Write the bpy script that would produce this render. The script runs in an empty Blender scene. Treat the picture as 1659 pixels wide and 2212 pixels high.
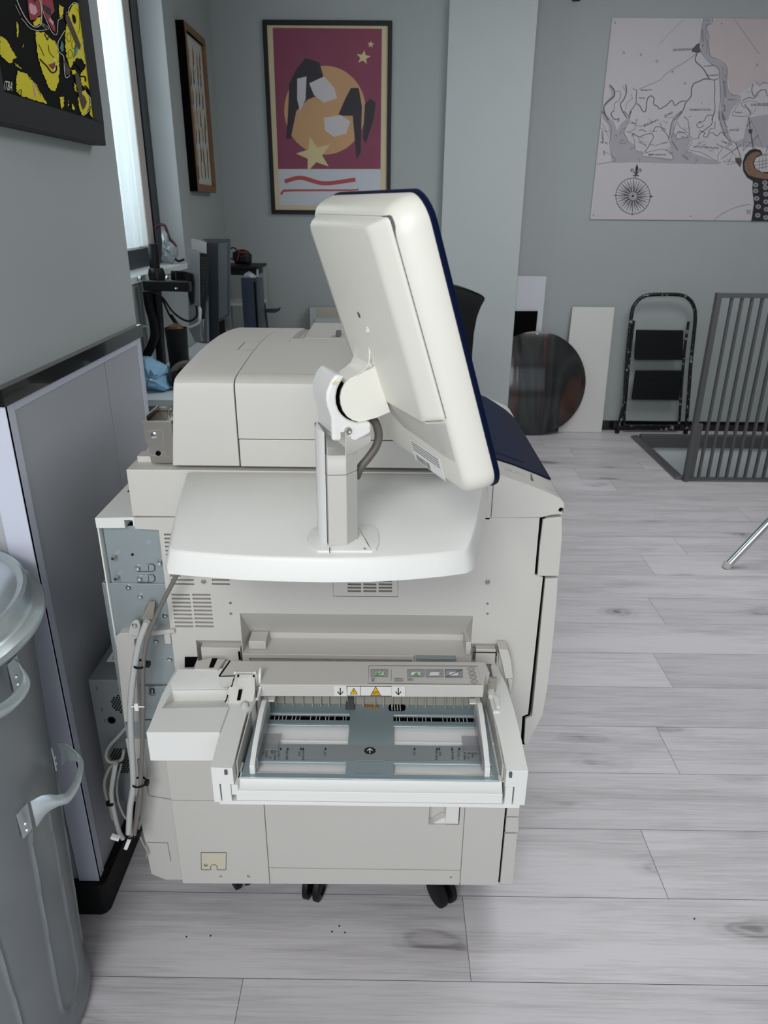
import bpy, bmesh, math, random
import numpy as np
from mathutils import Vector, Matrix

scene = bpy.context.scene
col = scene.collection
random.seed(4)

# ------------------------------------------------------------------ camera
FPX, CX, CY = 1561.0, 829.5, 1106.0
CAM = Vector((0, 0, 1.53))
up_ = -Vector((797 - CX, -(4820 - CY), -FPX)).normalized()
fw_ = Vector((845 - CX, CY - 450, -FPX))
fw_ = (fw_ - up_ * fw_.dot(up_)).normalized()
rt_ = fw_.cross(up_)
ROT = Matrix((rt_, fw_, up_))                     # camera space -> world
cd = bpy.data.cameras.new('camera')
cd.sensor_fit = 'VERTICAL'
cd.sensor_height = 34.6
cd.lens = FPX / 2212 * 34.6
cd.clip_start = 0.02
cd.clip_end = 100
cd.dof.use_dof = True
cd.dof.focus_distance = 1.35
cd.dof.aperture_fstop = 10
camera = bpy.data.objects.new('camera', cd)
col.objects.link(camera)
camera.matrix_world = Matrix.Translation(CAM) @ ROT.to_4x4()
scene.camera = camera

# ------------------------------------------------------------------ world, lamps, exposure
EXPOSURE = 0.0
world = bpy.data.worlds.new('sky')
scene.world = world
world.use_nodes = True
wn = world.node_tree.nodes
wn['Background'].inputs[0].default_value = (0.80, 0.90, 1.0, 1)
wn['Background'].inputs[1].default_value = 1.0


def lamp(name, loc, target, size, size_y, power, color):
    l = bpy.data.lights.new(name, 'AREA')
    l.shape = 'RECTANGLE'
    l.size = size
    l.size_y = size_y
    l.energy = power
    l.color = color
    o = bpy.data.objects.new(name, l)
    col.objects.link(o)
    o.location = loc
    o.rotation_euler = (Vector(target) - Vector(loc)).to_track_quat('-Z', 'Y').to_euler()
    return o


lamp('ceiling_light', (-0.5, -1.6, 2.85), (-0.05, 1.1, 0.7), 1.1, 0.8, 58, (0.985, 0.985, 0.985))
lamp('ceiling_light', (1.7, 3.0, 2.93), (1.7, 3.2, 0), 1.4, 1.4, 42, (0.97, 0.985, 1.0))
lamp('window_daylight', (-0.4, -2.5, 1.85), (0.3, 2.0, 0.9), 2.6, 1.6, 44, (0.93, 0.96, 1.0))
lamp('window_daylight', (-1.55, 3.1, 1.95), (0.2, 3.0, 1.2), 1.7, 1.2, 34, (0.85, 0.94, 1.0))
scene.view_settings.view_transform = 'Standard'
scene.view_settings.look = 'None'
scene.view_settings.gamma = 1
scene.view_settings.use_curve_mapping = False
scene.view_settings.exposure = EXPOSURE

# ------------------------------------------------------------------ helpers


def ray(x, y):
    return ROT @ Vector((x - CX, CY - y, -FPX))


def PY(x, y, v):
    d = ray(x, y)
    return CAM + d * ((v - CAM.y) / d.y)


def PZ(x, y, v):
    d = ray(x, y)
    return CAM + d * ((v - CAM.z) / d.z)


def PX(x, y, v):
    d = ray(x, y)
    return CAM + d * ((v - CAM.x) / d.x)


def PP(x, y, p, n):
    d = ray(x, y)
    return CAM + d * ((Vector(p) - CAM).dot(n) / d.dot(n))


def xz(pts, Y):
    return [(PY(a, b, Y).x, PY(a, b, Y).z) for a, b in pts]


def xy(pts, Z):
    return [(PZ(a, b, Z).x, PZ(a, b, Z).y) for a, b in pts]


def lin(h):
    c = [int(h[i:i + 2], 16) / 255 for i in (0, 2, 4)]
    return tuple((v / 12.92 if v <= 0.04045 else ((v + 0.055) / 1.055) ** 2.4) for v in c) + (1,)


def mat(name, hexcol, rough=0.5, metal=0.0, var=0.04, vscale=6.0, bump=0.0, bscale=300.0, alpha=1.0, trans=0.0, coat=0.0, spec=0.5):
    m = bpy.data.materials.new(name)
    m.use_nodes = True
    nt = m.node_tree
    b = nt.nodes['Principled BSDF']
    tc = nt.nodes.new('ShaderNodeTexCoord')
    n = nt.nodes.new('ShaderNodeTexNoise')
    n.inputs['Scale'].default_value = vscale
    n.inputs['Detail'].default_value = 5
    nt.links.new(tc.outputs['Object'], n.inputs['Vector'])
    r = nt.nodes.new('ShaderNodeMapRange')
    r.inputs['To Min'].default_value = 1 - var
    r.inputs['To Max'].default_value = 1 + var
    nt.links.new(n.outputs['Fac'], r.inputs['Value'])
    mx = nt.nodes.new('ShaderNodeVectorMath')
    mx.operation = 'SCALE'
    mx.inputs[0].default_value = lin(hexcol)[:3]
    nt.links.new(r.outputs[0], mx.inputs['Scale'])
    nt.links.new(mx.outputs[0], b.inputs['Base Color'])
    b.inputs['Roughness'].default_value = rough
    b.inputs['Metallic'].default_value = metal
    b.inputs['Alpha'].default_value = alpha
    b.inputs['Transmission Weight'].default_value = trans
    b.inputs['Coat Weight'].default_value = coat
    b.inputs['Specular IOR Level'].default_value = spec
    if bump:
        n2 = nt.nodes.new('ShaderNodeTexNoise')
        n2.inputs['Scale'].default_value = bscale
        n2.inputs['Detail'].default_value = 3
        nt.links.new(tc.outputs['Object'], n2.inputs['Vector'])
        bp = nt.nodes.new('ShaderNodeBump')
        bp.inputs['Strength'].default_value = bump
        bp.inputs['Distance'].default_value = 0.002
        nt.links.new(n2.outputs['Fac'], bp.inputs['Height'])
        nt.links.new(bp.outputs[0], b.inputs['Normal'])
    return m


def wloc(p):
    v = Vector((0, 0, 0))
    while p is not None:
        v += Vector(p.location)
        p = p.parent
    return v


def catmull(pts, n=6):
    pts = [Vector(p) for p in pts]
    if len(pts) < 3:
        return pts
    P_ = [pts[0] * 2 - pts[1]] + pts + [pts[-1] * 2 - pts[-2]]
    out = []
    for i in range(1, len(P_) - 2):
        a, b, c, d = P_[i - 1:i + 3]
        for k in range(n):
            t = k / n
            out.append(0.5 * ((2 * b) + (c - a) * t + (2 * a - 5 * b + 4 * c - d) * t * t + (3 * b - a - 3 * c + d) * t ** 3))
    out.append(pts[-1])
    return out


def rrect(x0, x1, y0, y1, r, n=5):
    out = []
    for cx, cy, a0 in ((x1 - r, y1 - r, 0), (x0 + r, y1 - r, 90), (x0 + r, y0 + r, 180), (x1 - r, y0 + r, 270)):
        for k in range(n + 1):
            a = math.radians(a0 + 90 * k / n)
            out.append((cx + r * math.cos(a), cy + r * math.sin(a)))
    return out


def circ(cx, cy, r, n=24, ry=None):
    ry = ry or r
    return [(cx + r * math.cos(2 * math.pi * k / n), cy + ry * math.sin(2 * math.pi * k / n)) for k in range(n)]


class MB:
    def __init__(s):
        s.v = []
        s.f = []
        s.m = []
        s.mi = 0

    def add(s, vs, fs):
        o = len(s.v)
        s.v += [Vector(p) for p in vs]
        for f in fs:
            s.f.append([i + o for i in f])
            s.m.append(s.mi)
        return s

    def use(s, i):
        s.mi = i
        return s

    def box(s, x0, x1, y0, y1, z0, z1):
        vs = [(x, y, z) for z in (z0, z1) for y in (y0, y1) for x in (x0, x1)]
        return s.add(vs, [(0, 2, 3, 1), (4, 5, 7, 6), (0, 1, 5, 4), (2, 6, 7, 3), (0, 4, 6, 2), (1, 3, 7, 5)])

    def loft(s, rings, cap=True, closed=True):
        n = len(rings[0])
        vs = [p for r in rings for p in r]
        fs = []
        for i in range(len(rings) - 1):
            for k in range(n if closed else n - 1):
                a = i * n + k
                b = i * n + (k + 1) % n
                fs.append((a, b, b + n, a + n))
        if cap:
            fs.append(tuple(range(n))[::-1])
            fs.append(tuple(range((len(rings) - 1) * n, len(rings) * n)))
        return s.add(vs, fs)

    def prism(s, poly, axis, a, b):
        def q(p, t):
            if axis == 'y':
                return (p[0], t, p[1])
            if axis == 'x':
                return (t, p[0], p[1])
            return (p[0], p[1], t)
        return s.loft([[q(p, a) for p in poly], [q(p, b) for p in poly]])

    def ext(s, pts, d):
        d = Vector(d)
        pts = [Vector(p) for p in pts]
        return s.loft([pts, [p + d for p in pts]])

    def tube(s, pts, r, n=10, smooth=0, cap=True, flat=None):
        pts = catmull(pts, smooth) if smooth else [Vector(p) for p in pts]
        rings = []
        u = None
        for i, p in enumerate(pts):
            t = (pts[min(i + 1, len(pts) - 1)] - pts[max(i - 1, 0)]).normalized()
            if u is None:
                u = t.orthogonal().normalized()
            u = (u - t * u.dot(t)).normalized()
            w = t.cross(u)
            rr = r[i] if isinstance(r, (list, tuple)) else r
            rings.append([p + (u * math.cos(2 * math.pi * k / n) + w * math.sin(2 * math.pi * k / n)) * rr for k in range(n)])
        return s.loft(rings, cap)

    def bar(s, a, b, w, h, upv=(0, 0, 1)):
        a = Vector(a)
        b = Vector(b)
        t = (b - a).normalized()
        sd = t.cross(Vector(upv)).normalized()
        u = sd.cross(t)
        R_ = lambda p: [p + sd * (w / 2) + u * (h / 2), p - sd * (w / 2) + u * (h / 2), p - sd * (w / 2) - u * (h / 2), p + sd * (w / 2) - u * (h / 2)]
        return s.loft([R_(a), R_(b)])

    def lathe(s, prof, c=(0, 0, 0), n=48, axis=(0, 0, 1), cap=True):
        ax = Vector(axis).normalized()
        u = ax.orthogonal().normalized()
        w = ax.cross(u)
        c = Vector(c)
        rings = [[c + ax * z + (u * math.cos(2 * math.pi * k / n) + w * math.sin(2 * math.pi * k / n)) * max(r, 1e-5) for k in range(n)] for r, z in prof]
        return s.loft(rings, cap)

    def cyl(s, a, b, r, n=20):
        return s.tube([a, b], r, n)

    def poly(s, pts, fr, off=0.0):
        return s.add([fr(p[0], p[1], off) for p in pts], [tuple(range(len(pts)))])

    def stroke(s, pts, w, fr, off=0.0, smooth=0, closed=False):
        P_ = [Vector((p[0], p[1], 0)) for p in pts]
        if closed:
            P_.append(P_[0].copy())
        if smooth:
            P_ = catmull(P_, smooth)
        L, R_ = [], []
        n = len(P_)
        for i, p in enumerate(P_):
            t = (P_[min(i + 1, n - 1)] - P_[max(i - 1, 0)])
            if t.length < 1e-9:
                t = Vector((1, 0, 0))
            t.normalize()
            nn = Vector((-t.y, t.x, 0))
            ww = w if not isinstance(w, (list, tuple)) else w[0] + (w[1] - w[0]) * i / max(1, n - 1)
            L.append(p + nn * ww / 2)
            R_.append(p - nn * ww / 2)
        vs = [fr(p.x, p.y, off) for p in L] + [fr(p.x, p.y, off) for p in R_]
        return s.add(vs, [(i, i + 1, n + i + 1, n + i) for i in range(n - 1)])

    def text(s, string, x, y, size, fr, ang=0.0, off=0.0, align='CENTER', sx=1.0, bold=0.0):
        cu = bpy.data.curves.new('lettering', 'FONT')
        cu.body = string
        cu.size = size
        cu.align_x = align
        cu.align_y = 'CENTER'
        cu.fill_mode = 'FRONT'
        cu.resolution_u = 2
        cu.offset = bold
        o = bpy.data.objects.new('lettering', cu)
        col.objects.link(o)
        bpy.context.view_layer.update()
        dg = bpy.context.evaluated_depsgraph_get()
        me = bpy.data.meshes.new_from_object(o.evaluated_get(dg))
        ca, sa = math.cos(ang), math.sin(ang)
        vs = []
        for v in me.vertices:
            a, b = v.co.x * sx, -v.co.y          # image frame: y goes down
            vs.append(fr(x + a * ca - b * sa, y + a * sa + b * ca, off))
        s.add(vs, [tuple(p.vertices) for p in me.polygons])
        bpy.data.objects.remove(o)
        bpy.data.curves.remove(cu)
        bpy.data.meshes.remove(me)
        return s

    def build(s, name, mats, parent=None, bevel=0.0, seg=2, sharp=32, origin=None, fix=True):
        if not isinstance(mats, (list, tuple)):
            mats = [mats]
        if parent is None and origin is None:
            lo = [min(v[i] for v in s.v) for i in range(3)]
            hi = [max(v[i] for v in s.v) for i in range(3)]
            origin = Vector(((lo[0] + hi[0]) / 2, (lo[1] + hi[1]) / 2, lo[2]))
        off = wloc(parent) if parent is not None else Vector(origin)
        me = bpy.data.meshes.new(name)
        me.from_pydata([v - off for v in s.v], [], s.f)
        for p, mi in zip(me.polygons, s.m):
            p.material_index = mi
        for m_ in mats:
            me.materials.append(m_)
        bm = bmesh.new()
        bm.from_mesh(me)
        if fix:
            bmesh.ops.remove_doubles(bm, verts=bm.verts, dist=1e-6)
            bmesh.ops.recalc_face_normals(bm, faces=bm.faces)
        for f in bm.faces:
            f.smooth = True
        for e in bm.edges:
            if not bevel and len(e.link_faces) == 2 and e.calc_face_angle(0) > math.radians(sharp):
                e.smooth = False
        bm.to_mesh(me)
        bm.free()
        o = bpy.data.objects.new(name, me)
        col.objects.link(o)
        if parent is not None:
            o.parent = parent
        else:
            o.location = off
        if bevel:
            md = o.modifiers.new('bevel', 'BEVEL')
            md.width = bevel
            md.segments = seg
            md.limit_method = 'ANGLE'
            md.angle_limit = math.radians(30)
            md.harden_normals = True
        return o


def cut(o, cutter):
    """Cut the MB cutter out of object o (applied at once, before its bevel)."""
    c = cutter.build('cutter', [], None, origin=(0, 0, 0))
    mods = [(m_.width, m_.segments) for m_ in o.modifiers if m_.type == 'BEVEL']
    o.modifiers.clear()
    md = o.modifiers.new('b', 'BOOLEAN')
    md.object = c
    md.operation = 'DIFFERENCE'
    md.solver = 'EXACT'
    bpy.context.view_layer.update()
    dg = bpy.context.evaluated_depsgraph_get()
    me = bpy.data.meshes.new_from_object(o.evaluated_get(dg))
    o.modifiers.clear()
    old = o.data
    o.data = me
    me.name = o.name
    bpy.data.meshes.remove(old)
    cm = c.data
    bpy.data.objects.remove(c)
    bpy.data.meshes.remove(cm)
    bm = bmesh.new()
    bm.from_mesh(me)
    for f in bm.faces:
        f.smooth = True
    if not mods:
        for e in bm.edges:
            if len(e.link_faces) == 2 and e.calc_face_angle(0) > math.radians(32):
                e.smooth = False
    bm.to_mesh(me)
    bm.free()
    for w_, s_ in mods:
        m2 = o.modifiers.new('bevel', 'BEVEL')
        m2.width = w_
        m2.segments = s_
        m2.limit_method = 'ANGLE'
        m2.angle_limit = math.radians(30)
        m2.harden_normals = True
    return o


def tag(o, label=None, cat=None, group=None, kind=None):
    if label:
        o['label'] = label
    if cat:
        o['category'] = cat
    if group:
        o['group'] = group
    if kind:
        o['kind'] = kind
    return o


def thing(name, loc, label, cat, group=None):
    o = bpy.data.objects.new(name, None)
    o.empty_display_size = 0.05
    col.objects.link(o)
    o.location = loc
    return tag(o, label, cat, group)


def struct(name, mb, m, label=None, bevel=0):
    o = mb.build(name, m, origin=(0, 0, 0), bevel=bevel)
    return tag(o, label, None, None, 'structure')


def copy_tree(o, parent=None):
    c = o.copy()
    col.objects.link(c)
    c.parent = parent
    for ch in list(o.children):
        copy_tree(ch, c)
    return c


# frames for flat prints: photo pixel -> point on a vertical / horizontal plane
def frY(Y):
    return lambda x, y, off: PY(x, y, Y - off)


def frX(X):
    return lambda x, y, off: PX(x, y, X + off)


def frZ(Z):
    return lambda x, y, off: PZ(x, y, Z + off)


# ------------------------------------------------------------------ materials
M = {}
M['cream'] = mat('cream_plastic', 'C5C2BC', 0.45, var=0.015, bump=0.08, bscale=900)
M['shell'] = mat('ivory_plastic', 'DFDDD2', 0.34, var=0.012, bump=0.05, bscale=900)
M['grey_plastic'] = mat('grey_plastic', 'BDBBB5', 0.45, var=0.02, bump=0.08, bscale=900)
M['lite'] = mat('white_plastic', 'DEDEDA', 0.38, var=0.012, bump=0.06, bscale=900)
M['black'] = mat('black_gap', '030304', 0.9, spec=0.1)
M['blackp'] = mat('black_plastic', '08090B', 0.5, var=0.1, spec=0.3)
M['blackm'] = mat('black_painted_metal', '0C0D0F', 0.3, var=0.1)
M['navy'] = mat('navy_plastic', '0A1430', 0.5, var=0.05, spec=0.08)
M['navy2'] = mat('navy_gloss', '0C1E3C', 0.5, var=0.03, spec=0.06)
M['zinc'] = mat('zinc_plated_sheet', '9CA6A8', 0.42, 0.4, var=0.05, vscale=14)
M['traymetal'] = mat('tray_sheet_metal', '93A2A7', 0.4, 0.4, var=0.03)
M['steel'] = mat('bare_steel', 'A7A29A', 0.28, 0.9, var=0.08, vscale=20)
M['chrome'] = mat('chrome', 'C9CBCC', 0.12, 1.0, var=0.02)
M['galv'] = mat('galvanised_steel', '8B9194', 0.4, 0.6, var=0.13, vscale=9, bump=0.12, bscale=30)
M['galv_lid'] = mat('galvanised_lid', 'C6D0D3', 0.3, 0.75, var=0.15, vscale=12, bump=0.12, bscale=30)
M['wall'] = mat('grey_green_paint', '989E9D', 0.75, var=0.02, bump=0.05, bscale=400)
M['wall2'] = mat('grey_paint', 'AEB4B4', 0.65, var=0.015, bump=0.04, bscale=400)
M['white_paint'] = mat('white_paint', 'C9CFD0', 0.6, var=0.01)
M['panel'] = mat('white_lacquer_panel', 'AEB0B5', 0.32, var=0.015)
M['panel_lite'] = mat('white_corner_strip', 'C9CCDA', 0.35, var=0.01)
M['dark_trim'] = mat('dark_gloss_trim', '101214', 0.15, var=0.1, coat=0.5)
M['cable'] = mat('grey_cable_jacket', '9B9A94', 0.45, var=0.04)
M['cable_dark'] = mat('taupe_cable_jacket', '6F6C66', 0.45, var=0.04)
M['cable_white'] = mat('pale_cable_jacket', 'B4B5B2', 0.45, var=0.03)
M['ink'] = mat('black_ink', '141414', 0.6)
M['ink_grey'] = mat('grey_ink', '5A595C', 0.7)
M['yellow'] = mat('warning_yellow', 'F0B400', 0.5)
M['white'] = mat('white_label', 'E8E8E6', 0.5, var=0.01)
M['green'] = mat('green_ink', '6FAE62', 0.6)
# ------------------------------------------------------------------ the room


def floor_material():
    m = bpy.data.materials.new('pale_oak_laminate')
    m.use_nodes = True
    nt = m.node_tree
    N = nt.nodes.new
    L = nt.links.new
    b = nt.nodes['Principled BSDF']
    geo = N('ShaderNodeNewGeometry')
    at = N('ShaderNodeAttribute')
    at.attribute_name = 'rnd'
    at.attribute_type = 'GEOMETRY'
    sep = N('ShaderNodeSeparateXYZ')
    L(geo.outputs['Position'], sep.inputs[0])

    def math_(op, a, bb):
        n = N('ShaderNodeMath')
        n.operation = op
        for i, q in enumerate((a, bb)):
            if isinstance(q, (int, float)):
                n.inputs[i].default_value = q
            else:
                L(q, n.inputs[i])
        return n.outputs[0]

    def vec(sx, sy):
        c = N('ShaderNodeCombineXYZ')
        L(math_('ADD', math_('MULTIPLY', sep.outputs[0], sx), math_('MULTIPLY', at.outputs['Fac'], 13.0)), c.inputs[0])
        L(math_('MULTIPLY', sep.outputs[1], sy), c.inputs[1])
        L(math_('MULTIPLY', at.outputs['Fac'], 31.0), c.inputs[2])
        return c.outputs[0]

    def noise(v, s, d, dist=0.0):
        n = N('ShaderNodeTexNoise')
        L(v, n.inputs['Vector'])
        n.inputs['Scale'].default_value = s
        n.inputs['Detail'].default_value = d
        n.inputs['Distortion'].default_value = dist
        return n.outputs['Fac']

    broad = noise(vec(1.0, 7.0), 1.3, 4, 0.6)
    grain = noise(vec(5.0, 130.0), 1.0, 6, 0.3)
    fine = noise(vec(14.0, 420.0), 1.0, 3)
    vo = N('ShaderNodeTexVoronoi')
    dv = N('ShaderNodeTexNoise')
    L(vec(2.0, 6.0), dv.inputs['Vector'])
    dv.inputs['Scale'].default_value = 2.5
    va = N('ShaderNodeVectorMath')
    va.operation = 'ADD'
    L(vec(1.9, 5.2), va.inputs[0])
    sc = N('ShaderNodeVectorMath')
    sc.operation = 'SCALE'
    L(dv.outputs['Color'], sc.inputs[0])
    sc.inputs['Scale'].default_value = 0.35
    L(sc.outputs[0], va.inputs[1])
    L(va.outputs[0], vo.inputs['Vector'])
    vo.inputs['Scale'].default_value = 1.0
    dist = vo.outputs['Distance']
    rings = N('ShaderNodeMath')
    rings.operation = 'SINE'
    L(math_('MULTIPLY', dist, 70.0), rings.inputs[0])
    kn = N('ShaderNodeMapRange')
    kn.inputs['From Min'].default_value = 0.0
    kn.inputs['From Max'].default_value = 0.23
    kn.inputs['To Min'].default_value = 1.0
    kn.inputs['To Max'].default_value = 0.0
    L(dist, kn.inputs['Value'])
    knot = math_('MULTIPLY', kn.outputs[0], math_('ADD', math_('MULTIPLY', rings.outputs[0], 0.22), 0.78))
    ramp = N('ShaderNodeValToRGB')
    L(math_('ADD', math_('ADD', math_('MULTIPLY', broad, 0.60), math_('MULTIPLY', grain, 0.46)), math_('ADD', math_('MULTIPLY', fine, 0.26), math_('MULTIPLY', knot, -0.42))), ramp.inputs[0])
    e = ramp.color_ramp.elements
    e[0].position = 0.30
    e[0].color = lin('787475')
    e[1].position = 0.72
    e[1].color = lin('C8C4C7')
    x = ramp.color_ramp.elements.new(0.50)
    x.color = lin('ADA9AC')
    tone = N('ShaderNodeMapRange')
    tone.inputs['To Min'].default_value = 0.93
    tone.inputs['To Max'].default_value = 1.08
    L(at.outputs['Fac'], tone.inputs['Value'])
    mul = N('ShaderNodeVectorMath')
    mul.operation = 'SCALE'
    L(ramp.outputs[0], mul.inputs[0])
    L(tone.outputs[0], mul.inputs['Scale'])
    L(mul.outputs[0], b.inputs['Base Color'])
    b.inputs['Roughness'].default_value = 0.42
    bp = N('ShaderNodeBump')
    bp.inputs['Strength'].default_value = 0.12
    bp.inputs['Distance'].default_value = 0.002
    L(grain, bp.inputs['Height'])
    L(bp.outputs[0], b.inputs['Normal'])
    return m


HX0, HX1, HY0, HY1 = 1.80, 3.6, 4.225, 5.07
vs, fs, rn, mi = [], [], [], []


def quad(x0, x1, y0, y1, r):
    if x1 - x0 < 1e-4 or y1 - y0 < 1e-4:
        return
    # leave the stair opening free
    if x1 > HX0 and x0 < HX1 and y1 > HY0 and y0 < HY1:
        quad(x0, min(x1, HX0), y0, y1, r)
        quad(max(x0, HX1), x1, y0, y1, r)
        quad(max(x0, HX0), min(x1, HX1), y0, min(y1, HY0), r)
        quad(max(x0, HX0), min(x1, HX1), max(y0, HY1), y1, r)
        return
    o = len(vs)
    vs.extend([(x0, y0, 0), (x1, y0, 0), (x1, y1, 0), (x0, y1, 0)])
    fs.append((o, o + 1, o + 2, o + 3))
    rn.append(r)
    mi.append(0)


joint = {0: 0.19, 1: 0.687, 2: -0.42, 3: 0.87, 4: 2.05, 5: 1.0, 6: 2.2, 7: 1.12, 8: 0.1, 9: 1.22, 10: 1.45, 11: 0.62, 12: 1.95, -1: 1.6, -2: -0.3}
k = -18
g = 0.0006
while 1.042 + 0.21 * k < 5.4:
    y0 = 1.042 + 0.21 * k
    j = joint.get(k, random.uniform(0, 1.9))
    x = j - 1.9 * 4
    while x < 5.2:
        quad(max(x, -3.0) + g, min(x + 1.9, 5.2) - g, max(y0, -2.6) + g, min(y0 + 0.21, 5.5) - g, random.random())
        x += 1.9
    k += 1
me = bpy.data.meshes.new('floor')
# dark bed below the joints
nb = len(vs)
for (a, b_, c_, d_) in ((-3, HX0, -2.6, 5.5), (HX0, HX1, -2.6, HY0), (HX0, HX1, HY1, 5.5), (HX1, 5.2, -2.6, 5.5)):
    o = len(vs)
    vs.extend([(a, c_, -0.0015), (b_, c_, -0.0015), (b_, d_, -0.0015), (a, d_, -0.0015)])
    fs.append((o, o + 1, o + 2, o + 3))
    rn.append(0)
    mi.append(1)
me.from_pydata(vs, [], fs)
me.materials.append(floor_material())
me.materials.append(mat('joint_bed_grey', '5B5658', 0.8))
at_ = me.attributes.new('rnd', 'FLOAT', 'FACE')
for i, r in enumerate(rn):
    at_.data[i].value = r
    me.polygons[i].material_index = mi[i]
fl = bpy.data.objects.new('floor', me)
col.objects.link(fl)
tag(fl, 'pale grey oak laminate planks', None, None, 'structure')

LX = -1.10           # far left wall plane
YB = 5.30            # right part of the back wall
YP = 5.15            # back wall with the poster
# back walls
mb = MB()
mb.box(LX - 0.3, 0.33, YP, YP + 0.3, -0.02, 3.0)
struct('wall_back', mb, M['wall'], 'grey wall behind the red poster')
mb = MB()
mb.box(0.33, 0.855, YP - 0.055, YP + 0.3, 0, 3.0)
struct('wall_pier', mb, M['wall2'], 'projecting light grey wall pier', 0.004)
mb = MB()
mb.box(0.855, 5.2, YB, YB + 0.2, -2.6, 3.0)
struct('wall_right_back', mb, M['wall'], 'grey wall with the chart board')
mb = MB()
mb.box(0.86, 5.2, YB - 0.015, YB, 0, 0.072)
struct('baseboard_back', mb, M['dark_trim'], 'black baseboard', 0.002)
# left wall with window opening y 1.95..4.08, z 1.254..2.75
WY0, WY1, WZ0, WZ1 = 2.0, 4.085, 1.254, 2.78
mb = MB()
mb.box(LX - 0.24, LX, 1.97, WY0, 0, 3.0)
mb.box(LX - 0.24, LX, WY1, YP, 0, 3.0)
mb.box(LX - 0.24, LX, WY0, WY1, 0, WZ0 - 0.03)
mb.box(LX - 0.24, LX, WY0, WY1, WZ1, 3.0)
struct('wall_left', mb, M['wall'], 'grey wall with the window')
mb = MB()
mb.box(LX - 0.118, LX + 0.02, WY0 + 0.001, WY1 + 0.001, WZ0 - 0.029, WZ0)
struct('trim_sill', mb, M['white_paint'], 'white window sill', 0.004)
mb = MB()
mb.box(LX - 0.114, LX + 0.001, WY1 - 0.004, WY1 + 0.001, WZ0, WZ1)
struct('trim_reveal', mb, M['white_paint'], 'white window reveal')
# window: dark frame, inner sash, glass
mb = MB()
xf0, xf1 = LX - 0.185, LX - 0.115
mb.box(xf0, xf1, WY1 - 0.105, WY1 - 0.004, WZ0, WZ1)
mb.box(xf0, xf1, WY0, WY0 + 0.07, WZ0, WZ1)
mb.box(xf0, xf1, WY0 + 0.07, WY1 - 0.105, WZ0, WZ0 + 0.085)
mb.box(xf0, xf1, WY0 + 0.07, WY1 - 0.105, WZ1 - 0.08, WZ1)
win = struct('window_1', mb, mat('anthracite_frame', '20272D', 0.35), 'dark framed window', 0.003)
mb = MB()
mb.box(xf0 + 0.015, xf1 - 0.008, WY1 - 0.20, WY1 - 0.106, WZ0 + 0.086, WZ1 - 0.081)
mb.box(xf0 + 0.015, xf1 - 0.012, WY0 + 0.071, WY0 + 0.11, WZ0 + 0.086, WZ1 - 0.081)
mb.build('sash', mat('pale_sash', 'B7AEA8', 0.4), win, 0.003)
mb = MB()
mb.box(xf0 + 0.03, xf0 + 0.035, WY0 + 0.11, WY1 - 0.20, WZ0 + 0.086, WZ1 - 0.081)
gm = mat('window_glass', 'FFFFFF', 0.02, trans=1.0, var=0)
mb.build('pane', gm, win)
# sheer curtain on the outside light
cm = bpy.data.materials.new('sheer_curtain')
cm.use_nodes = True
nt = cm.node_tree
for n in list(nt.nodes):
    if n.type != 'OUTPUT_MATERIAL':
        nt.nodes.remove(n)
tr = nt.nodes.new('ShaderNodeBsdfTranslucent')
tr.inputs[0].default_value = (0.62, 0.70, 0.70, 1)
df = nt.nodes.new('ShaderNodeBsdfDiffuse')
df.inputs[0].default_value = (0.75, 0.82, 0.82, 1)
tp = nt.nodes.new('ShaderNodeBsdfTransparent')
nz = nt.nodes.new('ShaderNodeTexNoise')
nz.inputs['Scale'].default_value = 7
mpg = nt.nodes.new('ShaderNodeMapRange')
mpg.inputs['To Min'].default_value = 0.08
mpg.inputs['To Max'].default_value = 0.3
m1 = nt.nodes.new('ShaderNodeMixShader')
m2 = nt.nodes.new('ShaderNodeMixShader')
m1.inputs[0].default_value = 0.35
nt.links.new(tr.outputs[0], m1.inputs[1])
nt.links.new(df.outputs[0], m1.inputs[2])
nt.links.new(nz.outputs['Fac'], mpg.inputs['Value'])
nt.links.new(mpg.outputs[0], m2.inputs[0])
nt.links.new(m1.outputs[0], m2.inputs[1])
nt.links.new(tp.outputs[0], m2.inputs[2])
nt.links.new(m2.outputs[0], nt.nodes['Material Output'].inputs[0])
cur = MB()
rows = []
for z in (WZ0 + 0.10, WZ1 - 0.05):
    rows.append([(LX - 0.100 + 0.009 * math.sin(y_ * 55) + 0.005 * math.sin(y_ * 23), y_, z) for y_ in np.linspace(WY0 + 0.15, WY1 - 0.30, 160)])
cur.loft(rows, cap=False, closed=False)
tag(cur.build('sheer_curtain', cm, origin=(LX - 0.10, 3.0, WZ0 + 0.1)), 'white sheer curtain hanging in the dark framed window', 'curtain')
# pillar at the left, lower half clad with white panels
PXL = -0.66
mb = MB()
mb.box(-2.2, PXL - 0.012, 1.225, 1.955, 1.235, 3.0)
struct('wall_left_near', mb, M['wall2'], 'light grey wall block above the rail', 0.002)
mb = MB()
mb.box(-2.2, PXL - 0.006, 1.212, 1.93, 0.0, 1.212)
struct('wall_left_lower', mb, M['panel'], 'white clad lower wall block')
mb = MB()
for (y0, y1) in ((1.236, 1.672), (1.675, 1.905)):
    mb.box(PXL - 0.006, PXL - 0.001, y0, y1, 0.09, 1.212)
struct('trim_panel', mb, M['panel'], 'white lacquered side panels', 0.0008)
mb = MB()
mb.box(PXL - 0.006, PXL + 0.002, 1.205, 1.235, 0.09, 1.212)
mb.box(PXL - 0.045, PXL + 0.002, 1.204, 1.212, 0.09, 1.212)
mb.box(PXL - 0.006, PXL + 0.001, 1.906, 1.932, 0.09, 1.212)
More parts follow.
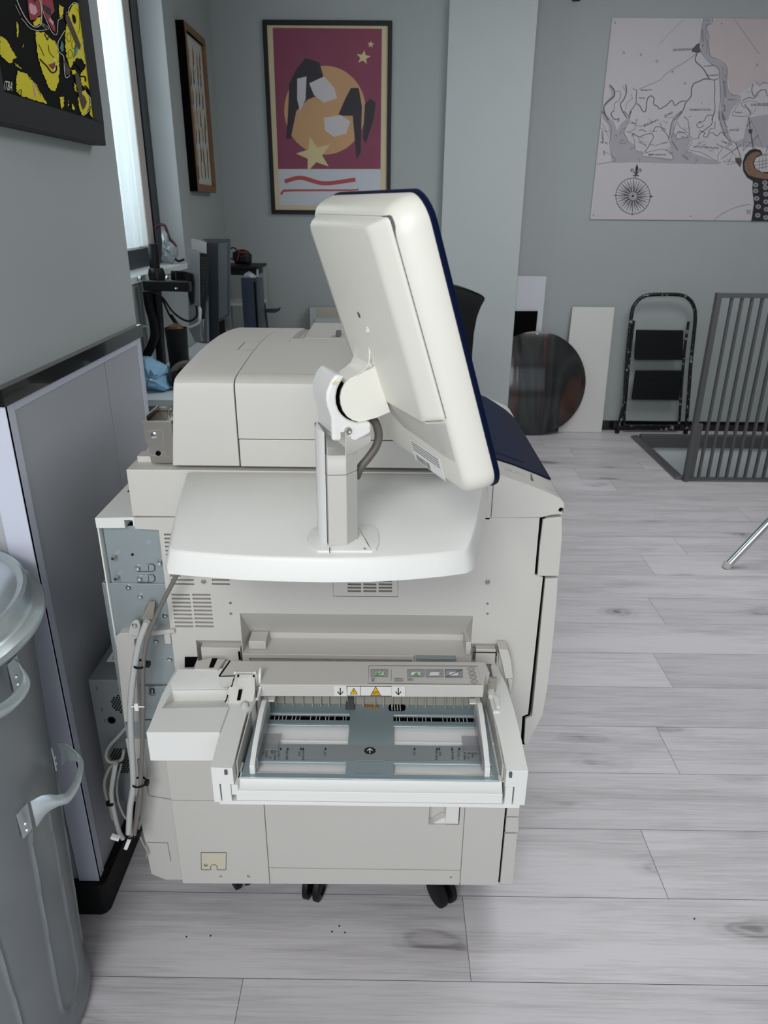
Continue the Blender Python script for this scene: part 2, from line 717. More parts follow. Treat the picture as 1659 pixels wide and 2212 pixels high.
mb.box(PXL - 0.006, PXL + 0.001, 1.236, 1.905, 1.196, 1.212)
struct('trim_corner', mb, M['panel_lite'], 'white corner strips', 0.001)
mb = MB()
mb.box(-2.2, PXL + 0.006, 1.198, 1.945, 1.212, 1.243)
struct('trim_rail', mb, M['dark_trim'], 'black glossy rail', 0.001)
mb = MB()
mb.prism([(PXL + 0.018, 1.205), (PXL + 0.012, 1.193), (PXL, 1.187), (-2.2, 1.187), (-2.2, 1.212), (PXL - 0.004, 1.212), (PXL - 0.004, 1.935), (PXL + 0.018, 1.935)], 'z', 0.0, 0.09)
struct('baseboard_left', mb, M['blackp'], 'black plastic baseboard around the wall block', 0.003)
# stair well below the floor opening
mb = MB()
mb.box(HX0 - 0.1, HX0, HY0 - 0.1, HY1 + 0.1, -2.6, -0.003)
mb.box(HX0, HX1, HY1, HY1 + 0.1, -2.6, -0.003)
mb.box(HX0, HX1, HY0 - 0.1, HY0, -2.6, -0.003)
mb.box(HX1, HX1 + 0.1, HY0 - 0.1, HY1 + 0.1, -2.6, -0.003)
mb.box(HX0, HX1, HY0, HY1, -2.7, -2.6)
struct('wall_stairwell', mb, mat('rough_grey_plaster', 'D2D8DA', 0.9, var=0.08, vscale=60, bump=0.7, bscale=90), 'rough plaster of the stair well')
mb = MB()
mb.prism([(HX0 - 0.03, 0.0), (HX0 - 0.03, 0.012), (HX0 + 0.006, 0.022), (HX0 + 0.03, 0.012), (HX0 + 0.03, -0.04), (HX0, -0.04), (HX0, 0.0)], 'y', HY0 - 0.02, HY1 + 0.03)
mb.box(HX0 + 0.03, HX1, HY1 - 0.02, HY1 + 0.03, 0.0005, 0.03)
mb.box(HX0 + 0.03, HX1, HY1 - 0.02, HY1, -0.06, 0.0004)
struct('trim_opening', mb, mat('grey_edge_profile', '6C6D6E', 0.35, 0.4), 'grey metal edging of the floor opening', 0.002)
# ceiling and the remaining shell
mb = MB()
mb.box(-3.0, 5.2, -2.6, 5.5, 3.0, 3.1)
struct('ceiling', mb, mat('ceiling_white', 'D8D8D4', 0.8), 'white ceiling')
mb = MB()
mb.box(5.2, 5.3, -2.6, 5.5, -0.02, 3.0)
struct('wall_right', mb, M['wall'], 'grey wall on the right')
mb = MB()
mb.box(-3.1, -3.0, -2.6, 1.97, 0, 3.0)
struct('wall_left_far', mb, M['wall2'], 'grey wall on the left')
mb = MB()
mb.box(-3.0, 5.2, -2.7, -2.6, 0, 0.6)
mb.box(-3.0, 5.2, -2.7, -2.6, 2.6, 3.0)
mb.box(-3.0, -1.2, -2.7, -2.6, 0.6, 2.6)
mb.box(3.6, 5.2, -2.7, -2.6, 0.6, 2.6)
struct('wall_front', mb, M['wall'], 'grey wall with the broad window opening')
# ------------------------------------------------------------------ the copier
YM = 1.20           # plane of the side that faces us
YE = 1.86           # far side
copier = thing('office_copier', (-0.1, 1.53, 0.0), 'large cream multifunction copier on castors with open side tray, seen from its side', 'copier')


def offs(poly, d):
    """Offset a closed 2D polygon outwards by d."""
    n = len(poly)
    area = sum(poly[i][0] * poly[(i + 1) % n][1] - poly[(i + 1) % n][0] * poly[i][1] for i in range(n))
    sg = 1 if area > 0 else -1
    out = []
    for i in range(n):
        p0, p1, p2 = Vector(poly[i - 1]), Vector(poly[i]), Vector(poly[(i + 1) % n])
        a, b = (p1 - p0).normalized(), (p2 - p1).normalized()
        na, nb_ = Vector((a.y, -a.x)), Vector((b.y, -b.x))
        m_ = (na + nb_)
        m_ = m_.normalized() / max(0.4, m_.normalized().dot(na)) if m_.length > 1e-6 else na
        q = p1 + m_ * d * sg
        out.append((q.x, q.y))
    return out


def pbox(mb, x0, y0, x1, y1, Y, d, d2=None):
    """Box whose near face spans the given photo rectangle on the plane Y; reaches d behind it."""
    a, b = PY(x0, y0, Y), PY(x1, y1, Y)
    return mb.box(min(a.x, b.x), max(a.x, b.x), Y if d2 is None else Y - d2, Y + d, min(a.z, b.z), max(a.z, b.z))


def ppoly(mb, pts, Y, d, d2=0.0):
    return mb.prism(xz(pts, Y), 'y', Y - d2, Y + d)


def line_box(mb, p, q, Y, w, d, d2=0.001):
    a, b = PY(*p, Y), PY(*q, Y)
    t = (b - a).normalized()
    nn = Vector((-t.z, 0, t.x)) * (w / 2)
    pts = [a + nn, b + nn, b - nn, a - nn]
    return mb.prism([(v.x, v.z) for v in pts], 'y', Y - d2, Y + d)


# --- main cabinet
mb = MB()
body = [(-0.463, 0.092), (-0.463, 0.50), (-0.42, 0.505), (-0.418, 0.985), (-0.461, 0.987), (-0.461, 1.0095),
        (0.274, 1.0175), (0.275, 0.902), (0.291, 0.897), (0.290, 0.583), (0.279, 0.577), (0.281, 0.50), (0.262, 0.35), (0.262, 0.10)]
mb.prism(body, 'y', YM, YE)
cab = mb.build('cabinet', M['cream'], copier, 0.002)
# big slanted recess over the tray and its neighbours
c = MB()
x0, x1 = -0.283, 0.167
c.loft([[(x0, YM - 0.01, 0.826), (x1, YM - 0.01, 0.826), (x1, YM - 0.01, 0.722), (x0, YM - 0.01, 0.722)],
        [(x0 + 0.008, YM + 0.055, 0.735), (x1 - 0.012, YM + 0.055, 0.735), (x1 - 0.012, YM + 0.055, 0.722), (x0 + 0.008, YM + 0.055, 0.722)]])
cut(cab, c)
c = MB()
for a_, b_ in ((-0.372, -0.2835), (0.1675, 0.221)):
    c.loft([[(a_, YM - 0.01, 0.76), (b_, YM - 0.01, 0.76), (b_, YM - 0.01, 0.60), (a_, YM - 0.01, 0.60)],
            [(a_, YM + 0.03, 0.72), (b_, YM + 0.03, 0.72), (b_, YM + 0.03, 0.60), (a_, YM + 0.03, 0.60)]])
c.box(-0.27, 0.05, YM - 0.01, YM + 0.03, 0.703, 0.711)
cut(cab, c)
# ventilation slots
c = MB()


def slots(c, rows, cols_top, cols_bot, y0, y1, h=4.4):
    for r in range(rows):
        t = r / max(1, rows - 1)
        y = y0 + (y1 - y0) * t
        for (a0, a1), (b0, b1) in zip(cols_top, cols_bot):
            pbox(c, a0 + (b0 - a0) * t, y - h / 2, a1 + (b1 - a1) * t, y + h / 2, YM, 0.014, 0.003)


slots(c, 9, [(370, 410), (415, 455)], [(378, 418), (422, 462)], 1285, 1353)
slots(c, 10, [(354, 398)], [(362, 406)], 1155, 1233)
slots(c, 3, [(457, 495)], [(458, 497)], 1244, 1262)
slots(c, 2, [(369, 419)], [(371, 420)], 1253, 1262)
slots(c, 1, [(367, 391)], [(367, 391)], 1244, 1244)
slots(c, 5, [(751, 780), (785, 813), (818, 847)], [(751, 780), (785, 813), (818, 847)], 1248, 1277, 4.6)
cut(cab, c)
# panel joints, holes and the grip recess
c = MB()
zs = PY(700, 1876, YM).z
xL, xR = -0.262, 0.1745
c.box(xL - 0.0013, xL + 0.0013, YM - 0.002, YM + 0.006, 0.05, 0.52)
c.box(xR - 0.0011, xR + 0.0011, YM - 0.002, YM + 0.006, 0.05, 0.52)
c.box(xL + 0.002, xR - 0.002, YM - 0.002, YM + 0.005, zs - 0.0012, zs + 0.0012)
c.box(-0.47, xL - 0.002, YM - 0.002, YM + 0.004, 0.3405, 0.3422)
for (hx, hy, hr) in ((498, 1303, 0.0028), (499, 1326, 0.0028), (1053, 1304, 0.0025), (1053, 1326, 0.0025), (477, 1893, 0.0035), (537, 1893, 0.0042), (974, 1895, 0.003)):
    p = PY(hx, hy, YM)
    c.tube([(p.x, YM - 0.005, p.z), (p.x, YM + 0.012, p.z)], hr, 12)
pbox(c, 929, 1700, 992, 1782, YM, 0.022, 0.004)
cut(cab, c)
# pieces set on or in the cabinet
mb = MB()
pbox(mb, 966, 1700, 990, 1780, YM + 0.0, 0.021)
ppoly(mb, [(931, 1781), (955, 1768), (966, 1768), (966, 1781)], YM + 0.004, 0.017)
mb.build('grip', M['lite'], cab, 0.001)
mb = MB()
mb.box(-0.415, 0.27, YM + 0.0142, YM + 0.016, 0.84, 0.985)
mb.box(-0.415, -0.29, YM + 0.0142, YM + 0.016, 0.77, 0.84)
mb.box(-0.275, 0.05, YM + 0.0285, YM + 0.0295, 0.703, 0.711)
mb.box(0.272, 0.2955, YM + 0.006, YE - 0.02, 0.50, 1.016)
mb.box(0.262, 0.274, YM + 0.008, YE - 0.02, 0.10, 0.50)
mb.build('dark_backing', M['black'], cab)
mb = MB()
ppoly(mb, [(435, 1843), (488, 1843), (487, 1878), (436, 1878)], YM, 0.002, 0.0006)
mb.build('cover_plate', mat('yellowed_plate', 'C9C3AE', 0.5), cab, 0.0004)
mb = MB()
fr = frY(YM)
for q in ([(434, 1842), (489, 1842)], [(434, 1842), (435, 1879)], [(489, 1842), (488, 1879)], [(435, 1879), (454, 1879)], [(470, 1879), (488, 1879)]):
    mb.stroke(q, 1.1, fr, 0.0009)
mb.stroke([(455, 1879), (455, 1872), (459, 1868), (465, 1868), (469, 1872), (469, 1879)], 1.6, fr, 0.0009)
mb.build('plate_outline', M['ink_grey'], cab, fix=False)


def screw(mb, x, y, Y, r=0.0045, h=0.003):
    p = PY(x, y, Y)
    mb.lathe([(r, 0), (r, -h * 0.6), (r * 0.75, -h), (r * 0.35, -h), (r * 0.3, -h * 0.5), (0, -h * 0.5)], (p.x, Y, p.z), 18, (0, 1, 0))
    return mb


def ring(mb, x, y, Y, r0, r1, h=0.0015):
    p = PY(x, y, Y)
    mb.lathe([(r0, 0), (r0, -h), (r1, -h), (r1, 0)], (p.x, Y, p.z), 24, (0, 1, 0), cap=False)


for (sx, sy) in ((440, 1256), (1053, 1257), (445, 1868)):
    mb = MB()
    ring(mb, sx, sy, YM, 0.0062, 0.0052)
    mb.build('screw_boss', M['cream'], cab)
    mb = MB()
    screw(mb, sx, sy, YM, 0.004, 0.002)
    mb.build('screw', M['steel'], cab)
for q in ([(719, 1244), (720, 1288), (859, 1289), (860, 1244)], [(388, 1236), (398, 1236), (398, 1239), (448, 1241), (449, 1237)]):
    mb = MB()
    mb.stroke(q, 1.0, frY(YM), 0.0005)
    mb.build('panel_outline', M['ink_grey'], cab, fix=False)
# inner ledges in the recess
mb = MB()
mb.box(-0.272, -0.238, YM + 0.012, YM + 0.05, 0.7225, 0.741)
mb.box(0.155, 0.168, YM + 0.0, YM + 0.05, 0.7225, 0.752)
mb.box(-0.278, 0.055, YM - 0.004, YM + 0.0, 0.712, 0.7225)
mb.build('ledge', M['cream'], cab, 0.0015)
# --- rear (left in the picture): top hood, metal plate, lower cover
mb = MB()
mb.prism([(-0.532, 0.987), (-0.532, 1.0075), (-0.461, 1.0095), (-0.461, 0.992), (-0.478, 0.988)], 'y', YM, YE)
hood = mb.build('rear_top_cover', M['lite'], copier, 0.0015)
c = MB()
c.box(-0.479, -0.464, YM - 0.01, YM + 0.03, 0.980, 1.004)
cut(hood, c)
mb = MB()
mb.box(-0.485, -0.461, 1.262, 1.30, 1.006, 1.018)
mb.build('raised_block', M['lite'], hood, 0.001)
mb = MB()
for r in range(4):
    for q in range(9):
        y_ = 1.33 + q * 0.03
        mb.box(-0.516 + r * 0.011, -0.509 + r * 0.011, y_, y_ + 0.012, 1.0072, 1.0092)
mb.build('vent_slots', M['blackp'], hood)
mb = MB()
mb.box(-0.479, -0.464, YM + 0.031, YM + 0.033, 0.98, 1.004)
mb.build('dark_notch', M['black'], hood)
mb = MB()
mb.box(-0.5318, -0.5285, YM + 0.002, YE, 0.73, 0.987)
mb.build('rear_edge', M['lite'], copier, 0.001)
YR = YM + 0.014
mb = MB()
mb.box(-0.5255, -0.41, YR, YR + 0.003, 0.50, 0.986)
mb.box(-0.5275, -0.5255, YR + 0.003, YE - 0.1, 0.50, 0.986)
plate = mb.build('rear_plate', M['zinc'], copier, 0.0008)
for (sx, sy) in ((345, 1216), (298, 1227), (302, 1250), (278, 1268), (303, 1288), (357, 1329), (338, 1385), (367, 1424)):
    mb = MB()
    screw(mb, sx, sy, YR - 0.003, 0.0052, 0.005)
    mb.build('screw', M['chrome'], plate)
for (sx, sy) in ((249, 1200), (255, 1244)):
    p = PY(sx, sy, YR)
    mb = MB()
    mb.lathe([(0.0035, 0.0), (0.0035, -0.014), (0.0022, -0.014), (0.0018, -0.008), (0, -0.008)], (p.x, YR, p.z), 14, (0, 1, 0))
    mb.build('stud', M['steel'], plate)
mb = MB()
for (y_) in (1227, 1250):
    ppoly(mb, [(293, y_ - 8), (330, y_ - 7), (334, y_ - 2), (333, y_ + 5), (330, y_ + 7), (296, y_ + 7)], YR - 0.0022, 0.002)
mb.build('latch_plate', M['zinc'], plate, 0.0006)
mb = MB()
fr = frY(YR - 0.0023)
for y_ in (1227, 1250):
    mb.stroke([(296, y_ + 7.5), (330, y_ + 7.5), (334.5, y_ + 4), (334, y_ - 4), (331, y_ - 8), (322, y_ - 8)], 1.2, fr, 0.0003)
    mb.stroke([(320, y_ - 8), (321, y_ + 7)], 1.0, fr, 0.0003)
mb.stroke([(240, 1262), (292, 1262), (296, 1268), (301, 1262), (352, 1262), (355, 1266), (356, 1278)], 1.0, frY(YR), 0.0006)
mb.stroke([(309, 1283), (311, 1300), (314, 1320)], 1.3, frY(YR), 0.0006)
p = PY(286, 1198, YR)
mb.poly([(286 + 3.2 * math.cos(a), 1198 + 3.0 * math.sin(a)) for a in np.linspace(0, 6.0, 12)], frY(YR), 0.0006)
for q in ((250, 1290), (262, 1290)):
    mb.poly([(q[0] + 1.4 * math.cos(a), q[1] + 1.4 * math.sin(a)) for a in np.linspace(0, 6.0, 8)], frY(YR), 0.0006)
# connector openings at the bottom
for a, b_, cc, d_ in ((319, 1393, 325, 1404), (327, 1394, 330, 1402)):
    mb.stroke([(a, b_), (cc, b_), (cc, d_), (a, d_)], 1.4, frY(YR), 0.0006, closed=True)
mb.stroke([(318, 1411), (330, 1412), (333, 1416), (332, 1422), (329, 1424), (319, 1423)], 1.2, frY(YR), 0.0006)
mb.build('cut_out_line', M['blackp'], plate, fix=False)
mb = MB()
mb.poly(circ(322, 1170, 6.5, 18, 6.0), frY(YR), 0.0006)
mb.build('round_mark', mat('mauve_mark', '8F9AA6', 0.5), plate, fix=False)
# second plate with a flange and the moulded duct
mb = MB()
mb.box(-0.541, -0.409, YR - 0.004, YR - 0.001, 0.56, 0.868)
mb.box(-0.543, -0.539, YR - 0.004, YR + 0.10, 0.50, 0.868)
lp = mb.build('lower_plate', M['zinc'], copier, 0.0008)
mb = MB()
ppoly(mb, [(248, 1376), (258, 1368), (300, 1366), (376, 1360), (378, 1368), (300, 1378), (290, 1382), (293, 1430), (300, 1560), (268, 1560)], YR - 0.022, 0.020)
duct = mb.build('cable_duct', M['grey_plastic'], copier, 0.002)
mb = MB()
ppoly(mb, [(276, 1374), (281, 1352), (286, 1343), (293, 1340), (300, 1343), (303, 1352), (298, 1374)], YR - 0.03, 0.006)
mb.build('mounting_ear', M['grey_plastic'], duct, 0.0015)
mb = MB()
screw(mb, 291, 1351, YR - 0.031, 0.005, 0.003)
mb.build('screw', M['chrome'], duct)
mb = MB()
pbox(mb, 352, 1362, 370, 1392, YR - 0.02, 0.018)
mb.build('clip', M['grey_plastic'], duct, 0.002)
# connector board under the duct
mb = MB()
pbox(mb, 296, 1484, 372, 1640, YR - 0.006, 0.005)
board = mb.build('connector_board', M['zinc'], copier, 0.0008)
mb = MB()
mb.stroke([(322, 1484), (332, 1484), (335, 1500), (330, 1503), (322, 1500)], 1.2, frY(YR - 0.006), 0.0006, closed=True)
mb.stroke([(325, 1488), (331, 1488), (332, 1498), (326, 1498)], 2.6, frY(YR - 0.006), 0.0006, closed=True)
mb.stroke([(310, 1555), (330, 1555)], 2.0, frY(YR - 0.006), 0.0006)
mb.stroke([(298, 1480), (372, 1480)], 1.5, frY(YR - 0.006), 0.0006)
mb.build('socket', M['blackp'], board, fix=False)
# metal connector where the thick cable starts
mb = MB()
mb.loft([[PY(q[0], q[1], YR - 0.012) for q in ((322, 1298), (336, 1298), (334, 1313), (314, 1311))],
         [PY(q[0], q[1], YR - 0.040) for q in ((306, 1334), (331, 1338), (326, 1350), (310, 1346))]])
mb.loft([[PY(q[0], q[1], YR - 0.002) for q in ((323, 1296), (337, 1296), (338, 1303), (321, 1303))],
         [PY(q[0], q[1], YR - 0.016) for q in ((317, 1311), (336, 1312), (335, 1320), (313, 1318))]])
mb.build('plug_connector', mat('dull_nickel', '8C877E', 0.5, 0.3, var=0.1, vscale=40), lp, 0.001)
# lower rear cover
mb = MB()
mb.prism([(-0.536, 0.112), (-0.545, 0.40), (-0.545, 0.50), (-0.464, 0.50), (-0.464, 0.094), (-0.505, 0.094)], 'y', YM + 0.006, YE)
rc = mb.build('rear_cover', M['grey_plastic'], copier, 0.002)
fr = frY(YM + 0.006)
for q in ([(312, 1656), (322, 1719), (372, 1727)], [(318, 1820), (362, 1821), (369, 1860)]):
    mb = MB()
    mb.stroke(q, 1.2, fr, 0.0005)
    mb.build('cover_joint', M['ink_grey'], rc, fix=False)
# controller box hung at the back
mb = MB()
mb.box(-0.630, -0.551, 1.265, 1.66, 0.27, 0.606)
cb = mb.build('controller_box', mat('dull_zinc', '84898A', 0.45, 0.4, var=0.05), copier, 0.0015)
mb = MB()
for (cxp, cyp, rr) in ((-0.565, 0.545, 0.026), (-0.573, 0.39, 0.045)):
    mb = MB()
    for i in range(-6, 7):
        for j in range(-6, 7):
            a = cxp + (i + 0.5 * (j % 2)) * 0.0062
            b_ = cyp + j * 0.0054
            if math.hypot(a - cxp, b_ - cyp) < rr * 0.92 and -0.628 < a < -0.553:
                mb.prism([(a + 0.0026 * math.cos(t + 0.52), b_ + 0.0026 * math.sin(t + 0.52)) for t in np.linspace(0, 2 * math.pi, 7)[:-1]], 'y', 1.2642, 1.2648)
    tag(mb.build('fan_grille', M['blackp'], cb), kind='stuff')
mb = MB()
fr = lambda x, y, off: Vector((x, y, 0.606 + off))
mb.poly([(-0.615, 1.33), (-0.562, 1.33), (-0.562, 1.45), (-0.615, 1.45)], fr, 0.0006)
mb.build('paper_label', M['white'], cb, fix=False)
mb = MB()
for i in range(17):
    y_ = 1.34 + i * 0.005
    mb.poly([(-0.607, y_), (-0.588, y_), (-0.588, y_ + random.choice((0.0015, 0.003))), (-0.607, y_ + 0.0016)], fr, 0.001)
mb.build('label_print', M['ink'], cb, fix=False)
mb = MB()
for zz in (0.585, 0.53, 0.50):
    mb.lathe([(0.004, 0), (0.004, -0.002), (0, -0.003)], (-0.612 + (0.585 - zz) * 0.06, 1.265, zz), 12, (0, 1, 0))
mb.build('screw', M['steel'], cb)
mb = MB()
mb.lathe([(0.009, 0), (0.009, -0.0015), (0.006, -0.0015), (0.006, 0)], (-0.594, 1.265, 0.502), 16, (0, 1, 0))
mb.build('socket', M['blackp'], cb)

# --- scanner unit and worktop
mb = MB()
mb.box(-0.463, 0.186, YM, YE, 1.0115, 1.1015)
scan = mb.build('scanner_unit', M['cream'], copier, 0.002)
mb = MB()
mb.box(-0.455, -0.395, 1.24, 1.27, 1.1015, 1.113)
mb.box(-0.455, -0.395, 1.275, 1.82, 1.1015, 1.106)
mb.build('rear_step', M['cream'], scan, 0.001)
# steel hinge of the document feeder
mb = MB()
mb.prism([(-0.432, 1.178), (-0.434, 1.184), (-0.38, 1.184), (-0.38, 1.1065), (-0.424, 1.1065), (-0.427, 1.14), (-0.430, 1.146)], 'y', 1.222, 1.226)
mb.box(-0.427, -0.38, 1.226, 1.30, 1.180, 1.183)
mb.box(-0.427, -0.424, 1.226, 1.30, 1.183, 1.192)
mb.box(-0.424, -0.38, 1.296, 1.30, 1.183, 1.190)
hinge = mb.build('feeder_hinge', M['steel'], copier, 0.0006)
mb = MB()
mb.lathe([(0.0055, 0), (0.0055, -0.001), (0.0042, -0.0012), (0.0042, -0.004), (0, -0.0045)], (-0.4135, 1.222, 1.158), 18, (0, 1, 0))
mb.build('bolt', M['chrome'], hinge)
mb = MB()
mb.lathe([(0.0045, 0), (0.0045, -0.001), (0.0001, -0.001)], (-0.4095, 1.2215, 1.125), 18, (0, 1, 0))
mb.build('hole', M['black'], hinge)
mb = MB()
fr = frY(1.222)
mb.stroke([(321, 964), (322, 976), (327, 984), (341, 985), (349, 982), (351, 975), (355, 975), (357, 984), (366, 988)], 0.9, fr, 0.0006)
mb.stroke([(318, 932), (347, 928), (353, 934), (352, 965)], 0.8, fr, 0.0006)
mb.build('pressed_line', mat('pale_steel', 'CFC9BE', 0.3, 0.7), hinge, fix=False)
mb = MB()
for dx in (0, 0.005):
    mb.lathe([(0.0015, 0), (0.0015, 0.016), (0.0034, 0.016), (0.0034, 0.0185), (0, 0.0195)], (-0.392 + dx, 1.25 + dx * 2, 1.183), 12)
mb.build('hinge_screw', M['chrome'], hinge)

# --- document feeder
prof = [(1.206, 1.1075), (1.2045, 1.150), (1.2035, 1.245), (1.2060, 1.2555), (1.2135, 1.2615), (1.235, 1.2650), (1.27, 1.2680), (1.32, 1.2715), (1.396, 1.2760), (1.48, 1.2785), (1.56, 1.2780), (1.62, 1.2755), (1.70, 1.2700), (1.77, 1.2630), (1.815, 1.252), (1.835, 1.225), (1.835, 1.1075)]
xl = lambda z: -0.3815 + 0.0175 * min(1, max(0, (z - 1.108) / 0.15))
XS = -0.2615
mb = MB()
mb.loft([[(xl(z), y, z) for y, z in prof], [(XS - 0.0011, y, z) for y, z in prof]])
feed = mb.build('document_feeder', M['cream'], copier, 0.0018)
mb = MB()
mb.prism([(1.2045, 1.1075), (1.2045, 1.1575), (1.83, 1.1575), (1.83, 1.1075)], 'x', XS + 0.0011, 0.135)
mb.build('lower_strip', M['cream'], feed, 0.0015)
mb = MB()
mb.prism([(1.2045, 1.1592)] + prof[2:10] + [(1.474, 1.2783), (1.474, 1.1592)], 'x', XS + 0.0011, 0.135)
mb.build('feeder_cover', M['cream'], feed, 0.0015)
mb = MB()
mb.prism([(1.4752, 1.1592), (1.4752, 1.2785)] + prof[10:-1] + [(1.835, 1.1592)], 'x', XS + 0.0011, -0.2055)
mb.build('feeder_frame', M['cream'], feed, 0.0015)
mb = MB()
mb.prism([(1.4752, 1.1592), (1.4752, 1.2785), (1.53, 1.2780), (1.545, 1.268), (1.60, 1.262), (1.80, 1.255), (1.835, 1.245), (1.835, 1.1592)], 'x', -0.2045, 0.135)
mb.build('tray_well', M['cream'], feed, 0.0015)
mb = MB()
mb.box(XS - 0.004, 0.12, 1.215, 1.80, 1.112, 1.25)
mb.build('inner_core', M['black'], feed)
mb = MB()


def on_feed(y):
    for (ya, za), (yb, zb) in zip(prof[2:], prof[3:]):
        if ya <= y <= yb:
            return za + (zb - za) * (y - ya) / (yb - ya)
    return 1.27


frf = lambda x, y, off: Vector((x, y, on_feed(y) + off))
mb.stroke([(XS, 1.400), (-0.2925, 1.400), (-0.2925, 1.4745), (XS, 1.4745)], 0.0012, frf, 0.0007)
mb.stroke([(XS + 0.003, 1.238), (0.135, 1.238)], 0.0006, frf, 0.0007)
mb.build('panel_joint', M['ink_grey'], feed, fix=False)
mb = MB()
mb.loft([[(-0.186, 1.585, 1.264), (0.13, 1.585, 1.264), (0.13, 1.585, 1.270), (-0.186, 1.585, 1.270)],
         [(-0.186, 1.80, 1.267), (0.13, 1.80, 1.267), (0.13, 1.80, 1.2715), (-0.186, 1.80, 1.2715)]])
tr_ = mb.build('paper_tray', M['grey_plastic'], feed, 0.003)
mb = MB()
mb.box(-0.118, -0.108, 1.60, 1.63, 1.270, 1.281)
mb.build('guide_tab', M['ink_grey'], tr_, 0.001)
# --- control console at the front edge (right in the picture)
cp = [(0.1866, 1.0155), (0.1866, 1.1015), (0.236, 1.0855), (0.282, 1.0675), (0.3065, 1.0565), (0.3145, 1.049), (0.3175, 1.040), (0.3165, 1.0235), (0.303, 1.0235), (0.291, 1.0215), (0.277, 1.0175)]
mb = MB()
mb.prism(cp, 'y', YM, YE - 0.01)
con = mb.build('control_console', M['cream'], copier, 0.0022)
c = MB()
p = PY(1212, 1102, YM)
c.tube([(p.x, YM - 0.004, p.z), (p.x, YM + 0.02, p.z)], 0.0038, 16)
cut(con, c)
mb = MB()
mb.lathe([(0.0037, 0.0), (0.0, 0.0)], (p.x, YM + 0.004, p.z), 16, (0, 1, 0), cap=False)
mb.build('dark_hole', M['black'], con)
top = cp[1:5]
sd = Vector((0.12, 0, -0.045)).normalized()


def on_top(x):
    for (xa, za), (xb, zb) in zip(top, top[1:]):
        if xa <= x <= xb:
            return za + (zb - za) * (x - xa) / (xb - xa)
    return top[0][1] if x < top[0][0] else top[-1][1]


def slab(xa, xb, ya, yb, h, taper=0.0):
    mb = MB()
    rings = []
    for yy in [ya, yb - 0.12, yb - 0.06, yb - 0.02, yb]:
        t = max(0, (yy - (yb - 0.12)) / 0.12)
        xe = xb - taper * t * t
        xs_ = np.linspace(xa, xe, 7)
        rings.append([(x, yy, on_top(x) + h) for x in xs_] + [(x, yy, on_top(x) + 0.0004) for x in xs_[::-1]])
    mb.loft(rings)
    return mb


slab(0.150, 0.3090, 1.29, 1.835, 0.0035, 0.06).build('console_panel', M['navy'], con, 0.001)
slab(0.170, 0.262, 1.325, 1.80, 0.0045, 0.02).build('console_display', M['navy2'], con, 0.0006)
mb = MB()
frc = lambda x, y, off: Vector((x, y, on_top(x) + off))
mb.stroke([(0.19, 1.226), (0.31, 1.226)], 0.0009, frc, 0.0006)
mb.stroke([(0.262, 1.236), (0.268, 1.282)], [0.0055, 0.0008], frc, 0.0008)
for k in range(4):
    mb.stroke([(0.212 + k * 0.004, 1.242), (0.2155 + k * 0.004, 1.256)], 0.0006, frc, 0.0008)
mb.stroke([(0.232, 1.245), (0.248, 1.245), (0.252, 1.256), (0.236, 1.256)], 0.0006, frc, 0.0008, closed=True)
mb.build('console_marking', M['ink_grey'], con, fix=False)

# --- front doors and drawers, seen edge on
mb = MB()
ppoly(mb, [(1173, 1123), (1185, 1119), (1215, 1117), (1215, 1160), (1208, 1245), (1161, 1245), (1166, 1180)], YM, 0.64)
fd = mb.build('front_door', M['cream'], copier, 0.002)
mb = MB()
ppoly(mb, [(1178, 1250), (1206, 1249), (1204, 1290), (1199, 1350), (1192, 1420), (1184, 1480), (1173, 1545), (1152, 1585), (1138, 1612), (1132, 1606), (1135, 1553), (1149, 1548), (1157, 1470), (1170, 1330)], YM, 0.64)
mb.build('lower_front_door', M['cream'], copier, 0.002)
for (ya, yb, w0, w1) in ((1700, 1764, 1126, 1122), (1767, 1798, 1121, 1120), (1802, 1910, 1118, 1109)):
    mb = MB()
    a, b_ = PY(1094, ya, YM), PY(1094, yb, YM)
    mb.prism([(0.2665, a.z), (PY(w0, ya, YM).x, a.z), (PY(w1, yb, YM).x, b_.z), (0.2665, b_.z)], 'y', YM, YE - 0.02)
    mb.build('drawer_front', M['cream'], copier, 0.0018)

# --- castors
def caster(x, y, ang, parent):
    ca, sa = math.cos(ang), math.sin(ang)
    mb = MB()
    ax = Vector((ca, sa, 0))
    for s_ in (-1, 1):
        cc = Vector((x, y, 0.038)) + ax * (0.013 * s_)
        mb.lathe([(0.0, -0.009), (0.030, -0.009), (0.0375, -0.006), (0.038, 0.0), (0.0375, 0.006), (0.030, 0.009), (0.022, 0.0095), (0.021, 0.006), (0.0, 0.006)], cc, 32, ax)
    w = mb.build('caster', M['blackp'], parent)
    mb = MB()
    mb.lathe([(0.024, 0), (0.03, 0.012), (0.028, 0.024), (0.012, 0.03)], (x - sa * 0.012, y + ca * 0.012, 0.062), 20)
    mb.build('caster_fork', M['blackp'], w)


for (x, y, a) in ((0.137, 1.240, 0.55), (-0.165, 1.250, -0.25), (-0.352, 1.282, 0.5), (0.18, 1.74, 0.2), (-0.36, 1.74, -0.3)):
    caster(x, y, a, copier)
mb = MB()
mb.box(-0.42, 0.24, 1.24, 1.82, 0.075, 0.093)
mb.build('base_frame', M['blackp'], copier, 0.002)

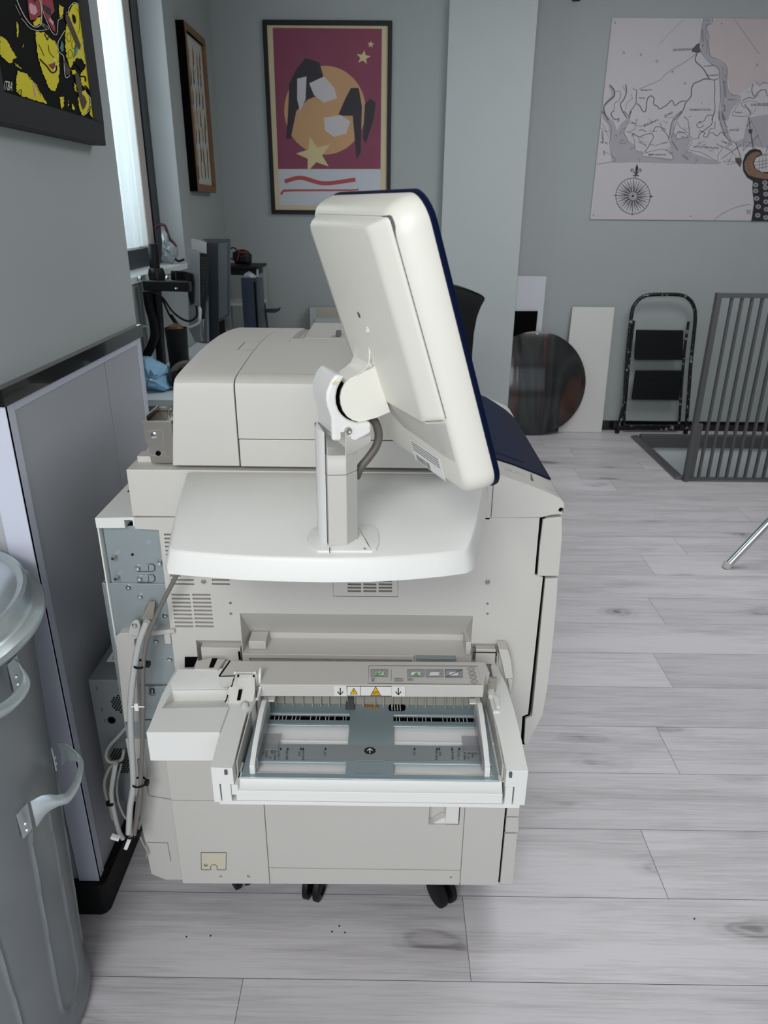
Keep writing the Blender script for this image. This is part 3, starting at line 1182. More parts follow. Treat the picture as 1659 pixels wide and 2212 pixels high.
# --- worktop shelf that carries the monitor
ZS = 1.1005
ol = [(405, 1021), (397, 1046), (387, 1080), (378, 1118), (371, 1155), (367, 1180), (371, 1187), (400, 1190), (450, 1194), (520, 1199), (600, 1202), (700, 1204), (800, 1203), (880, 1199), (950, 1193), (1000, 1187), (1010, 1182), (1018, 1165), (1028, 1130), (1036, 1095), (1041, 1060), (1043, 1025)]
top2 = xy(ol, ZS)
mb = MB()
rings = []
for dz, d in ((0.0, -0.002), (-0.0012, 0.0004), (-0.006, 0.0022), (-0.026, 0.0085), (-0.0325, 0.0095), (-0.0345, 0.007)):
    q = offs(top2, d)
    q = [(a, min(b_, YM - 0.001)) for a, b_ in q]
    rings.append([(a, b_, ZS + dz) for a, b_ in q])
mb.loft(rings)
shelf = mb.build('worktop', M['lite'], copier, sharp=50)
mb = MB()
fr = frY(0.874)
mb.poly([(517, 1208), (524, 1203), (528, 1209), (523, 1211)], lambda x, y, off: PP(x, y, (0, 0.8872, 1.09), Vector((0, -1, 0.12)).normalized()), 0.0)
mb.build('chip', mat('brown_chip', '6B4038', 0.8), shelf, fix=False)
mb = MB()
mb.loft([[(a * 0.7 - 0.02, 1.199 if i % 2 else 1.0, ZS - 0.034) for i, a in ((0, -0.3), (1, -0.3), (3, 0.15), (2, 0.15))],
         [(a * 0.7 - 0.02, 1.199 if i % 2 else 1.12, ZS - 0.06) for i, a in ((0, -0.3), (1, -0.3), (3, 0.15), (2, 0.15))]])
mb.build('shelf_bracket', M['cream'], shelf)
# --- bypass tray
ZT = 0.70
btray = MB()
# right arm
ra = [(1063, 1426), (1076, 1426), (1080, 1448), (1094, 1478), (1110, 1528), (1123, 1579), (1142, 1666), (1094, 1666), (1085, 1622), (1074, 1572), (1064, 1537), (1055, 1500), (1047, 1478), (1068, 1478), (1060, 1440)]
la = [(497, 1508), (545, 1508), (552, 1520), (548, 1526), (534, 1536), (524, 1572), (512, 1620), (502, 1660), (455, 1658), (470, 1600), (482, 1560)]
ZB = 0.628
tz = 0.628
mb = MB()
mb.prism(xy(ra, ZT), 'z', ZB, ZT)
tray = mb.build('bypass_tray', M['lite'], copier, 0.0015)
c = MB()
p = PY(1098, 1686, 0.905)
c.box(0.1945, 0.2105, 0.85, 0.95, 0.60, 0.6665)
cut(tray, c)
mb = MB()
mb.prism(xy(la, ZT), 'z', ZB, ZT)
larm = mb.build('tray_arm', M['lite'], tray, 0.0015)
c = MB()
c.box(-0.2685, -0.2365, 0.85, 0.95, 0.60, 0.6665)
cut(larm, c)
# hinged feet in the cut-outs of both arms
mb = MB()
mb.box(-0.2665, -0.2505, 0.9075, 0.96, 0.6285, 0.6655)
mb.box(-0.2495, -0.2385, 0.9065, 0.96, 0.645, 0.6655)
mb.build('end_block', M['lite'], larm, 0.001)
mb = MB()
mb.box(0.196, 0.2085, 0.9095, 0.96, 0.6285, 0.6655)
mb.build('end_block', M['lite'], tray, 0.001)
for (sx, sy, pr_) in ((488, 1668, larm), (1103, 1674, tray)):
    mb = MB()
    p = PY(sx, sy, 0.9055)
    mb.box(p.x - 0.0022, p.x + 0.0022, 0.9035, 0.909, p.z - 0.004, p.z + 0.004)
    mb.build('small_slot', M['ink_grey'], pr_)
# raised rib on the right arm
mb = MB()
mb.prism(xy([(1050, 1486), (1066, 1486), (1068, 1505), (1078, 1512), (1080, 1532), (1072, 1533), (1064, 1510), (1055, 1506)], ZT), 'z', ZT - 0.004, ZT + 0.006)
mb.prism(xy([(1064, 1536), (1078, 1536), (1079, 1541), (1065, 1541)], ZT), 'z', ZT - 0.004, ZT + 0.004)
mb.build('side_rib', M['lite'], tray, 0.001)
# lip at the outer edge
mb = MB()
xa, xb_ = PZ(512, 1690, 0.66).x, PZ(1083, 1690, 0.66).x
mb.prism([(0.938, 0.6655), (0.9225, 0.6655), (0.912, 0.655), (0.9065, 0.6535), (0.9055, 0.6345), (0.912, 0.631), (0.938, 0.631)], 'x', xa, xb_)
mb.build('tray_lip', M['lite'], tray, 0.001)
mb = MB()
mb.box(-0.272, 0.222, 0.909, 1.12, 0.622, 0.6295)
mb.build('tray_bottom', M['lite'], tray, 0.0008)
mb = MB()
mb.box(-0.235, 0.205, 0.93, 1.13, 0.6565, 0.6590)
mb.box(-0.235, 0.205, 1.018, 1.021, 0.6590, 0.6620)
mb.build('inner_floor', M['white'], tray, 0.0006)
# sheet metal bed with its openings
PZH = 0.668
g4 = lambda x, y: PZ(x, y, PZH)
X0, X1 = g4(520, 1680).x, g4(1076, 1680).x
C0, C1 = g4(752, 1600).x, g4(850, 1600).x
S0, S1 = g4(545, 1660).x, g4(1063, 1660).x
yy = {k: g4(800, v).y for k, v in dict(front=1684, c1=1672.5, c0=1650.5, band=1610, b1=1609, b0=1569, a1=1557, a0=1546, back=1480).items()}
mb = MB()


def pl(x0, x1, k0, k1):
    mb.box(x0, x1, yy[k0], yy[k1], PZH - 0.0015, PZH)


pl(X0, X1, 'front', 'c1')
pl(X0, S0, 'c1', 'back')
pl(S1, X1, 'c1', 'back')
pl(C0, C1, 'c1', 'back')
for a, b_ in ((S0, C0), (C1, S1)):
    pl(a, b_, 'c0', 'b1')
    pl(a, b_, 'b0', 'a1')
    pl(a, b_, 'a0', 'back')
bed = mb.build('metal_bed', M['traymetal'], tray)
mb = MB()
for a, b_ in ((S0, C0 - 0.001), (C1 + 0.001, S1)):
    mb.box(a, b_, yy['b0'] - 0.0006, yy['b0'] + 0.005, PZH, PZH + 0.0012)
    mb.box(a, b_, yy['a0'], yy['a0'] + 0.005, PZH, PZH + 0.0015)
    mb.box(a, b_, yy['c0'] + 0.0005, yy['c0'] + 0.004, PZH, PZH + 0.0008)
mb.box(X0, X1, yy['front'] - 0.001, yy['front'] + 0.002, PZH, PZH + 0.0016)
mb.build('folded_edge', mat('bright_sheet_edge', 'B9CBD3', 0.25, 0.5), bed, 0.0004)
mb = MB()
for a, b_ in ((S0, C0), (C1, S1)):
    mb.box(a, b_, yy['a1'] - 0.002, yy['a0'] + 0.002, 0.6630, 0.6635)
mb.build('rack_slot', M['black'], bed)
mb = MB()
for side, xs_ in ((0, (592, 601, 609, 617, 630, 638, 647, 670, 682, 690, 703, 710, 723, 741, 747)), (1, (856, 863, 880, 893, 901, 913, 920, 932, 957, 966, 974, 985, 992, 1001, 1009))):
    for q in xs_:
        p = g4(q, 1552)
        mb.box(p.x - 0.0005, p.x + 0.0005, yy['a1'], yy['a0'], 0.6635, 0.6645)
tag(mb.build('rack_tooth', M['white'], bed), kind='stuff')
mb = MB()
frb = frZ(PZH)
mb.poly([(560, 1609.5), (1040, 1611), (1052, 1643), (552, 1641)], frb, 0.0003)
mb.build('size_strip', mat('grey_size_strip', '83888A', 0.5), bed, fix=False)
mb = MB()
for x in (571, 577.5, 589, 594, 606, 621.5, 650, 655, 703, 895.5, 944, 949, 976.5, 992, 1004, 1009, 1019.5, 1027):
    mb.poly([(x - 2.7, 1620), (x + 2.7, 1620), (x + 0.1, 1613.8)], frb, 0.0008)
LB = [(569, '13"', 1627), (576, 'SRA3', 1630), (584, '12"', 1636), (588, '305', 1625), (594, 'A4\u25af A3', 1631), (603, '11"\u25af17"', 1631), (620, 'B5\u25af B4', 1631), (647, '8.5"', 1627), (655, 'A5\u25af A4', 1632), (702, '5.5"', 1627),
      (895, '5.5"', 1627), (943, 'A5\u25af A4', 1632), (951, '8.5"', 1627), (978, 'B5\u25af B4', 1631), (991, '11"\u25af17"', 1631), (1004, 'A4\u25af A3', 1631), (1012, '12"', 1636), (1014, '305', 1625), (1021, 'SRA3', 1630), (1028, '13"', 1627)]
for x, s_, y in LB:
    mb.text(s_.replace('\u25af', 'D'), x, y, 7.2, frb, -math.pi / 2, 0.0008, sx=0.85)
mb.poly(circ(799, 1621.5, 12.6, 28, 7.8), frb, 0.0006)
mb.build('size_marking', M['ink'], bed, fix=False)
mb = MB()
mb.stroke([(799, 1627), (799, 1617)], 2.0, frb, 0.0010)
mb.stroke([(793, 1621.5), (799, 1616.8), (805, 1621.5)], 1.8, frb, 0.0010)
mb.build('arrow_mark', M['white'], bed, fix=False)
mb = MB()
mb.stroke([(768, 1643), (768, 1669), (831, 1670), (830, 1643)], 1.6, frb, 0.0006, closed=True)
mb.stroke([(764, 1640), (764, 1672)], 0.8, frb, 0.0006)
mb.build('pressed_field', mat('bed_highlight', 'AAB8BC', 0.3, 0.5), bed, fix=False)
# feed area at the back of the tray: ribs, pad, separator
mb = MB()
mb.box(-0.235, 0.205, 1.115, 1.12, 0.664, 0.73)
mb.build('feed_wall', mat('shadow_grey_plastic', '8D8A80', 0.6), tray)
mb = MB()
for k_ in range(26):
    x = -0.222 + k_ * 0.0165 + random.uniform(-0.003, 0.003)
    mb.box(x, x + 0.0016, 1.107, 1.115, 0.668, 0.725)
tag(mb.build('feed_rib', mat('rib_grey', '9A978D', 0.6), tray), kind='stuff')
mb = MB()
a = g4(755, 1533)
mb.loft([[(a.x - 0.008, a.y - 0.0, PZH), (a.x + 0.010, a.y, PZH), (a.x + 0.010, a.y + 0.01, PZH), (a.x - 0.008, a.y + 0.01, PZH)],
         [(a.x - 0.003, a.y + 0.025, 0.70), (a.x + 0.005, a.y + 0.025, 0.70), (a.x + 0.005, a.y + 0.035, 0.70), (a.x - 0.003, a.y + 0.035, 0.70)]])
mb.build('sensor_lever', M['blackp'], tray, 0.0006)
mb = MB()
a = g4(802, 1530)
mb.box(a.x - 0.014, a.x + 0.014, a.y, a.y + 0.007, PZH, PZH + 0.002)
mb.build('cork_pad', mat('cork', '8B6A42', 0.9, var=0.25, vscale=300), tray)
mb = MB()
mb.poly(rrect(839, 876, 1521, 1536, 6), frb, 0.0006)
mb.build('dark_opening', M['black'], bed, fix=False)
mb = MB()
for q in (846, 852, 858, 864):
    mb.stroke([(q, 1522), (q + 1, 1535)], 2.0, frb, 0.0011)
mb.build('opening_rib', M['grey_plastic'], bed, fix=False)
# side guides
trn = mat('smoked_clear_plastic', '9A9CA0', 0.15, alpha=0.45)
for s_, nm in ((-1, 'left'), (1, 'right')):
    xg = g4(547, 1665).x if s_ < 0 else g4(1050, 1665).x
    prof_g = [(0.930, 0.664), (0.930, 0.684), (0.966, 0.700), (1.03, 0.7135), (1.062, 0.7135), (1.067, 0.7125), (1.072, 0.706), (1.095, 0.703), (1.095, 0.664)]
    mb = MB()
    mb.prism(prof_g, 'x', xg - 0.0045, xg + 0.0045)
    gd = mb.build('side_guide', M['lite'], tray, 0.0012)
    mb = MB()
    a, b_ = (xg + 0.003, xg + 0.016) if s_ < 0 else (xg - 0.016, xg - 0.003)
    mb.box(a, b_, 1.076, 1.090, 0.7005, 0.7035)
    mb.build('guide_tab', M['lite'], gd, 0.0008)
    mb = MB()
    a, b_ = (xg + 0.005, xg + 0.034) if s_ < 0 else (xg - 0.034, xg - 0.005)
    mb.box(a, b_, 0.985, 1.026, PZH + 0.0015, PZH + 0.0035)
    mb.box(*sorted((xg - s_ * 0.005, xg - s_ * 0.0085)), 0.94, 1.07, PZH + 0.002, 0.692)
    mb.build('clear_flange', trn, gd, 0.0008)
# inner cheeks of the arms
mb = MB()
mb.prism([(0.93, 0.652), (0.93, 0.694), (1.06, 0.697), (1.115, 0.697), (1.115, 0.652)], 'x', X0 - 0.008, X0 - 0.0055)
mb.build('tray_cheek', M['cream'], tray, 0.0005)
mb = MB()
mb.prism([(0.93, 0.652), (0.93, 0.694), (1.06, 0.697), (1.115, 0.697), (1.115, 0.652)], 'x', X1 + 0.0055, X1 + 0.008)
mb.build('tray_cheek', M['cream'], tray, 0.0005)
# hood over the feed slot
ZH = 0.742
hd = [(488, 1427), (1048, 1430), (1058, 1452), (1050, 1456), (1045, 1481), (561, 1479), (556, 1458), (510, 1459), (473, 1460)]
mb = MB()
mb.prism(xy(hd, ZH), 'z', 0.7165, ZH)
hoodt = mb.build('feed_hood', M['cream'], tray, 0.0012)
mb = MB()
frh = frY(PZ(800, 1480.5, ZH).y)
YH = PZ(800, 1480.5, ZH).y
mb.poly([(721, 1482), (875, 1482.5), (875, 1504.5), (722, 1503.5)], frh, 0.0004)
mb.build('front_sticker', mat('sticker_grey', 'DAD9D3', 0.5), hoodt, fix=False)
mb = MB()
mb.stroke([(749, 1482.5), (846, 1483), (846, 1504), (750, 1503.5)], 1.3, frh, 0.0009, closed=True)
mb.stroke([(778.5, 1483), (779, 1503.5)], 0.9, frh, 0.0009)
for x in (735, 860.5):
    mb.stroke([(x, 1486), (x, 1500)], 2.4, frh, 0.0009)
    mb.stroke([(x - 6, 1494), (x, 1501), (x + 6, 1494)], 2.3, frh, 0.0009)
mb.poly([(764, 1485.5), (772.5, 1500), (756, 1500)], frh, 0.0010)
mb.poly([(811.5, 1482.8), (823, 1502.5), (800, 1502.5)], frh, 0.0010)
mb.build('sticker_print', M['ink'], hoodt, fix=False)
mb = MB()
mb.poly([(764, 1487.5), (770.6, 1499), (758, 1499)], frh, 0.0014)
mb.build('warning_triangle', M['yellow'], hoodt, fix=False)
mb = MB()
mb.poly([(811.5, 1485), (821, 1501.2), (802.5, 1501.2)], frh, 0.0014)
mb.build('warning_triangle', M['yellow'], hoodt, fix=False)
mb = MB()
mb.stroke([(764.2, 1490.5), (764.2, 1495)], 1.3, frh, 0.0018)
mb.stroke([(764.2, 1496.4), (764.2, 1497.6)], 1.3, frh, 0.0018)
mb.stroke([(805, 1499.5), (808, 1494.5), (813, 1492.8), (816, 1494)], 1.0, frh, 0.0018, smooth=4)
mb.stroke([(808, 1499), (811, 1496), (815, 1496.5), (818, 1497)], 1.0, frh, 0.0018, smooth=4)
mb.stroke([(806, 1500.4), (812, 1499), (818, 1500)], 0.9, frh, 0.0018, smooth=4)
mb.build('triangle_symbol', M['ink'], hoodt, fix=False)
# instruction pictograms on top of the hood
frt = frZ(ZH)
mb = MB()
mb.stroke([(797, 1438), (1031, 1439), (1040, 1478), (796, 1476)], 0.9, frt, 0.0005, closed=True)
mb.stroke([(845, 1446), (845, 1471)], 0.7, frt, 0.0005)
mb.build('label_outline', M['ink_grey'], hoodt, fix=False)
mb = MB()
pics = [(801, 1445.5, 838), (880, 1446, 917), (920, 1446.5, 958), (962, 1446.5, 999)]
for (a, y, b_) in pics:
    mb.poly([(a, y), (b_, y), (b_, y + 16), (a, y + 16)], frt, 0.0005)
mb.build('pictogram_field', mat('pictogram_grey', '9BA09E', 0.5), hoodt, fix=False)
for i, (a, y, b_) in enumerate(pics):
    mb = MB()
    mb.poly([(a + 9, y + 5), (b_ - 8, y + 4), (b_ - 9, y + 13), (a + 7, y + 13.5)], frt, 0.0009)
    mb.build('pictogram_sheet', M['white'], hoodt, fix=False)
mb = MB()
for i, (a, y, b_) in enumerate(pics):
    mb.stroke([(a, y), (b_, y), (b_, y + 16), (a, y + 16)], 0.6, frt, 0.0013, closed=True)
    mb.stroke([(a + 9, y + 5), (b_ - 8, y + 4), (b_ - 9, y + 13), (a + 7, y + 13.5)], 0.6, frt, 0.0013, closed=True)
    mb.stroke([(b_ - 11, y + 1), (b_ - 10, y + 9), (b_ - 3, y + 9)], 0.6, frt, 0.0013)
a, y, b_ = pics[3]
mb.stroke([(a, y), (b_, y), (b_, y + 16), (a, y + 16)], 1.5, frt, 0.0014, closed=True)
mb.stroke([(a, y + 16), (b_, y)], 1.5, frt, 0.0014)
mb.text('8\u0131\u02c9', 806, 1468, 8, frt, -1.57, 0.0009)
mb.stroke([(801, 1467), (812, 1465)], 0.9, frt, 0.0009)
mb.stroke([(852, 1465), (866, 1465), (871, 1467), (871, 1471), (852, 1471)], 0.9, frt, 0.0009, closed=True)
for q in range(5):
    mb.stroke([(855 + 3 * q, 1466), (855 + 3 * q, 1469.5)], 0.8, frt, 0.0009)
mb.stroke([(880, 1464), (881, 1464), (881, 1471)], 0.9, frt, 0.0009)
for q in range(5):
    mb.stroke([(883 + 2.2 * q, 1465.5), (883 + 2.2 * q, 1471)], 0.7, frt, 0.0009)
mb.stroke([(883, 1465.5), (892, 1465.5)], 0.7, frt, 0.0009)
mb.text('2', 924, 1464, 3.5, frt, -1.57, 0.0009)
for i, (x, y) in enumerate(((1017.5, 1445), (1019.5, 1454), (1022, 1462.5), (1024.5, 1472))):
    mb.stroke(circ(x, y, 7.6, 20, 4.0), 0.7, frt, 0.0009, closed=True)
    mb.stroke([(x - 6, y + 2.5), (x - 1, y - 2.2), (x + 2, y + 1.5), (x + 6, y - 2)], 0.7, frt, 0.0009)
mb.build('pictogram_line', M['ink_grey'], hoodt, fix=False)
mb = MB()
mb.poly([(809, 1455), (816, 1450), (818, 1454), (827, 1449), (824, 1456), (812, 1459)], frt, 0.0017)
mb.build('green_arrow', M['green'], hoodt, fix=False)
mb = MB()
mb.poly([(893, 1457), (899, 1452), (904, 1453), (902, 1459), (896, 1460)], frt, 0.0017)
mb.build('green_arrow', M['green'], hoodt, fix=False)
# hinge latch between the hood and the motor cover
mb = MB()
lt = [(507, 1456, 0.742), (550, 1456, 0.742), (551, 1488, 0.726), (546, 1517, 0.703), (487, 1517, 0.703), (493, 1484, 0.722), (503, 1481, 0.724)]
mb.loft([[PZ(x, y, z) - Vector((0, 0, z - 0.69)) for x, y, z in lt], [PZ(x, y, z) for x, y, z in lt]])
latch = mb.build('hinge_latch', M['cream'], tray, 0.0012)
mb = MB()
fl_ = frZ(0.742)
mb.add([PZ(516, 1489, 0.7262), PZ(523, 1489, 0.7262), PZ(519, 1513, 0.7072), PZ(511.5, 1513, 0.7072)], [(0, 1, 2, 3)])
mb.poly([(513, 1457), (517, 1457), (516, 1463), (512, 1463)], fl_, 0.0006)
mb.poly([(546, 1458), (550, 1458), (550, 1463), (546, 1463)], fl_, 0.0006)
mb.build('latch_slot', M['black'], latch, fix=False)
mb = MB()
mb.tube([PZ(509, 1453.5, 0.741), PZ(550, 1453.5, 0.741)], 0.0018, 10)
for q in (508, 551):
    mb.lathe([(0.0035, -0.002), (0.0035, 0.002)], PZ(q, 1454, 0.741), 16, (1, 0, 0))
mb.build('hinge_pin', M['lite'], latch)
for (q, y, h_) in ((564, 1463, 0.024), (558, 1492, 0.018)):
    p = PZ(q, y, ZH)
    mb = MB()
    mb.prism([(p.y + 0.016 * math.cos(a), 0.738 + (h_ if y < 1470 else -0.004) * max(0, math.sin(a)) - (0 if y < 1470 else 0.012 * max(0, -math.sin(a)))) for a in np.linspace(0, 2 * math.pi, 25)[:-1]], 'x', p.x - 0.002, p.x + 0.002)
    mb.build('latch_fin', M['lite'], latch, 0.0008)
mb = MB()
mb.loft([[PZ(536, 1513, 0.704), PZ(548, 1513, 0.704), PZ(556, 1509, 0.712), PZ(552, 1507, 0.706)],
         [PZ(540, 1536, 0.703), PZ(543, 1538, 0.703), PZ(546, 1530, 0.703), PZ(543, 1528, 0.703)]])
mb.lathe([(0.008, 0), (0.007, 0.006), (0.002, 0.010), (0, 0.010)], PZ(529, 1526, 0.699), 20)
mb.build('thumb_catch', M['grey_plastic'], larm, 0.0008)
mb = MB()
mb.stroke([(497, 1427), (473, 1461)], 3.0, frZ(ZH), 0.0008)
mb.stroke([(473, 1461), (508, 1460), (505, 1466), (500, 1484)], 2.2, frZ(ZH), 0.0008)
mb.build('hinge_gap', M['black'], hoodt, fix=False)
mb = MB()
mb.stroke([(500, 1470), (496, 1486), (489, 1512), (486, 1517)], 2.6, frZ(0.7125), 0.0)
mb.build('latch_gap', M['black'], larm, fix=False)
# motor cover on the left
mc_top = [(381, 1446), (485, 1444), (489, 1447), (508, 1461), (499, 1483), (488, 1509), (494, 1528), (474, 1582), (316, 1582), (322, 1570), (350, 1500), (362, 1478), (372, 1460)]
front = [(316, 1582), (474, 1582)]
mb = MB()
t2 = xy(mc_top, 0.704)
mb.prism(t2, 'z', 0.643, 0.704)
mc = mb.build('motor_cover', M['lite'], tray, 0.0015)
c = MB()
f0, f1 = PZ(372, 1492, 0.704), PZ(492, 1490, 0.704)
g0, g1 = PZ(350, 1530, 0.704), PZ(505, 1527, 0.704)
c.loft([[(f0.x, f0.y, 0.715), (f1.x + 0.01, f1.y, 0.715), (f1.x + 0.01, f1.y, 0.681), (f0.x, f0.y, 0.681)],
        [(g0.x, g0.y, 0.715), (g1.x + 0.01, g1.y, 0.715), (g1.x + 0.01, g1.y, 0.7035), (g0.x, g0.y, 0.7035)]])
cut(mc, c)
mb = MB()
mb.loft([[PZ(382, 1447, 0.7045), PZ(487, 1445, 0.7045), PZ(491, 1468, 0.7045), PZ(492, 1488, 0.7045), PZ(372, 1490, 0.7045), PZ(366, 1478, 0.7045)],
         [PZ(384, 1446, 0.712), PZ(487, 1444, 0.712), PZ(492, 1460, 0.711), PZ(492, 1486, 0.7055), PZ(372, 1488, 0.7055), PZ(368, 1474, 0.710)]])
mb.build('raised_back', M['lite'], mc, 0.0008)
# pillars joining tray and cabinet
mb = MB()
mb.prism(xy([(424, 1428), (455, 1421), (487, 1424), (470, 1447), (420, 1445)], 0.715), 'z', 0.66, 0.715)
mb.box(-0.365, -0.287, 1.203, 1.235, 0.69, 0.731)
hb = mb.build('hinge_bracket', M['cream'], tray, 0.001)
mb = MB()
mb.poly([(458, 1422), (470, 1422), (461, 1442), (451, 1442)], frZ(0.715), 0.0008)
mb.poly([(514, 1407), (518, 1407), (521, 1426), (516, 1426)], frY(1.2015), 0.0008)
mb.poly([(399, 1419), (428, 1419), (418, 1441), (399, 1442)], frY(1.1985), 0.0008)
mb.build('bracket_gap', M['black'], hb, fix=False)
mb = MB()
mb.box(0.176, 0.215, 1.203, 1.235, 0.70, 0.735)
mb.box(0.217, 0.2195, 1.195, 1.22, 0.66, 0.732)
mb.build('hinge_bracket', M['cream'], tray, 0.001)
mb = MB()
mb.stroke([(1022, 1426), (1023, 1409), (1072, 1410), (1072, 1416)], 2.2, frY(1.2015), 0.0009)
mb.build('bracket_gap', M['black'], tray, fix=False)
mb = MB()
mb.prism(xz([(1077, 1403), (1098, 1404), (1104, 1425), (1109, 1466), (1092, 1467), (1084, 1430)], 1.165), 'y', 1.165, 1.196)
mb.prism(xz([(1097, 1467), (1108, 1468), (1105, 1502), (1100, 1490)], 1.172), 'y', 1.172, 1.196)
mb.build('side_wing', M['cream'], tray, 0.0015)
# slot mouth between hood and cabinet
mb = MB()
mb.box(0.058, 0.135, 1.188, 1.199, 0.7165, 0.7225)
mb.build('slot_bar', M['zinc'], tray, 0.0005)

# ------------------------------------------------------------------ monitor on its stand
OM = Vector((0.1402, 0.8104, 1.2190))
aM, tM = 1.1775, 0.3247
nh = Vector((math.sin(aM), math.cos(aM), 0))
uW = Vector((-math.cos(aM), math.sin(aM), 0))
uN = nh * math.cos(tM) + Vector((0, 0, 1)) * math.sin(tM)
uV = Vector((0, 0, 1)) * math.cos(tM) - nh * math.sin(tM)
HM, WM = 0.3485, 0.299


def ML(u, v, n):
    return OM + uW * u + uV * v + uN * n


def mring(u0, u1, v0, v1, r, n, k=6):
    return [ML(a, b_, n) for a, b_ in rrect(u0, u1, v0, v1, r, k)]


monitor = thing('touch_monitor', tuple(PZ(742, 1168, ZS)), 'ivory touch monitor with navy bezel tilted on its stand on the copier shelf', 'monitor')
mb = MB()
mb.loft([mring(0.0015, WM - 0.0015, 0.0015, HM - 0.0015, 0.030, 0.0), mring(0, WM, 0, HM, 0.031, -0.0015), mring(0, WM, 0, HM, 0.031, -0.0065), mring(0.0015, WM - 0.0015, 0.0015, HM - 0.0015, 0.030, -0.0072)])
bez = mb.build('bezel', M['navy'], monitor, sharp=50)
mb = MB()
mb.loft([mring(0.02, WM - 0.02, 0.03, HM - 0.02, 0.004, 0.0), mring(0.02, WM - 0.02, 0.03, HM - 0.02, 0.004, 0.0006)])
mb.build('screen', mat('dark_screen_glass', '08090B', 0.08), bez)
# back shell
mb = MB()
mb.loft([mring(0.002, WM - 0.002, 0.002, HM - 0.002, 0.030, -0.0072),
         mring(0.0012, WM - 0.0012, 0.0012, HM - 0.0012, 0.030, -0.012),
         mring(0.0018, WM - 0.0018, 0.002, HM - 0.002, 0.030, -0.020),
         mring(0.0032, WM - 0.0032, 0.003, HM - 0.0035, 0.030, -0.028),
         mring(0.0062, WM - 0.008, 0.005, HM - 0.0062, 0.029, -0.036),
         mring(0.0100, WM - 0.016, 0.009, HM - 0.0100, 0.026, -0.041),
         mring(0.0140, WM - 0.026, 0.014, HM - 0.0145, 0.022, -0.0440)])
shellb = mb.build('back_shell', M['shell'], monitor, sharp=60)
# hump carrying the electronics
mb = MB()
uf = 0.245


def hring(du, dv, n, r=0.008):
    return mring(0.0134 + du * 1.0, uf + 0.012 - du * 0.4, 0.1085 - dv * 0.15, 0.3345 - dv * 0.35, r, n)


mb.loft([hring(0, 0, -0.038, 0.006), hring(0, 0, -0.0427, 0.006), hring(0.006, 0.003, -0.0475, 0.008), hring(0.0185, 0.010, -0.0560, 0.010), hring(0.0235, 0.016, -0.0590, 0.010), hring(0.029, 0.024, -0.0606, 0.010)])
hump = mb.build('electronics_cover', M['shell'], monitor, sharp=60)
mb = MB()
mb.loft([hring(-0.0011, -0.002, -0.0405, 0.006), hring(-0.0011, -0.002, -0.0434, 0.006)])
mb.build('shadow_gap', M['ink_grey'], hump)
# lower swell with the cable bay
mb = MB()
mb.loft([[ML(0.0145, 0.1075, -0.041), ML(0.0155, 0.1070, -0.0435), ML(0.037, 0.1065, -0.0590), ML(0.228, 0.1065, -0.0590), ML(0.248, 0.1070, -0.0435), ML(0.248, 0.1075, -0.041)],
         [ML(0.0150, 0.054, -0.041), ML(0.0170, 0.054, -0.0443), ML(0.045, 0.054, -0.0455), ML(0.165, 0.058, -0.0455), ML(0.215, 0.070, -0.0445), ML(0.215, 0.070, -0.041)]])
mb.build('cable_bay', M['cream'], shellb, 0.003, 3)
mb = MB()
mb.lathe([(0.0045, 0), (0.0045, -0.0012), (0.0034, -0.0012), (0.0034, 0.0)], ML(0.140, 0.205, -0.0606), 18, uN, cap=False)
mb.build('hole_rim', M['shell'], hump)
mb = MB()
mb.lathe([(0.0038, 0), (0.0038, -0.0006), (0, -0.0006)], ML(0.155, 0.222, -0.0606), 18, uN)
mb.build('screw_hole', M['ink_grey'], hump)
# rating label on the underside of the shell
nL = -uN
frl = lambda x, y, off: ML(0.068 + x * 0.092, 0.042 - y * 0.033, -0.0440) + nL * (0.0003 + off)
mb = MB()
mb.ext([frl(x, y, 0) for x, y in ((0, 0), (1, 0), (1, 1), (0, 1))], nL * 0.0004)
lab = mb.build('rating_label', M['white'], shellb)
mb = MB()
for k_ in range(4):
    mb.stroke([(0.05, 0.10 + k_ * 0.12), (0.95, 0.10 + k_ * 0.12)], 0.035, frl, 0.0008)
for k_ in range(24):
    mb.stroke([(0.45 + k_ * 0.02, 0.66), (0.45 + k_ * 0.02, 0.95)], random.choice((0.006, 0.012)), frl, 0.0008)
mb.build('label_print', M['ink_grey'], lab, fix=False)
mb = MB()
mb.lathe([(0.0042, 0.002), (0.0042, -0.0012), (0.0030, -0.0012), (0.0030, 0.0)], PP(955, 997, ML(0.03, 0.02, -0.0425), uN), 18, uN)
mb.build('rubber_stop', M['cream'], shellb)

# stand geometry, near face plane perpendicular to the monitor width axis
PC = PZ(742, 1168, ZS)
near = Vector((PC.x, PC.y, 0)) - uW * 0.028


def SN(x, y, k=0.0):
    return PP(x, y, near + uW * k, uW)


# base plate
mb = MB()
bp_ = [(663, 1166), (668, 1154), (678, 1145), (700, 1139), (773, 1137), (803, 1139), (813, 1144), (819, 1160), (818, 1178), (813, 1191), (804, 1195), (686, 1195), (670, 1184)]
q = xy(bp_, ZS)
mb.loft([[(a, b_, ZS) for a, b_ in q], [(a, b_, ZS + 0.0035) for a, b_ in q], [(a, b_, ZS + 0.008) for a, b_ in offs(q, -0.013)]])
base = mb.build('stand_base', M['lite'], monitor, 0.0008)
mb = MB()
mb.poly([(711, 1182), (713, 1182), (713.5, 1195), (711.5, 1195)], frZ(ZS + 0.0075), 0.0015)
mb.build('base_joint', M['ink_grey'], base, fix=False)
mb = MB()
mb.poly([(784, 1184), (790, 1183), (789, 1187)], frZ(ZS + 0.008), 0.0008)
mb.build('chip', M['ink_grey'], base, fix=False)
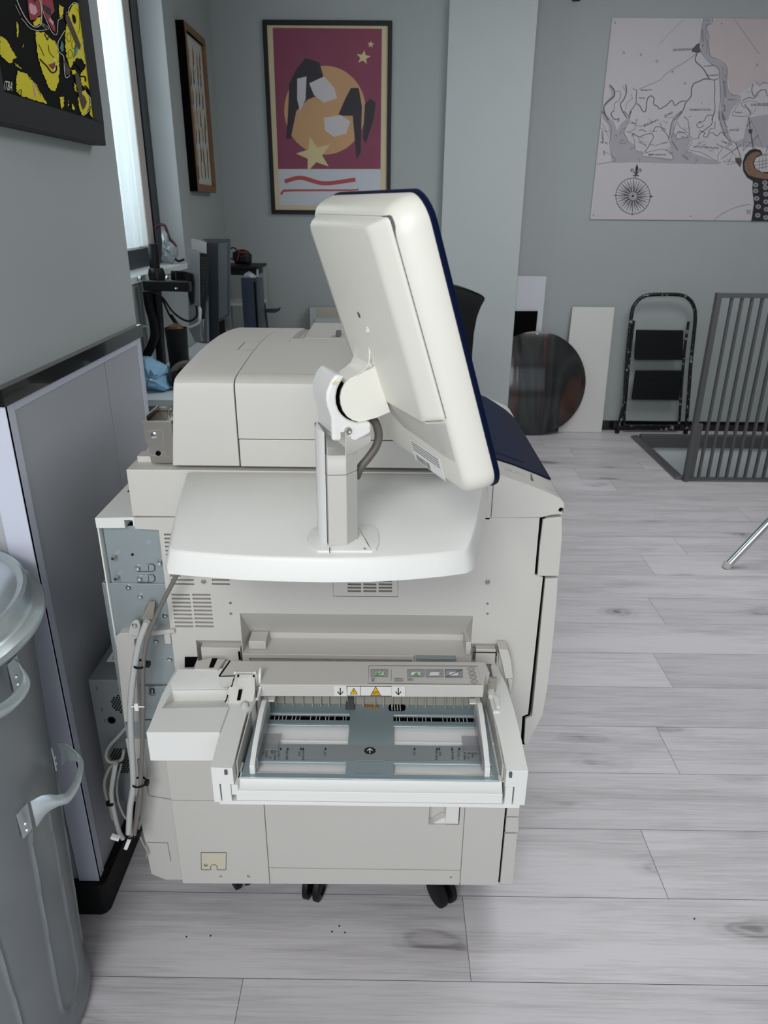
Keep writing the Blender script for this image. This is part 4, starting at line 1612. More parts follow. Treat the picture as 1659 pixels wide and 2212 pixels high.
# post
zb, zt = ZS + 0.007, PY(742, 940, PC.y - 0.02).z + 0.007
near_pts = [PZ(x, y, zb) for x, y in ((687, 1160), (690, 1167), (698, 1174), (707, 1179))]
pa = [PZ(x, y, zb) for x, y in ((711, 1179), (750, 1178), (773, 1165))]
back = uW * 0.052
mb = MB()
f1_ = [Vector((p.x, p.y, 0)) for p in near_pts]
pl1 = [(p.x, p.y) for p in f1_] + [(f1_[-1].x + back.x * 0.6, f1_[-1].y + back.y * 0.9), (f1_[0].x + 0.0005, f1_[0].y + 0.026)]
mb.prism(pl1, 'z', zb, zt)
post = mb.build('stand_post', M['lite'], monitor, 0.001)
mb = MB()
f2_ = [Vector((p.x, p.y, 0)) for p in pa]
pl2 = [(p.x, p.y) for p in f2_] + [(f2_[-1].x + back.x * 0.5, f2_[-1].y + back.y * 0.5), (f2_[1].x + back.x, f2_[1].y + back.y), (f2_[0].x + back.x, f2_[0].y + back.y)]
zm = PY(735, 1026, PC.y - 0.03).z
mb.prism(pl2, 'z', zb, zm - 0.0008)
mb.build('post_cover', M['grey_plastic'], post, 0.0008)
mb = MB()
mb.prism(pl2, 'z', zm, zt)
zc = PY(735, 985, PC.y - 0.03).z
pc = [(p.x, p.y) for p in f2_[:2]] + [(f2_[2].x + 0.018, f2_[2].y + 0.004), (f2_[2].x + 0.019 + back.x * 0.5, f2_[2].y + back.y * 0.6), (f2_[1].x + back.x, f2_[1].y + back.y), (f2_[0].x + back.x, f2_[0].y + back.y)]
mb.loft([[(a, b_, zc) for a, b_ in pl2], [(a, b_, zc + 0.012) for a, b_ in pc], [(a, b_, zt) for a, b_ in pc]])
mb.build('post_collar', M['grey_plastic'], post, 0.0008)
mb = MB()
mb.prism([(f1_[-1].x - 0.004, f1_[-1].y + 0.010), (f2_[0].x + 0.004, f2_[0].y + 0.010), (f2_[0].x + back.x, f2_[0].y + back.y), (f1_[-1].x + 0.001, f1_[-1].y + back.y * 0.8)], 'z', zb, zt - 0.012)
mb.build('post_gap', M['black'], post)
# head with the hinge cradle
hp_near = [(715, 824), (727, 808), (747, 813), (737, 826), (730, 841), (727, 858), (728, 873), (733, 887), (740, 897), (750, 906), (762, 912), (773, 916), (803, 913), (803, 936), (770, 953), (718, 954), (716, 903), (708, 880), (705, 864), (706, 848)]
N0 = [SN(x, y) for x, y in hp_near]
far = []
for (x, y) in hp_near:
    far.append(SN(x, y) + uW * 0.064)
mb = MB()
mid = [p + uW * 0.004 for p in N0]
mb.loft([N0, far])
head = mb.build('hinge_head', M['lite'], monitor, 0.004, 3)
# hinge drum and neck of the screen, as one outline extruded along the hinge axis
neck = [(752, 716), (795, 735), (802, 765), (843, 890), (810, 902), (790, 909), (775, 911), (762, 908), (750, 900), (741, 888), (736, 873), (735, 857), (738, 842), (745, 828), (755, 818), (738, 800), (748, 785), (753, 762)]
nk_near = near + uW * 0.010


def SK(x, y, k):
    return PP(x, y, nk_near + uW * k, uW)


drum = [(795, 735), (797, 752), (806, 775), (843, 890), (812, 903), (790, 909), (775, 911), (762, 908), (750, 900), (741, 888), (736, 873), (735, 857), (738, 842), (745, 828), (757, 817), (775, 808), (788, 798), (796, 785), (797, 765)]
mb = MB()
D0 = [SK(x, y, 0) for x, y in drum]
mb.loft([D0, [p + uW * 0.040 for p in D0]])
mb.build('hinge_neck', M['shell'], monitor, 0.0015)
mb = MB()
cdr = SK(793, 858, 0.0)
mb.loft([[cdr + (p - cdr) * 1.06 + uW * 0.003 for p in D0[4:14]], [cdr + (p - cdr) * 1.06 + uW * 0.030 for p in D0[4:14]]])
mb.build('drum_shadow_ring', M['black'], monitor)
# the curved saddle that runs from the cover to the drum
sdl_near = [(795, 735), (800, 748), (798, 768), (796, 786), (788, 799), (774, 809), (757, 818)]
mb = MB()
A = [SK(x, y, 0.0) for x, y in sdl_near]
w_ = [0.062, 0.060, 0.058, 0.056, 0.053, 0.050, 0.047]
mb.loft([[a, a + uW * k_, a + uW * k_ + uN * 0.02, a + uN * 0.02] for a, k_ in zip(A, w_)])
mb.build('neck_saddle', M['shell'], monitor, 0.001)
mb = MB()
p = SN(752, 931)
mb.lathe([(0.0078, 0.0), (0.0078, -0.0009), (0.0058, -0.0009), (0.0058, 0.002)], p, 24, uW, cap=False)
mb.build('screw_boss', M['lite'], head)
mb = MB()
mb.lathe([(0.0048, 0.0), (0.0046, -0.0016), (0.003, -0.002), (0.0012, -0.001), (0, -0.001)], p, 20, uW)
mb.build('screw', M['steel'], head)
# glue stains on the head
mb = MB()
st = MB()
frg = lambda x, y, off: SN(x, y, -0.0006 - off)
st.poly([(716, 829), (724, 823), (733, 826), (738, 823), (730, 831), (722, 832)], frg)
st.build('glue_stain', mat('amber_glue', 'D9C79A', 0.3), head, fix=False)
# cable between head and post
mb = MB()
cp_ = [PP(x, y, near + uW * 0.03, uW) for x, y in ((800, 900), (812, 915), (818, 940), (812, 965), (795, 990), (780, 1008), (772, 1025), (768, 1032))]
mb.tube(cp_, 0.0058, 12, 5)
mb.build('hinge_cable', mat('brown_grey_cable', '5B5650', 0.5), monitor)
# ------------------------------------------------------------------ cables beside the copier
YC = 1.150


def cable(name, pts, r, m, label, ys=YC, parent=None, y2=None):
    mb = MB()
    n = len(pts)
    P_ = [PY(x, y, ys if y2 is None else ys + (y2 - ys) * i / (n - 1)) for i, (x, y) in enumerate(pts)]
    mb.tube(P_, r, 14, 6)
    o = mb.build(name, m, parent)
    if label:
        tag(o, label, 'cable')
    return o


pale = cable('signal_cable', [(318, 1342), (306, 1372), (297, 1405), (291, 1440), (286, 1476), (282, 1530), (283, 1585), (286, 1639), (288, 1688), (286, 1712), (281, 1745), (278, 1800)], 0.0064, M['cable_white'],
             'thick pale grey cable running down from the metal plug connector')
taupe = cable('monitor_cable', [(388, 1222), (380, 1245), (352, 1300), (326, 1356), (314, 1398), (309, 1452), (309, 1517), (308, 1571), (307, 1625), (304, 1680), (301, 1734), (291, 1800)], 0.0042, M['cable_dark'],
              'taupe cable coming out from under the copier shelf, right strand of the bundle', ys=1.148)
cable('power_cord', [(300, 1640), (303, 1690), (297, 1730), (292, 1770), (284, 1805)], 0.0034, M['cable'], 'short grey cord between the two long strands at the foot of the bundle', ys=1.17)
cable('power_cord', [(310, 1600), (313, 1680), (310, 1740), (302, 1780), (292, 1806)], 0.0034, M['cable'], 'outermost grey cord nearest the copier at the foot of the bundle', ys=1.175)
cable('looped_cord', [(282, 1560), (256, 1590), (236, 1612), (229, 1632), (238, 1646), (262, 1641), (268, 1620)], 0.0036, M['cable'], 'grey cord making a loop in front of the controller box fan', ys=1.225)
cable('looped_cord', [(256, 1645), (238, 1658), (226, 1688), (229, 1718), (238, 1742), (244, 1770)], 0.0036, M['cable'], 'grey cord bowing out to the left below the upper loop', ys=1.225)
wc = cable('network_cable', [(250, 1650), (243, 1690), (241, 1720), (248, 1760), (257, 1795), (266, 1812)], 0.0052, M['cable_white'], 'thick pale cable dropping left of the honeycomb fan', ys=1.205)
cable('thin_cord', [(262, 1650), (253, 1690), (255, 1730), (268, 1762), (276, 1770)], 0.0026, M['cable'], 'thin grey cord curving over the honeycomb fan', ys=1.222)
cable('thin_cord', [(300, 1800), (308, 1820), (318, 1840), (316, 1850)], 0.0018, M['cable'], 'thin cord end sticking out by the rear cover low down', ys=1.195)
for (x, y, w, pr_) in ((301, 1437, 13, pale), (299, 1693, 13, pale), (283, 1803, 16, taupe)):
    a = PY(x, y, YC)
    mb = MB()
    R0 = 0.0125 if y < 1500 else 0.0135
    mb.lathe([(R0, -0.0022), (R0 + 0.0012, -0.0022), (R0 + 0.0012, 0.0022), (R0, 0.0022)], (a.x, a.y + 0.004, a.z), 28, (0.05, 0, 1), cap=False)
    mb.box(a.x + R0 - 0.001, a.x + R0 + 0.007, a.y - 0.002, a.y + 0.008, a.z - 0.004, a.z + 0.005)
    mb.build('cable_tie', M['blackp'], pr_)
a = PY(240, 1734, 1.205)
mb = MB()
mb.lathe([(0.0062, -0.004), (0.0075, -0.004), (0.0075, 0.004), (0.0062, 0.004)], (a.x, a.y, a.z), 24, (0.1, 0, 1), cap=False)
mb.box(a.x - 0.010, a.x - 0.006, a.y - 0.004, a.y + 0.002, a.z - 0.006, a.z + 0.004)
mb.build('cable_tie', M['blackp'], wc)
a = PY(299, 1522, YC)
mb = MB()
mb.box(a.x - 0.005, a.x + 0.003, a.y - 0.010, a.y - 0.006, a.z - 0.008, a.z + 0.008)
mb.box(a.x - 0.012, a.x + 0.014, a.y - 0.0075, a.y - 0.006, a.z - 0.0015, a.z + 0.0015)
mb.build('white_tie', M['white'], pale, 0.0008)
mb = MB()
for q in ((258, 1812, 240, 1806), (280, 1812, 272, 1832)):
    mb.bar(PY(q[0], q[1], 1.16), PY(q[2], q[3], 1.16), 0.010, 0.008)
mb.build('plug', M['white'], taupe, 0.001)

# ------------------------------------------------------------------ galvanised bin in the left foreground
BC = Vector((-0.825, 0.955, 0.0))
bin_ = thing('galvanised_bin', BC, 'large dented galvanised steel bin with lid and side handles, at the left edge', 'bin')
mb = MB()
prof_b = [(0.19, 0.012), (0.206, 0.0), (0.214, 0.006), (0.217, 0.02), (0.215, 0.034), (0.2095, 0.045), (0.209, 0.07)]
rings = []
nseg = 540
H0, H1, R0, R1 = 0.07, 0.90, 0.209, 0.243


def rad(z, th):
    r = R0 + (R1 - R0) * (z - H0) / (H1 - H0)
    d = 0.0
    # tall pressed loops around the body
    pitch = 2 * math.pi / 9
    tl = (th + 0.06 + pitch / 2) % pitch - pitch / 2
    hw = 0.165 - 0.05 * max(0, (z - 0.2) / 0.5)
    zt_, zb_ = 0.53, 0.12
    # distance to loop outline
    if zb_ < z < zt_:
        dd = abs(abs(tl) - hw)
        d = max(d, 0.0042 * math.exp(-(dd / 0.013) ** 2))
    for zc_ in (zt_, zb_):
        rr = math.hypot(tl, (z - zc_) / 0.30)
        if (zc_ == zt_ and z >= zc_) or (zc_ == zb_ and z <= zc_):
            d = max(d, 0.0045 * math.exp(-((rr - (0.165 - 0.05 * max(0, (zc_ - 0.2) / 0.5))) / 0.014) ** 2))
    return r + d


for r, z in prof_b[:-1]:
    rings.append([BC + Vector((r * math.cos(2 * math.pi * k / nseg), r * math.sin(2 * math.pi * k / nseg), z)) for k in range(nseg)])
for z in np.linspace(H0, H1, 130):
    rings.append([BC + Vector((rad(z, 2 * math.pi * k / nseg) * math.cos(2 * math.pi * k / nseg), rad(z, 2 * math.pi * k / nseg) * math.sin(2 * math.pi * k / nseg), z)) for k in range(nseg)])
mb.loft(rings)
mb.build('bin_body', M['galv'], bin_, sharp=50)
mb = MB()
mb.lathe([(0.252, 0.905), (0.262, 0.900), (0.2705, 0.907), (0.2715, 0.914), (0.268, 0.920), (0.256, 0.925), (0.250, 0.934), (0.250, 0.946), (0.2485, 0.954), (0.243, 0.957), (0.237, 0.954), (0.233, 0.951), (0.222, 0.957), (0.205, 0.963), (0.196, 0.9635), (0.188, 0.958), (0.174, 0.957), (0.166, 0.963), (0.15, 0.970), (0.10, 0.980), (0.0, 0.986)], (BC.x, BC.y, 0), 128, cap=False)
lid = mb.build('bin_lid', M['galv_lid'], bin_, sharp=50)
mb = MB()
mb.tube([(BC.x - 0.06, BC.y, 0.975), (BC.x - 0.055, BC.y, 1.0), (BC.x - 0.03, BC.y, 1.012), (BC.x + 0.03, BC.y, 1.012), (BC.x + 0.055, BC.y, 1.0), (BC.x + 0.06, BC.y, 0.975)], 0.006, 10, 5)
mb.build('lid_handle', M['galv_lid'], lid)


def handle(th, zc_, w, out, drop):
    """Pressed strap handle standing off the body."""
    e = Vector((math.cos(th), math.sin(th), 0))
    t = Vector((-math.sin(th), math.cos(th), 0))
    r = R0 + (R1 - R0) * (zc_ - H0) / (H1 - H0)
    c = BC + Vector((0, 0, zc_))
    mb = MB()
    path = [(-w, 0.002, -0.012), (-w, 0.004, -0.028), (-w * 0.94, 0.012, 0.0), (-w * 0.82, out * 0.55, 0.012), (-w * 0.68, out * 0.9, 0.008), (-w * 0.5, out, 0.0), (0, out * 1.02, -drop * 0.2), (w * 0.5, out, 0.0), (w * 0.68, out * 0.9, 0.008), (w * 0.82, out * 0.55, 0.012), (w * 0.94, 0.012, 0.0), (w, 0.004, -0.028), (w, 0.002, -0.012)]
    path = path[2:-2]
    pts = []
    for a, o, zz in path:
        ang = a / r
        ee = Vector((math.cos(th + ang), math.sin(th + ang), 0))
        base_ = BC + Vector((0, 0, zc_)) + ee * (r + 0.001)
        pts.append(base_ + e * o + Vector((0, 0, zz)))
    pts = catmull(pts, 5)
    rings = []
    n_ = len(pts)
    for i, p in enumerate(pts):
        f = abs(2 * i / (n_ - 1) - 1)
        hw = 0.012 + 0.016 * max(0, (f - 0.55) / 0.45)
        tdir = (pts[min(i + 1, n_ - 1)] - pts[max(i - 1, 0)]).normalized()
        nn = tdir.cross(Vector((0, 0, 1))).normalized()
        ring_ = []
        for (uu, dd) in ((-1, 0), (-0.6, 0.0035), (0, 0.006), (0.6, 0.0035), (1, 0)):
            ring_.append(p + Vector((0, 0, hw * uu)) + nn * dd)
        for (uu, dd) in ((1, 0), (0.6, 0.0035), (0, 0.006), (-0.6, 0.0035), (-1, 0)):
            ring_.append(p + Vector((0, 0, hw * uu)) + nn * (dd - 0.0016))
        rings.append(ring_)
    mb.loft(rings)
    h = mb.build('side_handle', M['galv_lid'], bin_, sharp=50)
    for s_ in (-1, 1):
        ang = s_ * w * 1.02 / r
        ee = Vector((math.cos(th + ang), math.sin(th + ang), 0))
        mb = MB()
        pc_ = BC + ee * (r + 0.0008) + Vector((0, 0, zc_))
        tt = Vector((-ee.y, ee.x, 0))
        mb.loft([[pc_ + tt * 0.013 + Vector((0, 0, 0.02)), pc_ - tt * 0.013 + Vector((0, 0, 0.02)), pc_ - tt * 0.011 - Vector((0, 0, 0.034)), pc_ + tt * 0.011 - Vector((0, 0, 0.034))],
                 [pc_ + ee * 0.002 + tt * 0.013 + Vector((0, 0, 0.02)), pc_ + ee * 0.002 - tt * 0.013 + Vector((0, 0, 0.02)), pc_ + ee * 0.002 - tt * 0.011 - Vector((0, 0, 0.034)), pc_ + ee * 0.002 + tt * 0.011 - Vector((0, 0, 0.034))]])
        for zz in (-0.012, -0.026):
            mb.lathe([(0.004, 0.002), (0.003, 0.0045), (0, 0.005)], pc_ + Vector((0, 0, zz)), 12, ee)
        mb.build('handle_plate', M['galv_lid'], h, sharp=40)


handle(math.radians(7), 0.592, 0.078, 0.05, 0.02)
handle(math.radians(-19), 0.858, 0.066, 0.046, 0.02)

# ------------------------------------------------------------------ framed pop art print on the near wall block
XA = -0.646
chimp = thing('framed_print', (-0.66, 1.565, 1.655), 'yellow and black pop art print of an ape in a deep black frame', 'picture')
FR = dict(y0=1.318, y1=1.806, z0=1.654, z1=2.32)
mb = MB()
b_ = 0.046
y0, y1, z0, z1 = FR['y0'], FR['y1'], FR['z0'], FR['z1']
for (a0, a1, c0, c1) in ((y0, y1, z0, z0 + b_), (y0, y1, z1 - b_, z1), (y0, y0 + b_, z0 + b_, z1 - b_), (y1 - b_ * 0.9, y1, z0 + b_, z1 - b_)):
    mb.box(-0.672, -0.640, a0, a1, c0, c1)
mb.build('frame', mat('black_stained_wood', '0A0D12', 0.6, var=0.15, vscale=30), chimp, 0.002)
mb = MB()
mb.box(-0.672, XA - 0.002, y0 + b_, y1 - b_ * 0.9, z0 + b_, z1 - b_)
mb.build('print_sheet', mat('print_black', '060607', 0.7, spec=0.15), chimp)
fx = frX(XA - 0.001)
yel = mat('print_yellow', 'E6D80E', 0.5)
Zs = 6.704   # zoomed trace of the print, divided back to photo pixels


def tr(pts):
    return [(a / Zs, b / Zs) for a, b in pts]


def furry(pts, amp=6, step=9):
    out = []
    n = len(pts)
    rnd = random.Random(int(pts[0][0]))
    for i in range(n):
        a, b = Vector(pts[i]), Vector(pts[(i + 1) % n])
        L_ = (b - a).length
        m_ = max(1, int(L_ / step))
        nn = Vector(((b - a).y, -(b - a).x)).normalized()
        for k in range(m_):
            p = a + (b - a) * (k / m_) + nn * rnd.uniform(-amp, amp)
            out.append((p.x, p.y))
    return out


mb = MB()
for pts in ([(0, 525), (60, 545), (110, 600), (150, 680), (190, 760), (240, 830), (190, 860), (180, 900), (130, 910), (80, 870), (0, 790)],
            [(520, 450), (600, 470), (640, 470), (700, 530), (790, 600), (830, 680), (850, 800), (860, 1000), (850, 1150), (830, 1260), (790, 1320), (720, 1290), (680, 1200), (620, 1060), (570, 900), (540, 740), (515, 560)],
            [(250, 1030), (330, 1040), (400, 1080), (450, 1150), (520, 1210), (560, 1300), (620, 1400), (680, 1500), (560, 1470), (400, 1420), (290, 1380), (240, 1320), (235, 1180)],
            [(245, 310), (262, 360), (265, 540), (250, 540), (240, 400)],
            [(330, 630), (340, 660), (335, 690), (325, 670)],
            [(480, 330), (560, 250), (600, 230), (590, 340), (540, 375), (500, 370)],
            [(850, 60), (890, 90), (930, 110), (915, 210), (870, 260), (855, 180)],
            [(990, 190), (1060, 50), (1130, 60), (1190, 120), (1225, 230), (1255, 420), (1300, 700), (1345, 1050), (1400, 1730), (1330, 1700), (1300, 1660), (1320, 1500), (1280, 1300), (1190, 1230), (1160, 1080), (1250, 960), (1180, 850), (1100, 840), (1020, 1000), (960, 800), (940, 560), (965, 310)],
            [(1030, 1020), (1090, 1010), (1110, 1090), (1060, 1100)],
            [(1150, 1330), (1230, 1300), (1290, 1400), (1300, 1520), (1250, 1640), (1190, 1670), (1150, 1560), (1130, 1440)],
            [(870, 1400), (920, 1400), (925, 1520), (905, 1580), (870, 1500)],
            [(1060, 1180), (1100, 1230), (1120, 1340), (1080, 1300)], [(200, 900), (270, 950), (330, 1000), (300, 1000), (230, 950)],
            [(1050, 1500), (1080, 1560), (1070, 1600), (1045, 1560)], [(980, 1450), (1005, 1520), (985, 1540)]):
    mb.poly(tr(furry(pts, 9, 16)), fx, 0.0004)
fq = lambda x, y, off: Vector((XA + 0.001 + off, x, y))
mb.poly([(p[0] + 0.004 * math.sin(i * 2.7), p[1] + 0.004 * math.cos(i * 3.1)) for i, p in enumerate(circ(1.60, 2.09, 0.085, 40, 0.06))], fq, 0.0004)
mb.poly([(1.42, 1.98), (1.45, 2.02), (1.46, 2.10), (1.44, 2.15), (1.42, 2.08)], fq, 0.0004)
mb.poly([(1.70, 2.00), (1.75, 2.05), (1.755, 2.2), (1.72, 2.15)], fq, 0.0004)
mb.build('yellow_area', yel, chimp, fix=False)
mb = MB()
for pts, w in (([(245, 0), (300, 130), (390, 290), (480, 380), (540, 390), (590, 350), (605, 250), (600, 120), (575, 0)], 9), ([(595, 0), (625, 170), (680, 310), (740, 440), (790, 500), (825, 490), (835, 400), (845, 290), (890, 270), (910, 240)], 7),
               ([(580, 350), (640, 385), (600, 330), (700, 400), (690, 425), (640, 395)], 4), ([(225, 70), (260, 150), (295, 220)], 4), ([(310, 265), (360, 320), (420, 395), (500, 435), (590, 440), (680, 430)], 6), ([(780, 580), (820, 640)], 5),
               ([(960, 180), (990, 170), (1005, 110), (1060, 45), (1110, 45), (1160, 110)], 8), ([(940, 440), (880, 540), (840, 620), (850, 740), (900, 790), (925, 830), (930, 980), (945, 1100), (970, 1125), (1015, 1090)], 8),
               ([(1210, 420), (1200, 640), (1170, 800), (1240, 880), (1245, 970)], 6), ([(1230, 1330), (1310, 1430), (1290, 1590), (1220, 1670), (1180, 1650)], 7), ([(1250, 640), (1230, 820), (1270, 800), (1275, 700)], 5)):
    mb.stroke(tr(pts), w / Zs, fx, 0.0012, smooth=4)
mb.poly(tr([(770, 830), (800, 850), (800, 890), (775, 880)]), fx, 0.0012)
mb.poly(tr([(780, 960), (800, 980), (795, 1030), (770, 1010)]), fx, 0.0012)
mb.text('ITBA', 120 / Zs, 1250 / Zs, 190 / Zs, fx, 0.13, 0.0012, sx=0.32, bold=0.1)
mb.build('white_line', mat('print_white', 'F2F0E0', 0.5), chimp, fix=False)
mb = MB()
for pts, w in (([(575, 850), (620, 900), (680, 960), (730, 1030), (770, 1055), (815, 1020), (820, 950)], 18), ([(560, 640), (600, 720), (640, 810)], 7), ([(700, 650), (720, 760), (790, 840)], 7), ([(640, 490), (660, 520), (690, 580), (700, 520)], 12),
               ([(1060, 900), (1130, 940), (1180, 1010), (1210, 1000)], 26), ([(1110, 1000), (1160, 1100), (1230, 1110), (1240, 1180)], 22), ([(1000, 1090), (1080, 1090), (1110, 1200)], 20), ([(1230, 1240), (1280, 1300), (1310, 1400)], 24), ([(1195, 0), (1240, 330)], 6), ([(1290, 980), (1330, 1330)], 14), ([(1340, 1440), (1350, 1640)], 14), ([(500, 1200), (600, 1400)], 4), ([(250, 1340), (310, 1300), (300, 1380)], 8),
               ([(410, 1090), (440, 1150)], 6), ([(1100, 120), (1150, 190), (1150, 420), (1130, 490)], 4)):
    mb.stroke(tr(pts), w / Zs, fx, 0.0010, smooth=4)
mb.poly(tr([(1050, 200), (1090, 230), (1105, 300), (1090, 350), (1060, 320), (1045, 250)]), fx, 0.0010)
mb.poly(tr([(1235, 650), (1265, 660), (1250, 820), (1230, 800)]), fx, 0.0010)
for (cx_, cy_) in ((1000, 540), (1070, 640), (1020, 780), (960, 900)):
    mb.stroke([((cx_ + 30 * math.cos(t)) / Zs, (cy_ + 66 * math.sin(t)) / Zs) for t in np.linspace(0, 6.28, 20)], 5 / Zs, fx, 0.0014)
mb.build('black_line', mat('print_ink', '060607', 0.7, spec=0.15), chimp, fix=False)
mb = MB()
mb.poly(tr([(400, 0), (590, 0), (595, 220), (560, 230), (520, 280), (440, 290), (410, 160)]), fx, 0.0006)
mb.poly(tr([(600, 0), (760, 0), (790, 160), (730, 240), (800, 380), (800, 470), (760, 430), (690, 300), (640, 180)]), fx, 0.0006)
mb.poly(tr([(700, 940), (800, 900), (800, 960), (770, 1010)]), fx, 0.0012)
mb.build('crimson_area', mat('print_crimson', 'A02838', 0.5), chimp, fix=False)
mb = MB()
mb.poly(tr([(430, 40), (520, 90), (545, 170), (500, 220), (440, 190), (420, 100)]), fx, 0.0009)
mb.poly(tr([(720, 250), (780, 320), (770, 370), (710, 300)]), fx, 0.0009)
mb.poly(tr([(470, 1170), (490, 1200), (530, 1390), (505, 1395)]), fx, 0.0009)
mb.build('pink_area', mat('print_pink', 'E0A8B8', 0.5), chimp, fix=False)
mb = MB()
mb.poly(tr([(620, 60), (740, 130), (740, 230), (690, 200), (650, 150)]), fx, 0.0010)
mb.poly(tr([(480, 0), (530, 0), (520, 30), (500, 40)]), fx, 0.0010)
mb.build('eye_shadow', mat('print_ink2', '0B0B0D', 0.35), chimp, fix=False)
mb = MB()
mb.poly(tr([(950, 190), (1000, 230), (1170, 650), (1160, 720), (1120, 680), (950, 290)]), fx, 0.0014)
mb.poly(tr([(925, 850), (960, 900), (1020, 1010), (1010, 1080), (960, 1090), (935, 980)]), fx, 0.0010)
mb.poly(tr([(1190, 1360), (1230, 1400), (1260, 1480), (1230, 1560), (1200, 1590), (1170, 1500), (1130, 1330), (1100, 1200), (1090, 1060), (1130, 1060), (1180, 1200)]), fx, 0.0012)
mb.build('brown_area', mat('print_brown', '4A352B', 0.4), chimp, fix=False)
mb = MB()
mb.poly(tr([(895, 590), (920, 640), (920, 740), (890, 750), (870, 690)]), fx, 0.0010)
mb.poly(tr([(1090, 640), (1130, 700), (1110, 790), (1060, 850)]), fx, 0.0010)
mb.build('teal_area', mat('print_teal', '4C8C80', 0.4), chimp, fix=False)

# ------------------------------------------------------------------ poster on the back wall (plain stand-in artwork)
poster = thing('framed_poster', (-0.396, YP, 1.49), 'crimson and cream poster with a pale disc and stars in a thin black frame', 'poster')
o4 = xz([(568, 45), (845, 45), (842, 463), (587, 463)], 5.135)
px0, px1, pz0, pz1 = -0.786, -0.006, 1.489, 2.567
mb = MB()
t_ = 0.026
for (a0, a1, c0, c1) in ((px0, px1, pz0, pz0 + t_), (px0, px1, pz1 - t_, pz1), (px0, px0 + t_, pz0 + t_, pz1 - t_), (px1 - t_, px1, pz0 + t_, pz1 - t_)):
    mb.box(a0, a1, 5.128, YP, c0, c1)
mb.build('frame', M['blackp'], poster, 0.001)
mb = MB()
mb.box(px0 + t_, px1 - t_, 5.1395, YP, pz0 + t_, pz1 - t_)
mb.build('paper', mat('cream_paper', 'BDAF8F', 0.6), poster)
fp = frY(5.139)
mb = MB()
mb.poly([(589, 60), (825, 62), (822, 365), (601, 365)], fp, 0.0005)
mb.build('crimson_field', mat('poster_crimson', '78304A', 0.6, var=0.12), poster, fix=False)
mb = MB()
mb.poly([(601, 366), (822, 366), (820, 446), (605, 443)], fp, 0.0005)
mb.build('white_field', mat('poster_white', 'B4B9C0', 0.6), poster, fix=False)
mb = MB()
mb.poly(circ(702, 238, 88, 48, 96), fp, 0.0010)
mb.build('pale_disc', mat('poster_peach', 'B58C63', 0.6, var=0.1), poster, fix=False)


def star(cx, cy, r, rot, k=0.42):
    return [(cx + (r if i % 2 == 0 else r * k) * math.sin(rot + i * math.pi / 5), cy - (r if i % 2 == 0 else r * k) * math.cos(rot + i * math.pi / 5)) for i in range(10)]


for (sx, sy, sr, sa) in ((785, 124, 16, 0.15), (801, 96, 8, 0.1), (679, 334, 40, -0.25)):
    mb = MB()
    mb.poly(star(sx, sy, sr, sa), fp, 0.0014)
    mb.build('star', mat('poster_star', 'BFB183', 0.6, var=0.08), poster, fix=False)
mb = MB()
mb.poly([(625, 180), (640, 150), (660, 125), (690, 135), (700, 170), (690, 205), (665, 215), (640, 240), (628, 300), (618, 300), (622, 250)], fp, 0.0018)
mb.poly([(745, 215), (758, 190), (775, 190), (782, 230), (779, 330), (770, 345), (762, 250), (730, 250)], fp, 0.0018)
mb.poly([(788, 225), (800, 213), (812, 222), (806, 262), (790, 310), (784, 300)], fp, 0.0018)
mb.build('dark_shape', mat('poster_dark', '231F28', 0.6), poster, fix=False)
mb = MB()
mb.poly([(668, 180), (700, 165), (722, 190), (728, 212), (700, 222), (678, 205)], fp, 0.0022)
mb.poly([(700, 255), (735, 248), (757, 262), (748, 288), (722, 296), (702, 282)], fp, 0.0022)
mb.poly([(642, 170), (662, 165), (660, 215), (648, 240), (642, 215)], fp, 0.0022)
mb.build('light_shape', mat('poster_light', 'B9B4B6', 0.6, var=0.08), poster, fix=False)
mb = MB()
mb.stroke([(607, 420), (612, 412), (640, 411), (760, 411), (775, 409)], [6, 3], fp, 0.0012)
mb.stroke([(615, 392), (650, 384), (700, 396), (768, 388)], 9, fp, 0.0012, smooth=5)
mb.build('red_stroke', mat('poster_red', 'A3403E', 0.6), poster, fix=False)

# ------------------------------------------------------------------ wooden framed picture on the left wall
wf = thing('framed_picture', (LX, 4.62, 1.6), 'brown wooden framed picture of small tan figures beside the window', 'picture')
q = [PX(a, b, LX + 0.04) for a, b in ((392, 38), (446, 85), (468, 421), (412, 419))]
ya_, yb_, za_, zb_ = 4.22, 4.80, 1.605, 2.40
ya_, yb_ = PX(377, 30, LX + 0.0).y, PX(468, 421, LX + 0.045).y
za_, zb_ = 1.607, PX(392, 38, LX + 0.045).z
mb = MB()
t_ = 0.036
for (a0, a1, c0, c1) in ((ya_, yb_, za_, za_ + t_), (ya_, yb_, zb_ - t_, zb_), (ya_, ya_ + t_, za_ + t_, zb_ - t_), (yb_ - t_, yb_, za_ + t_, zb_ - t_)):
    mb.box(LX, LX + 0.045, a0, a1, c0, c1)
mb.build('frame', mat('brown_wood', '6E4C2E', 0.5, var=0.2, vscale=20), wf, 0.003)
mb = MB()
mb.box(LX, LX + 0.043, ya_ - 0.003, ya_ - 0.0002, za_, zb_)
mb.build('dark_frame_side', M['black'], wf)
mb = MB()
mb.box(LX, LX + 0.028, ya_ + t_, yb_ - t_, za_ + t_, zb_ - t_)
mb.build('paper', mat('off_white_paper', 'B2B4B0', 0.5), wf)
mb = MB()
rr_ = random.Random(9)
frw = lambda x, y, off: Vector((LX + 0.0285 + off, x, y))
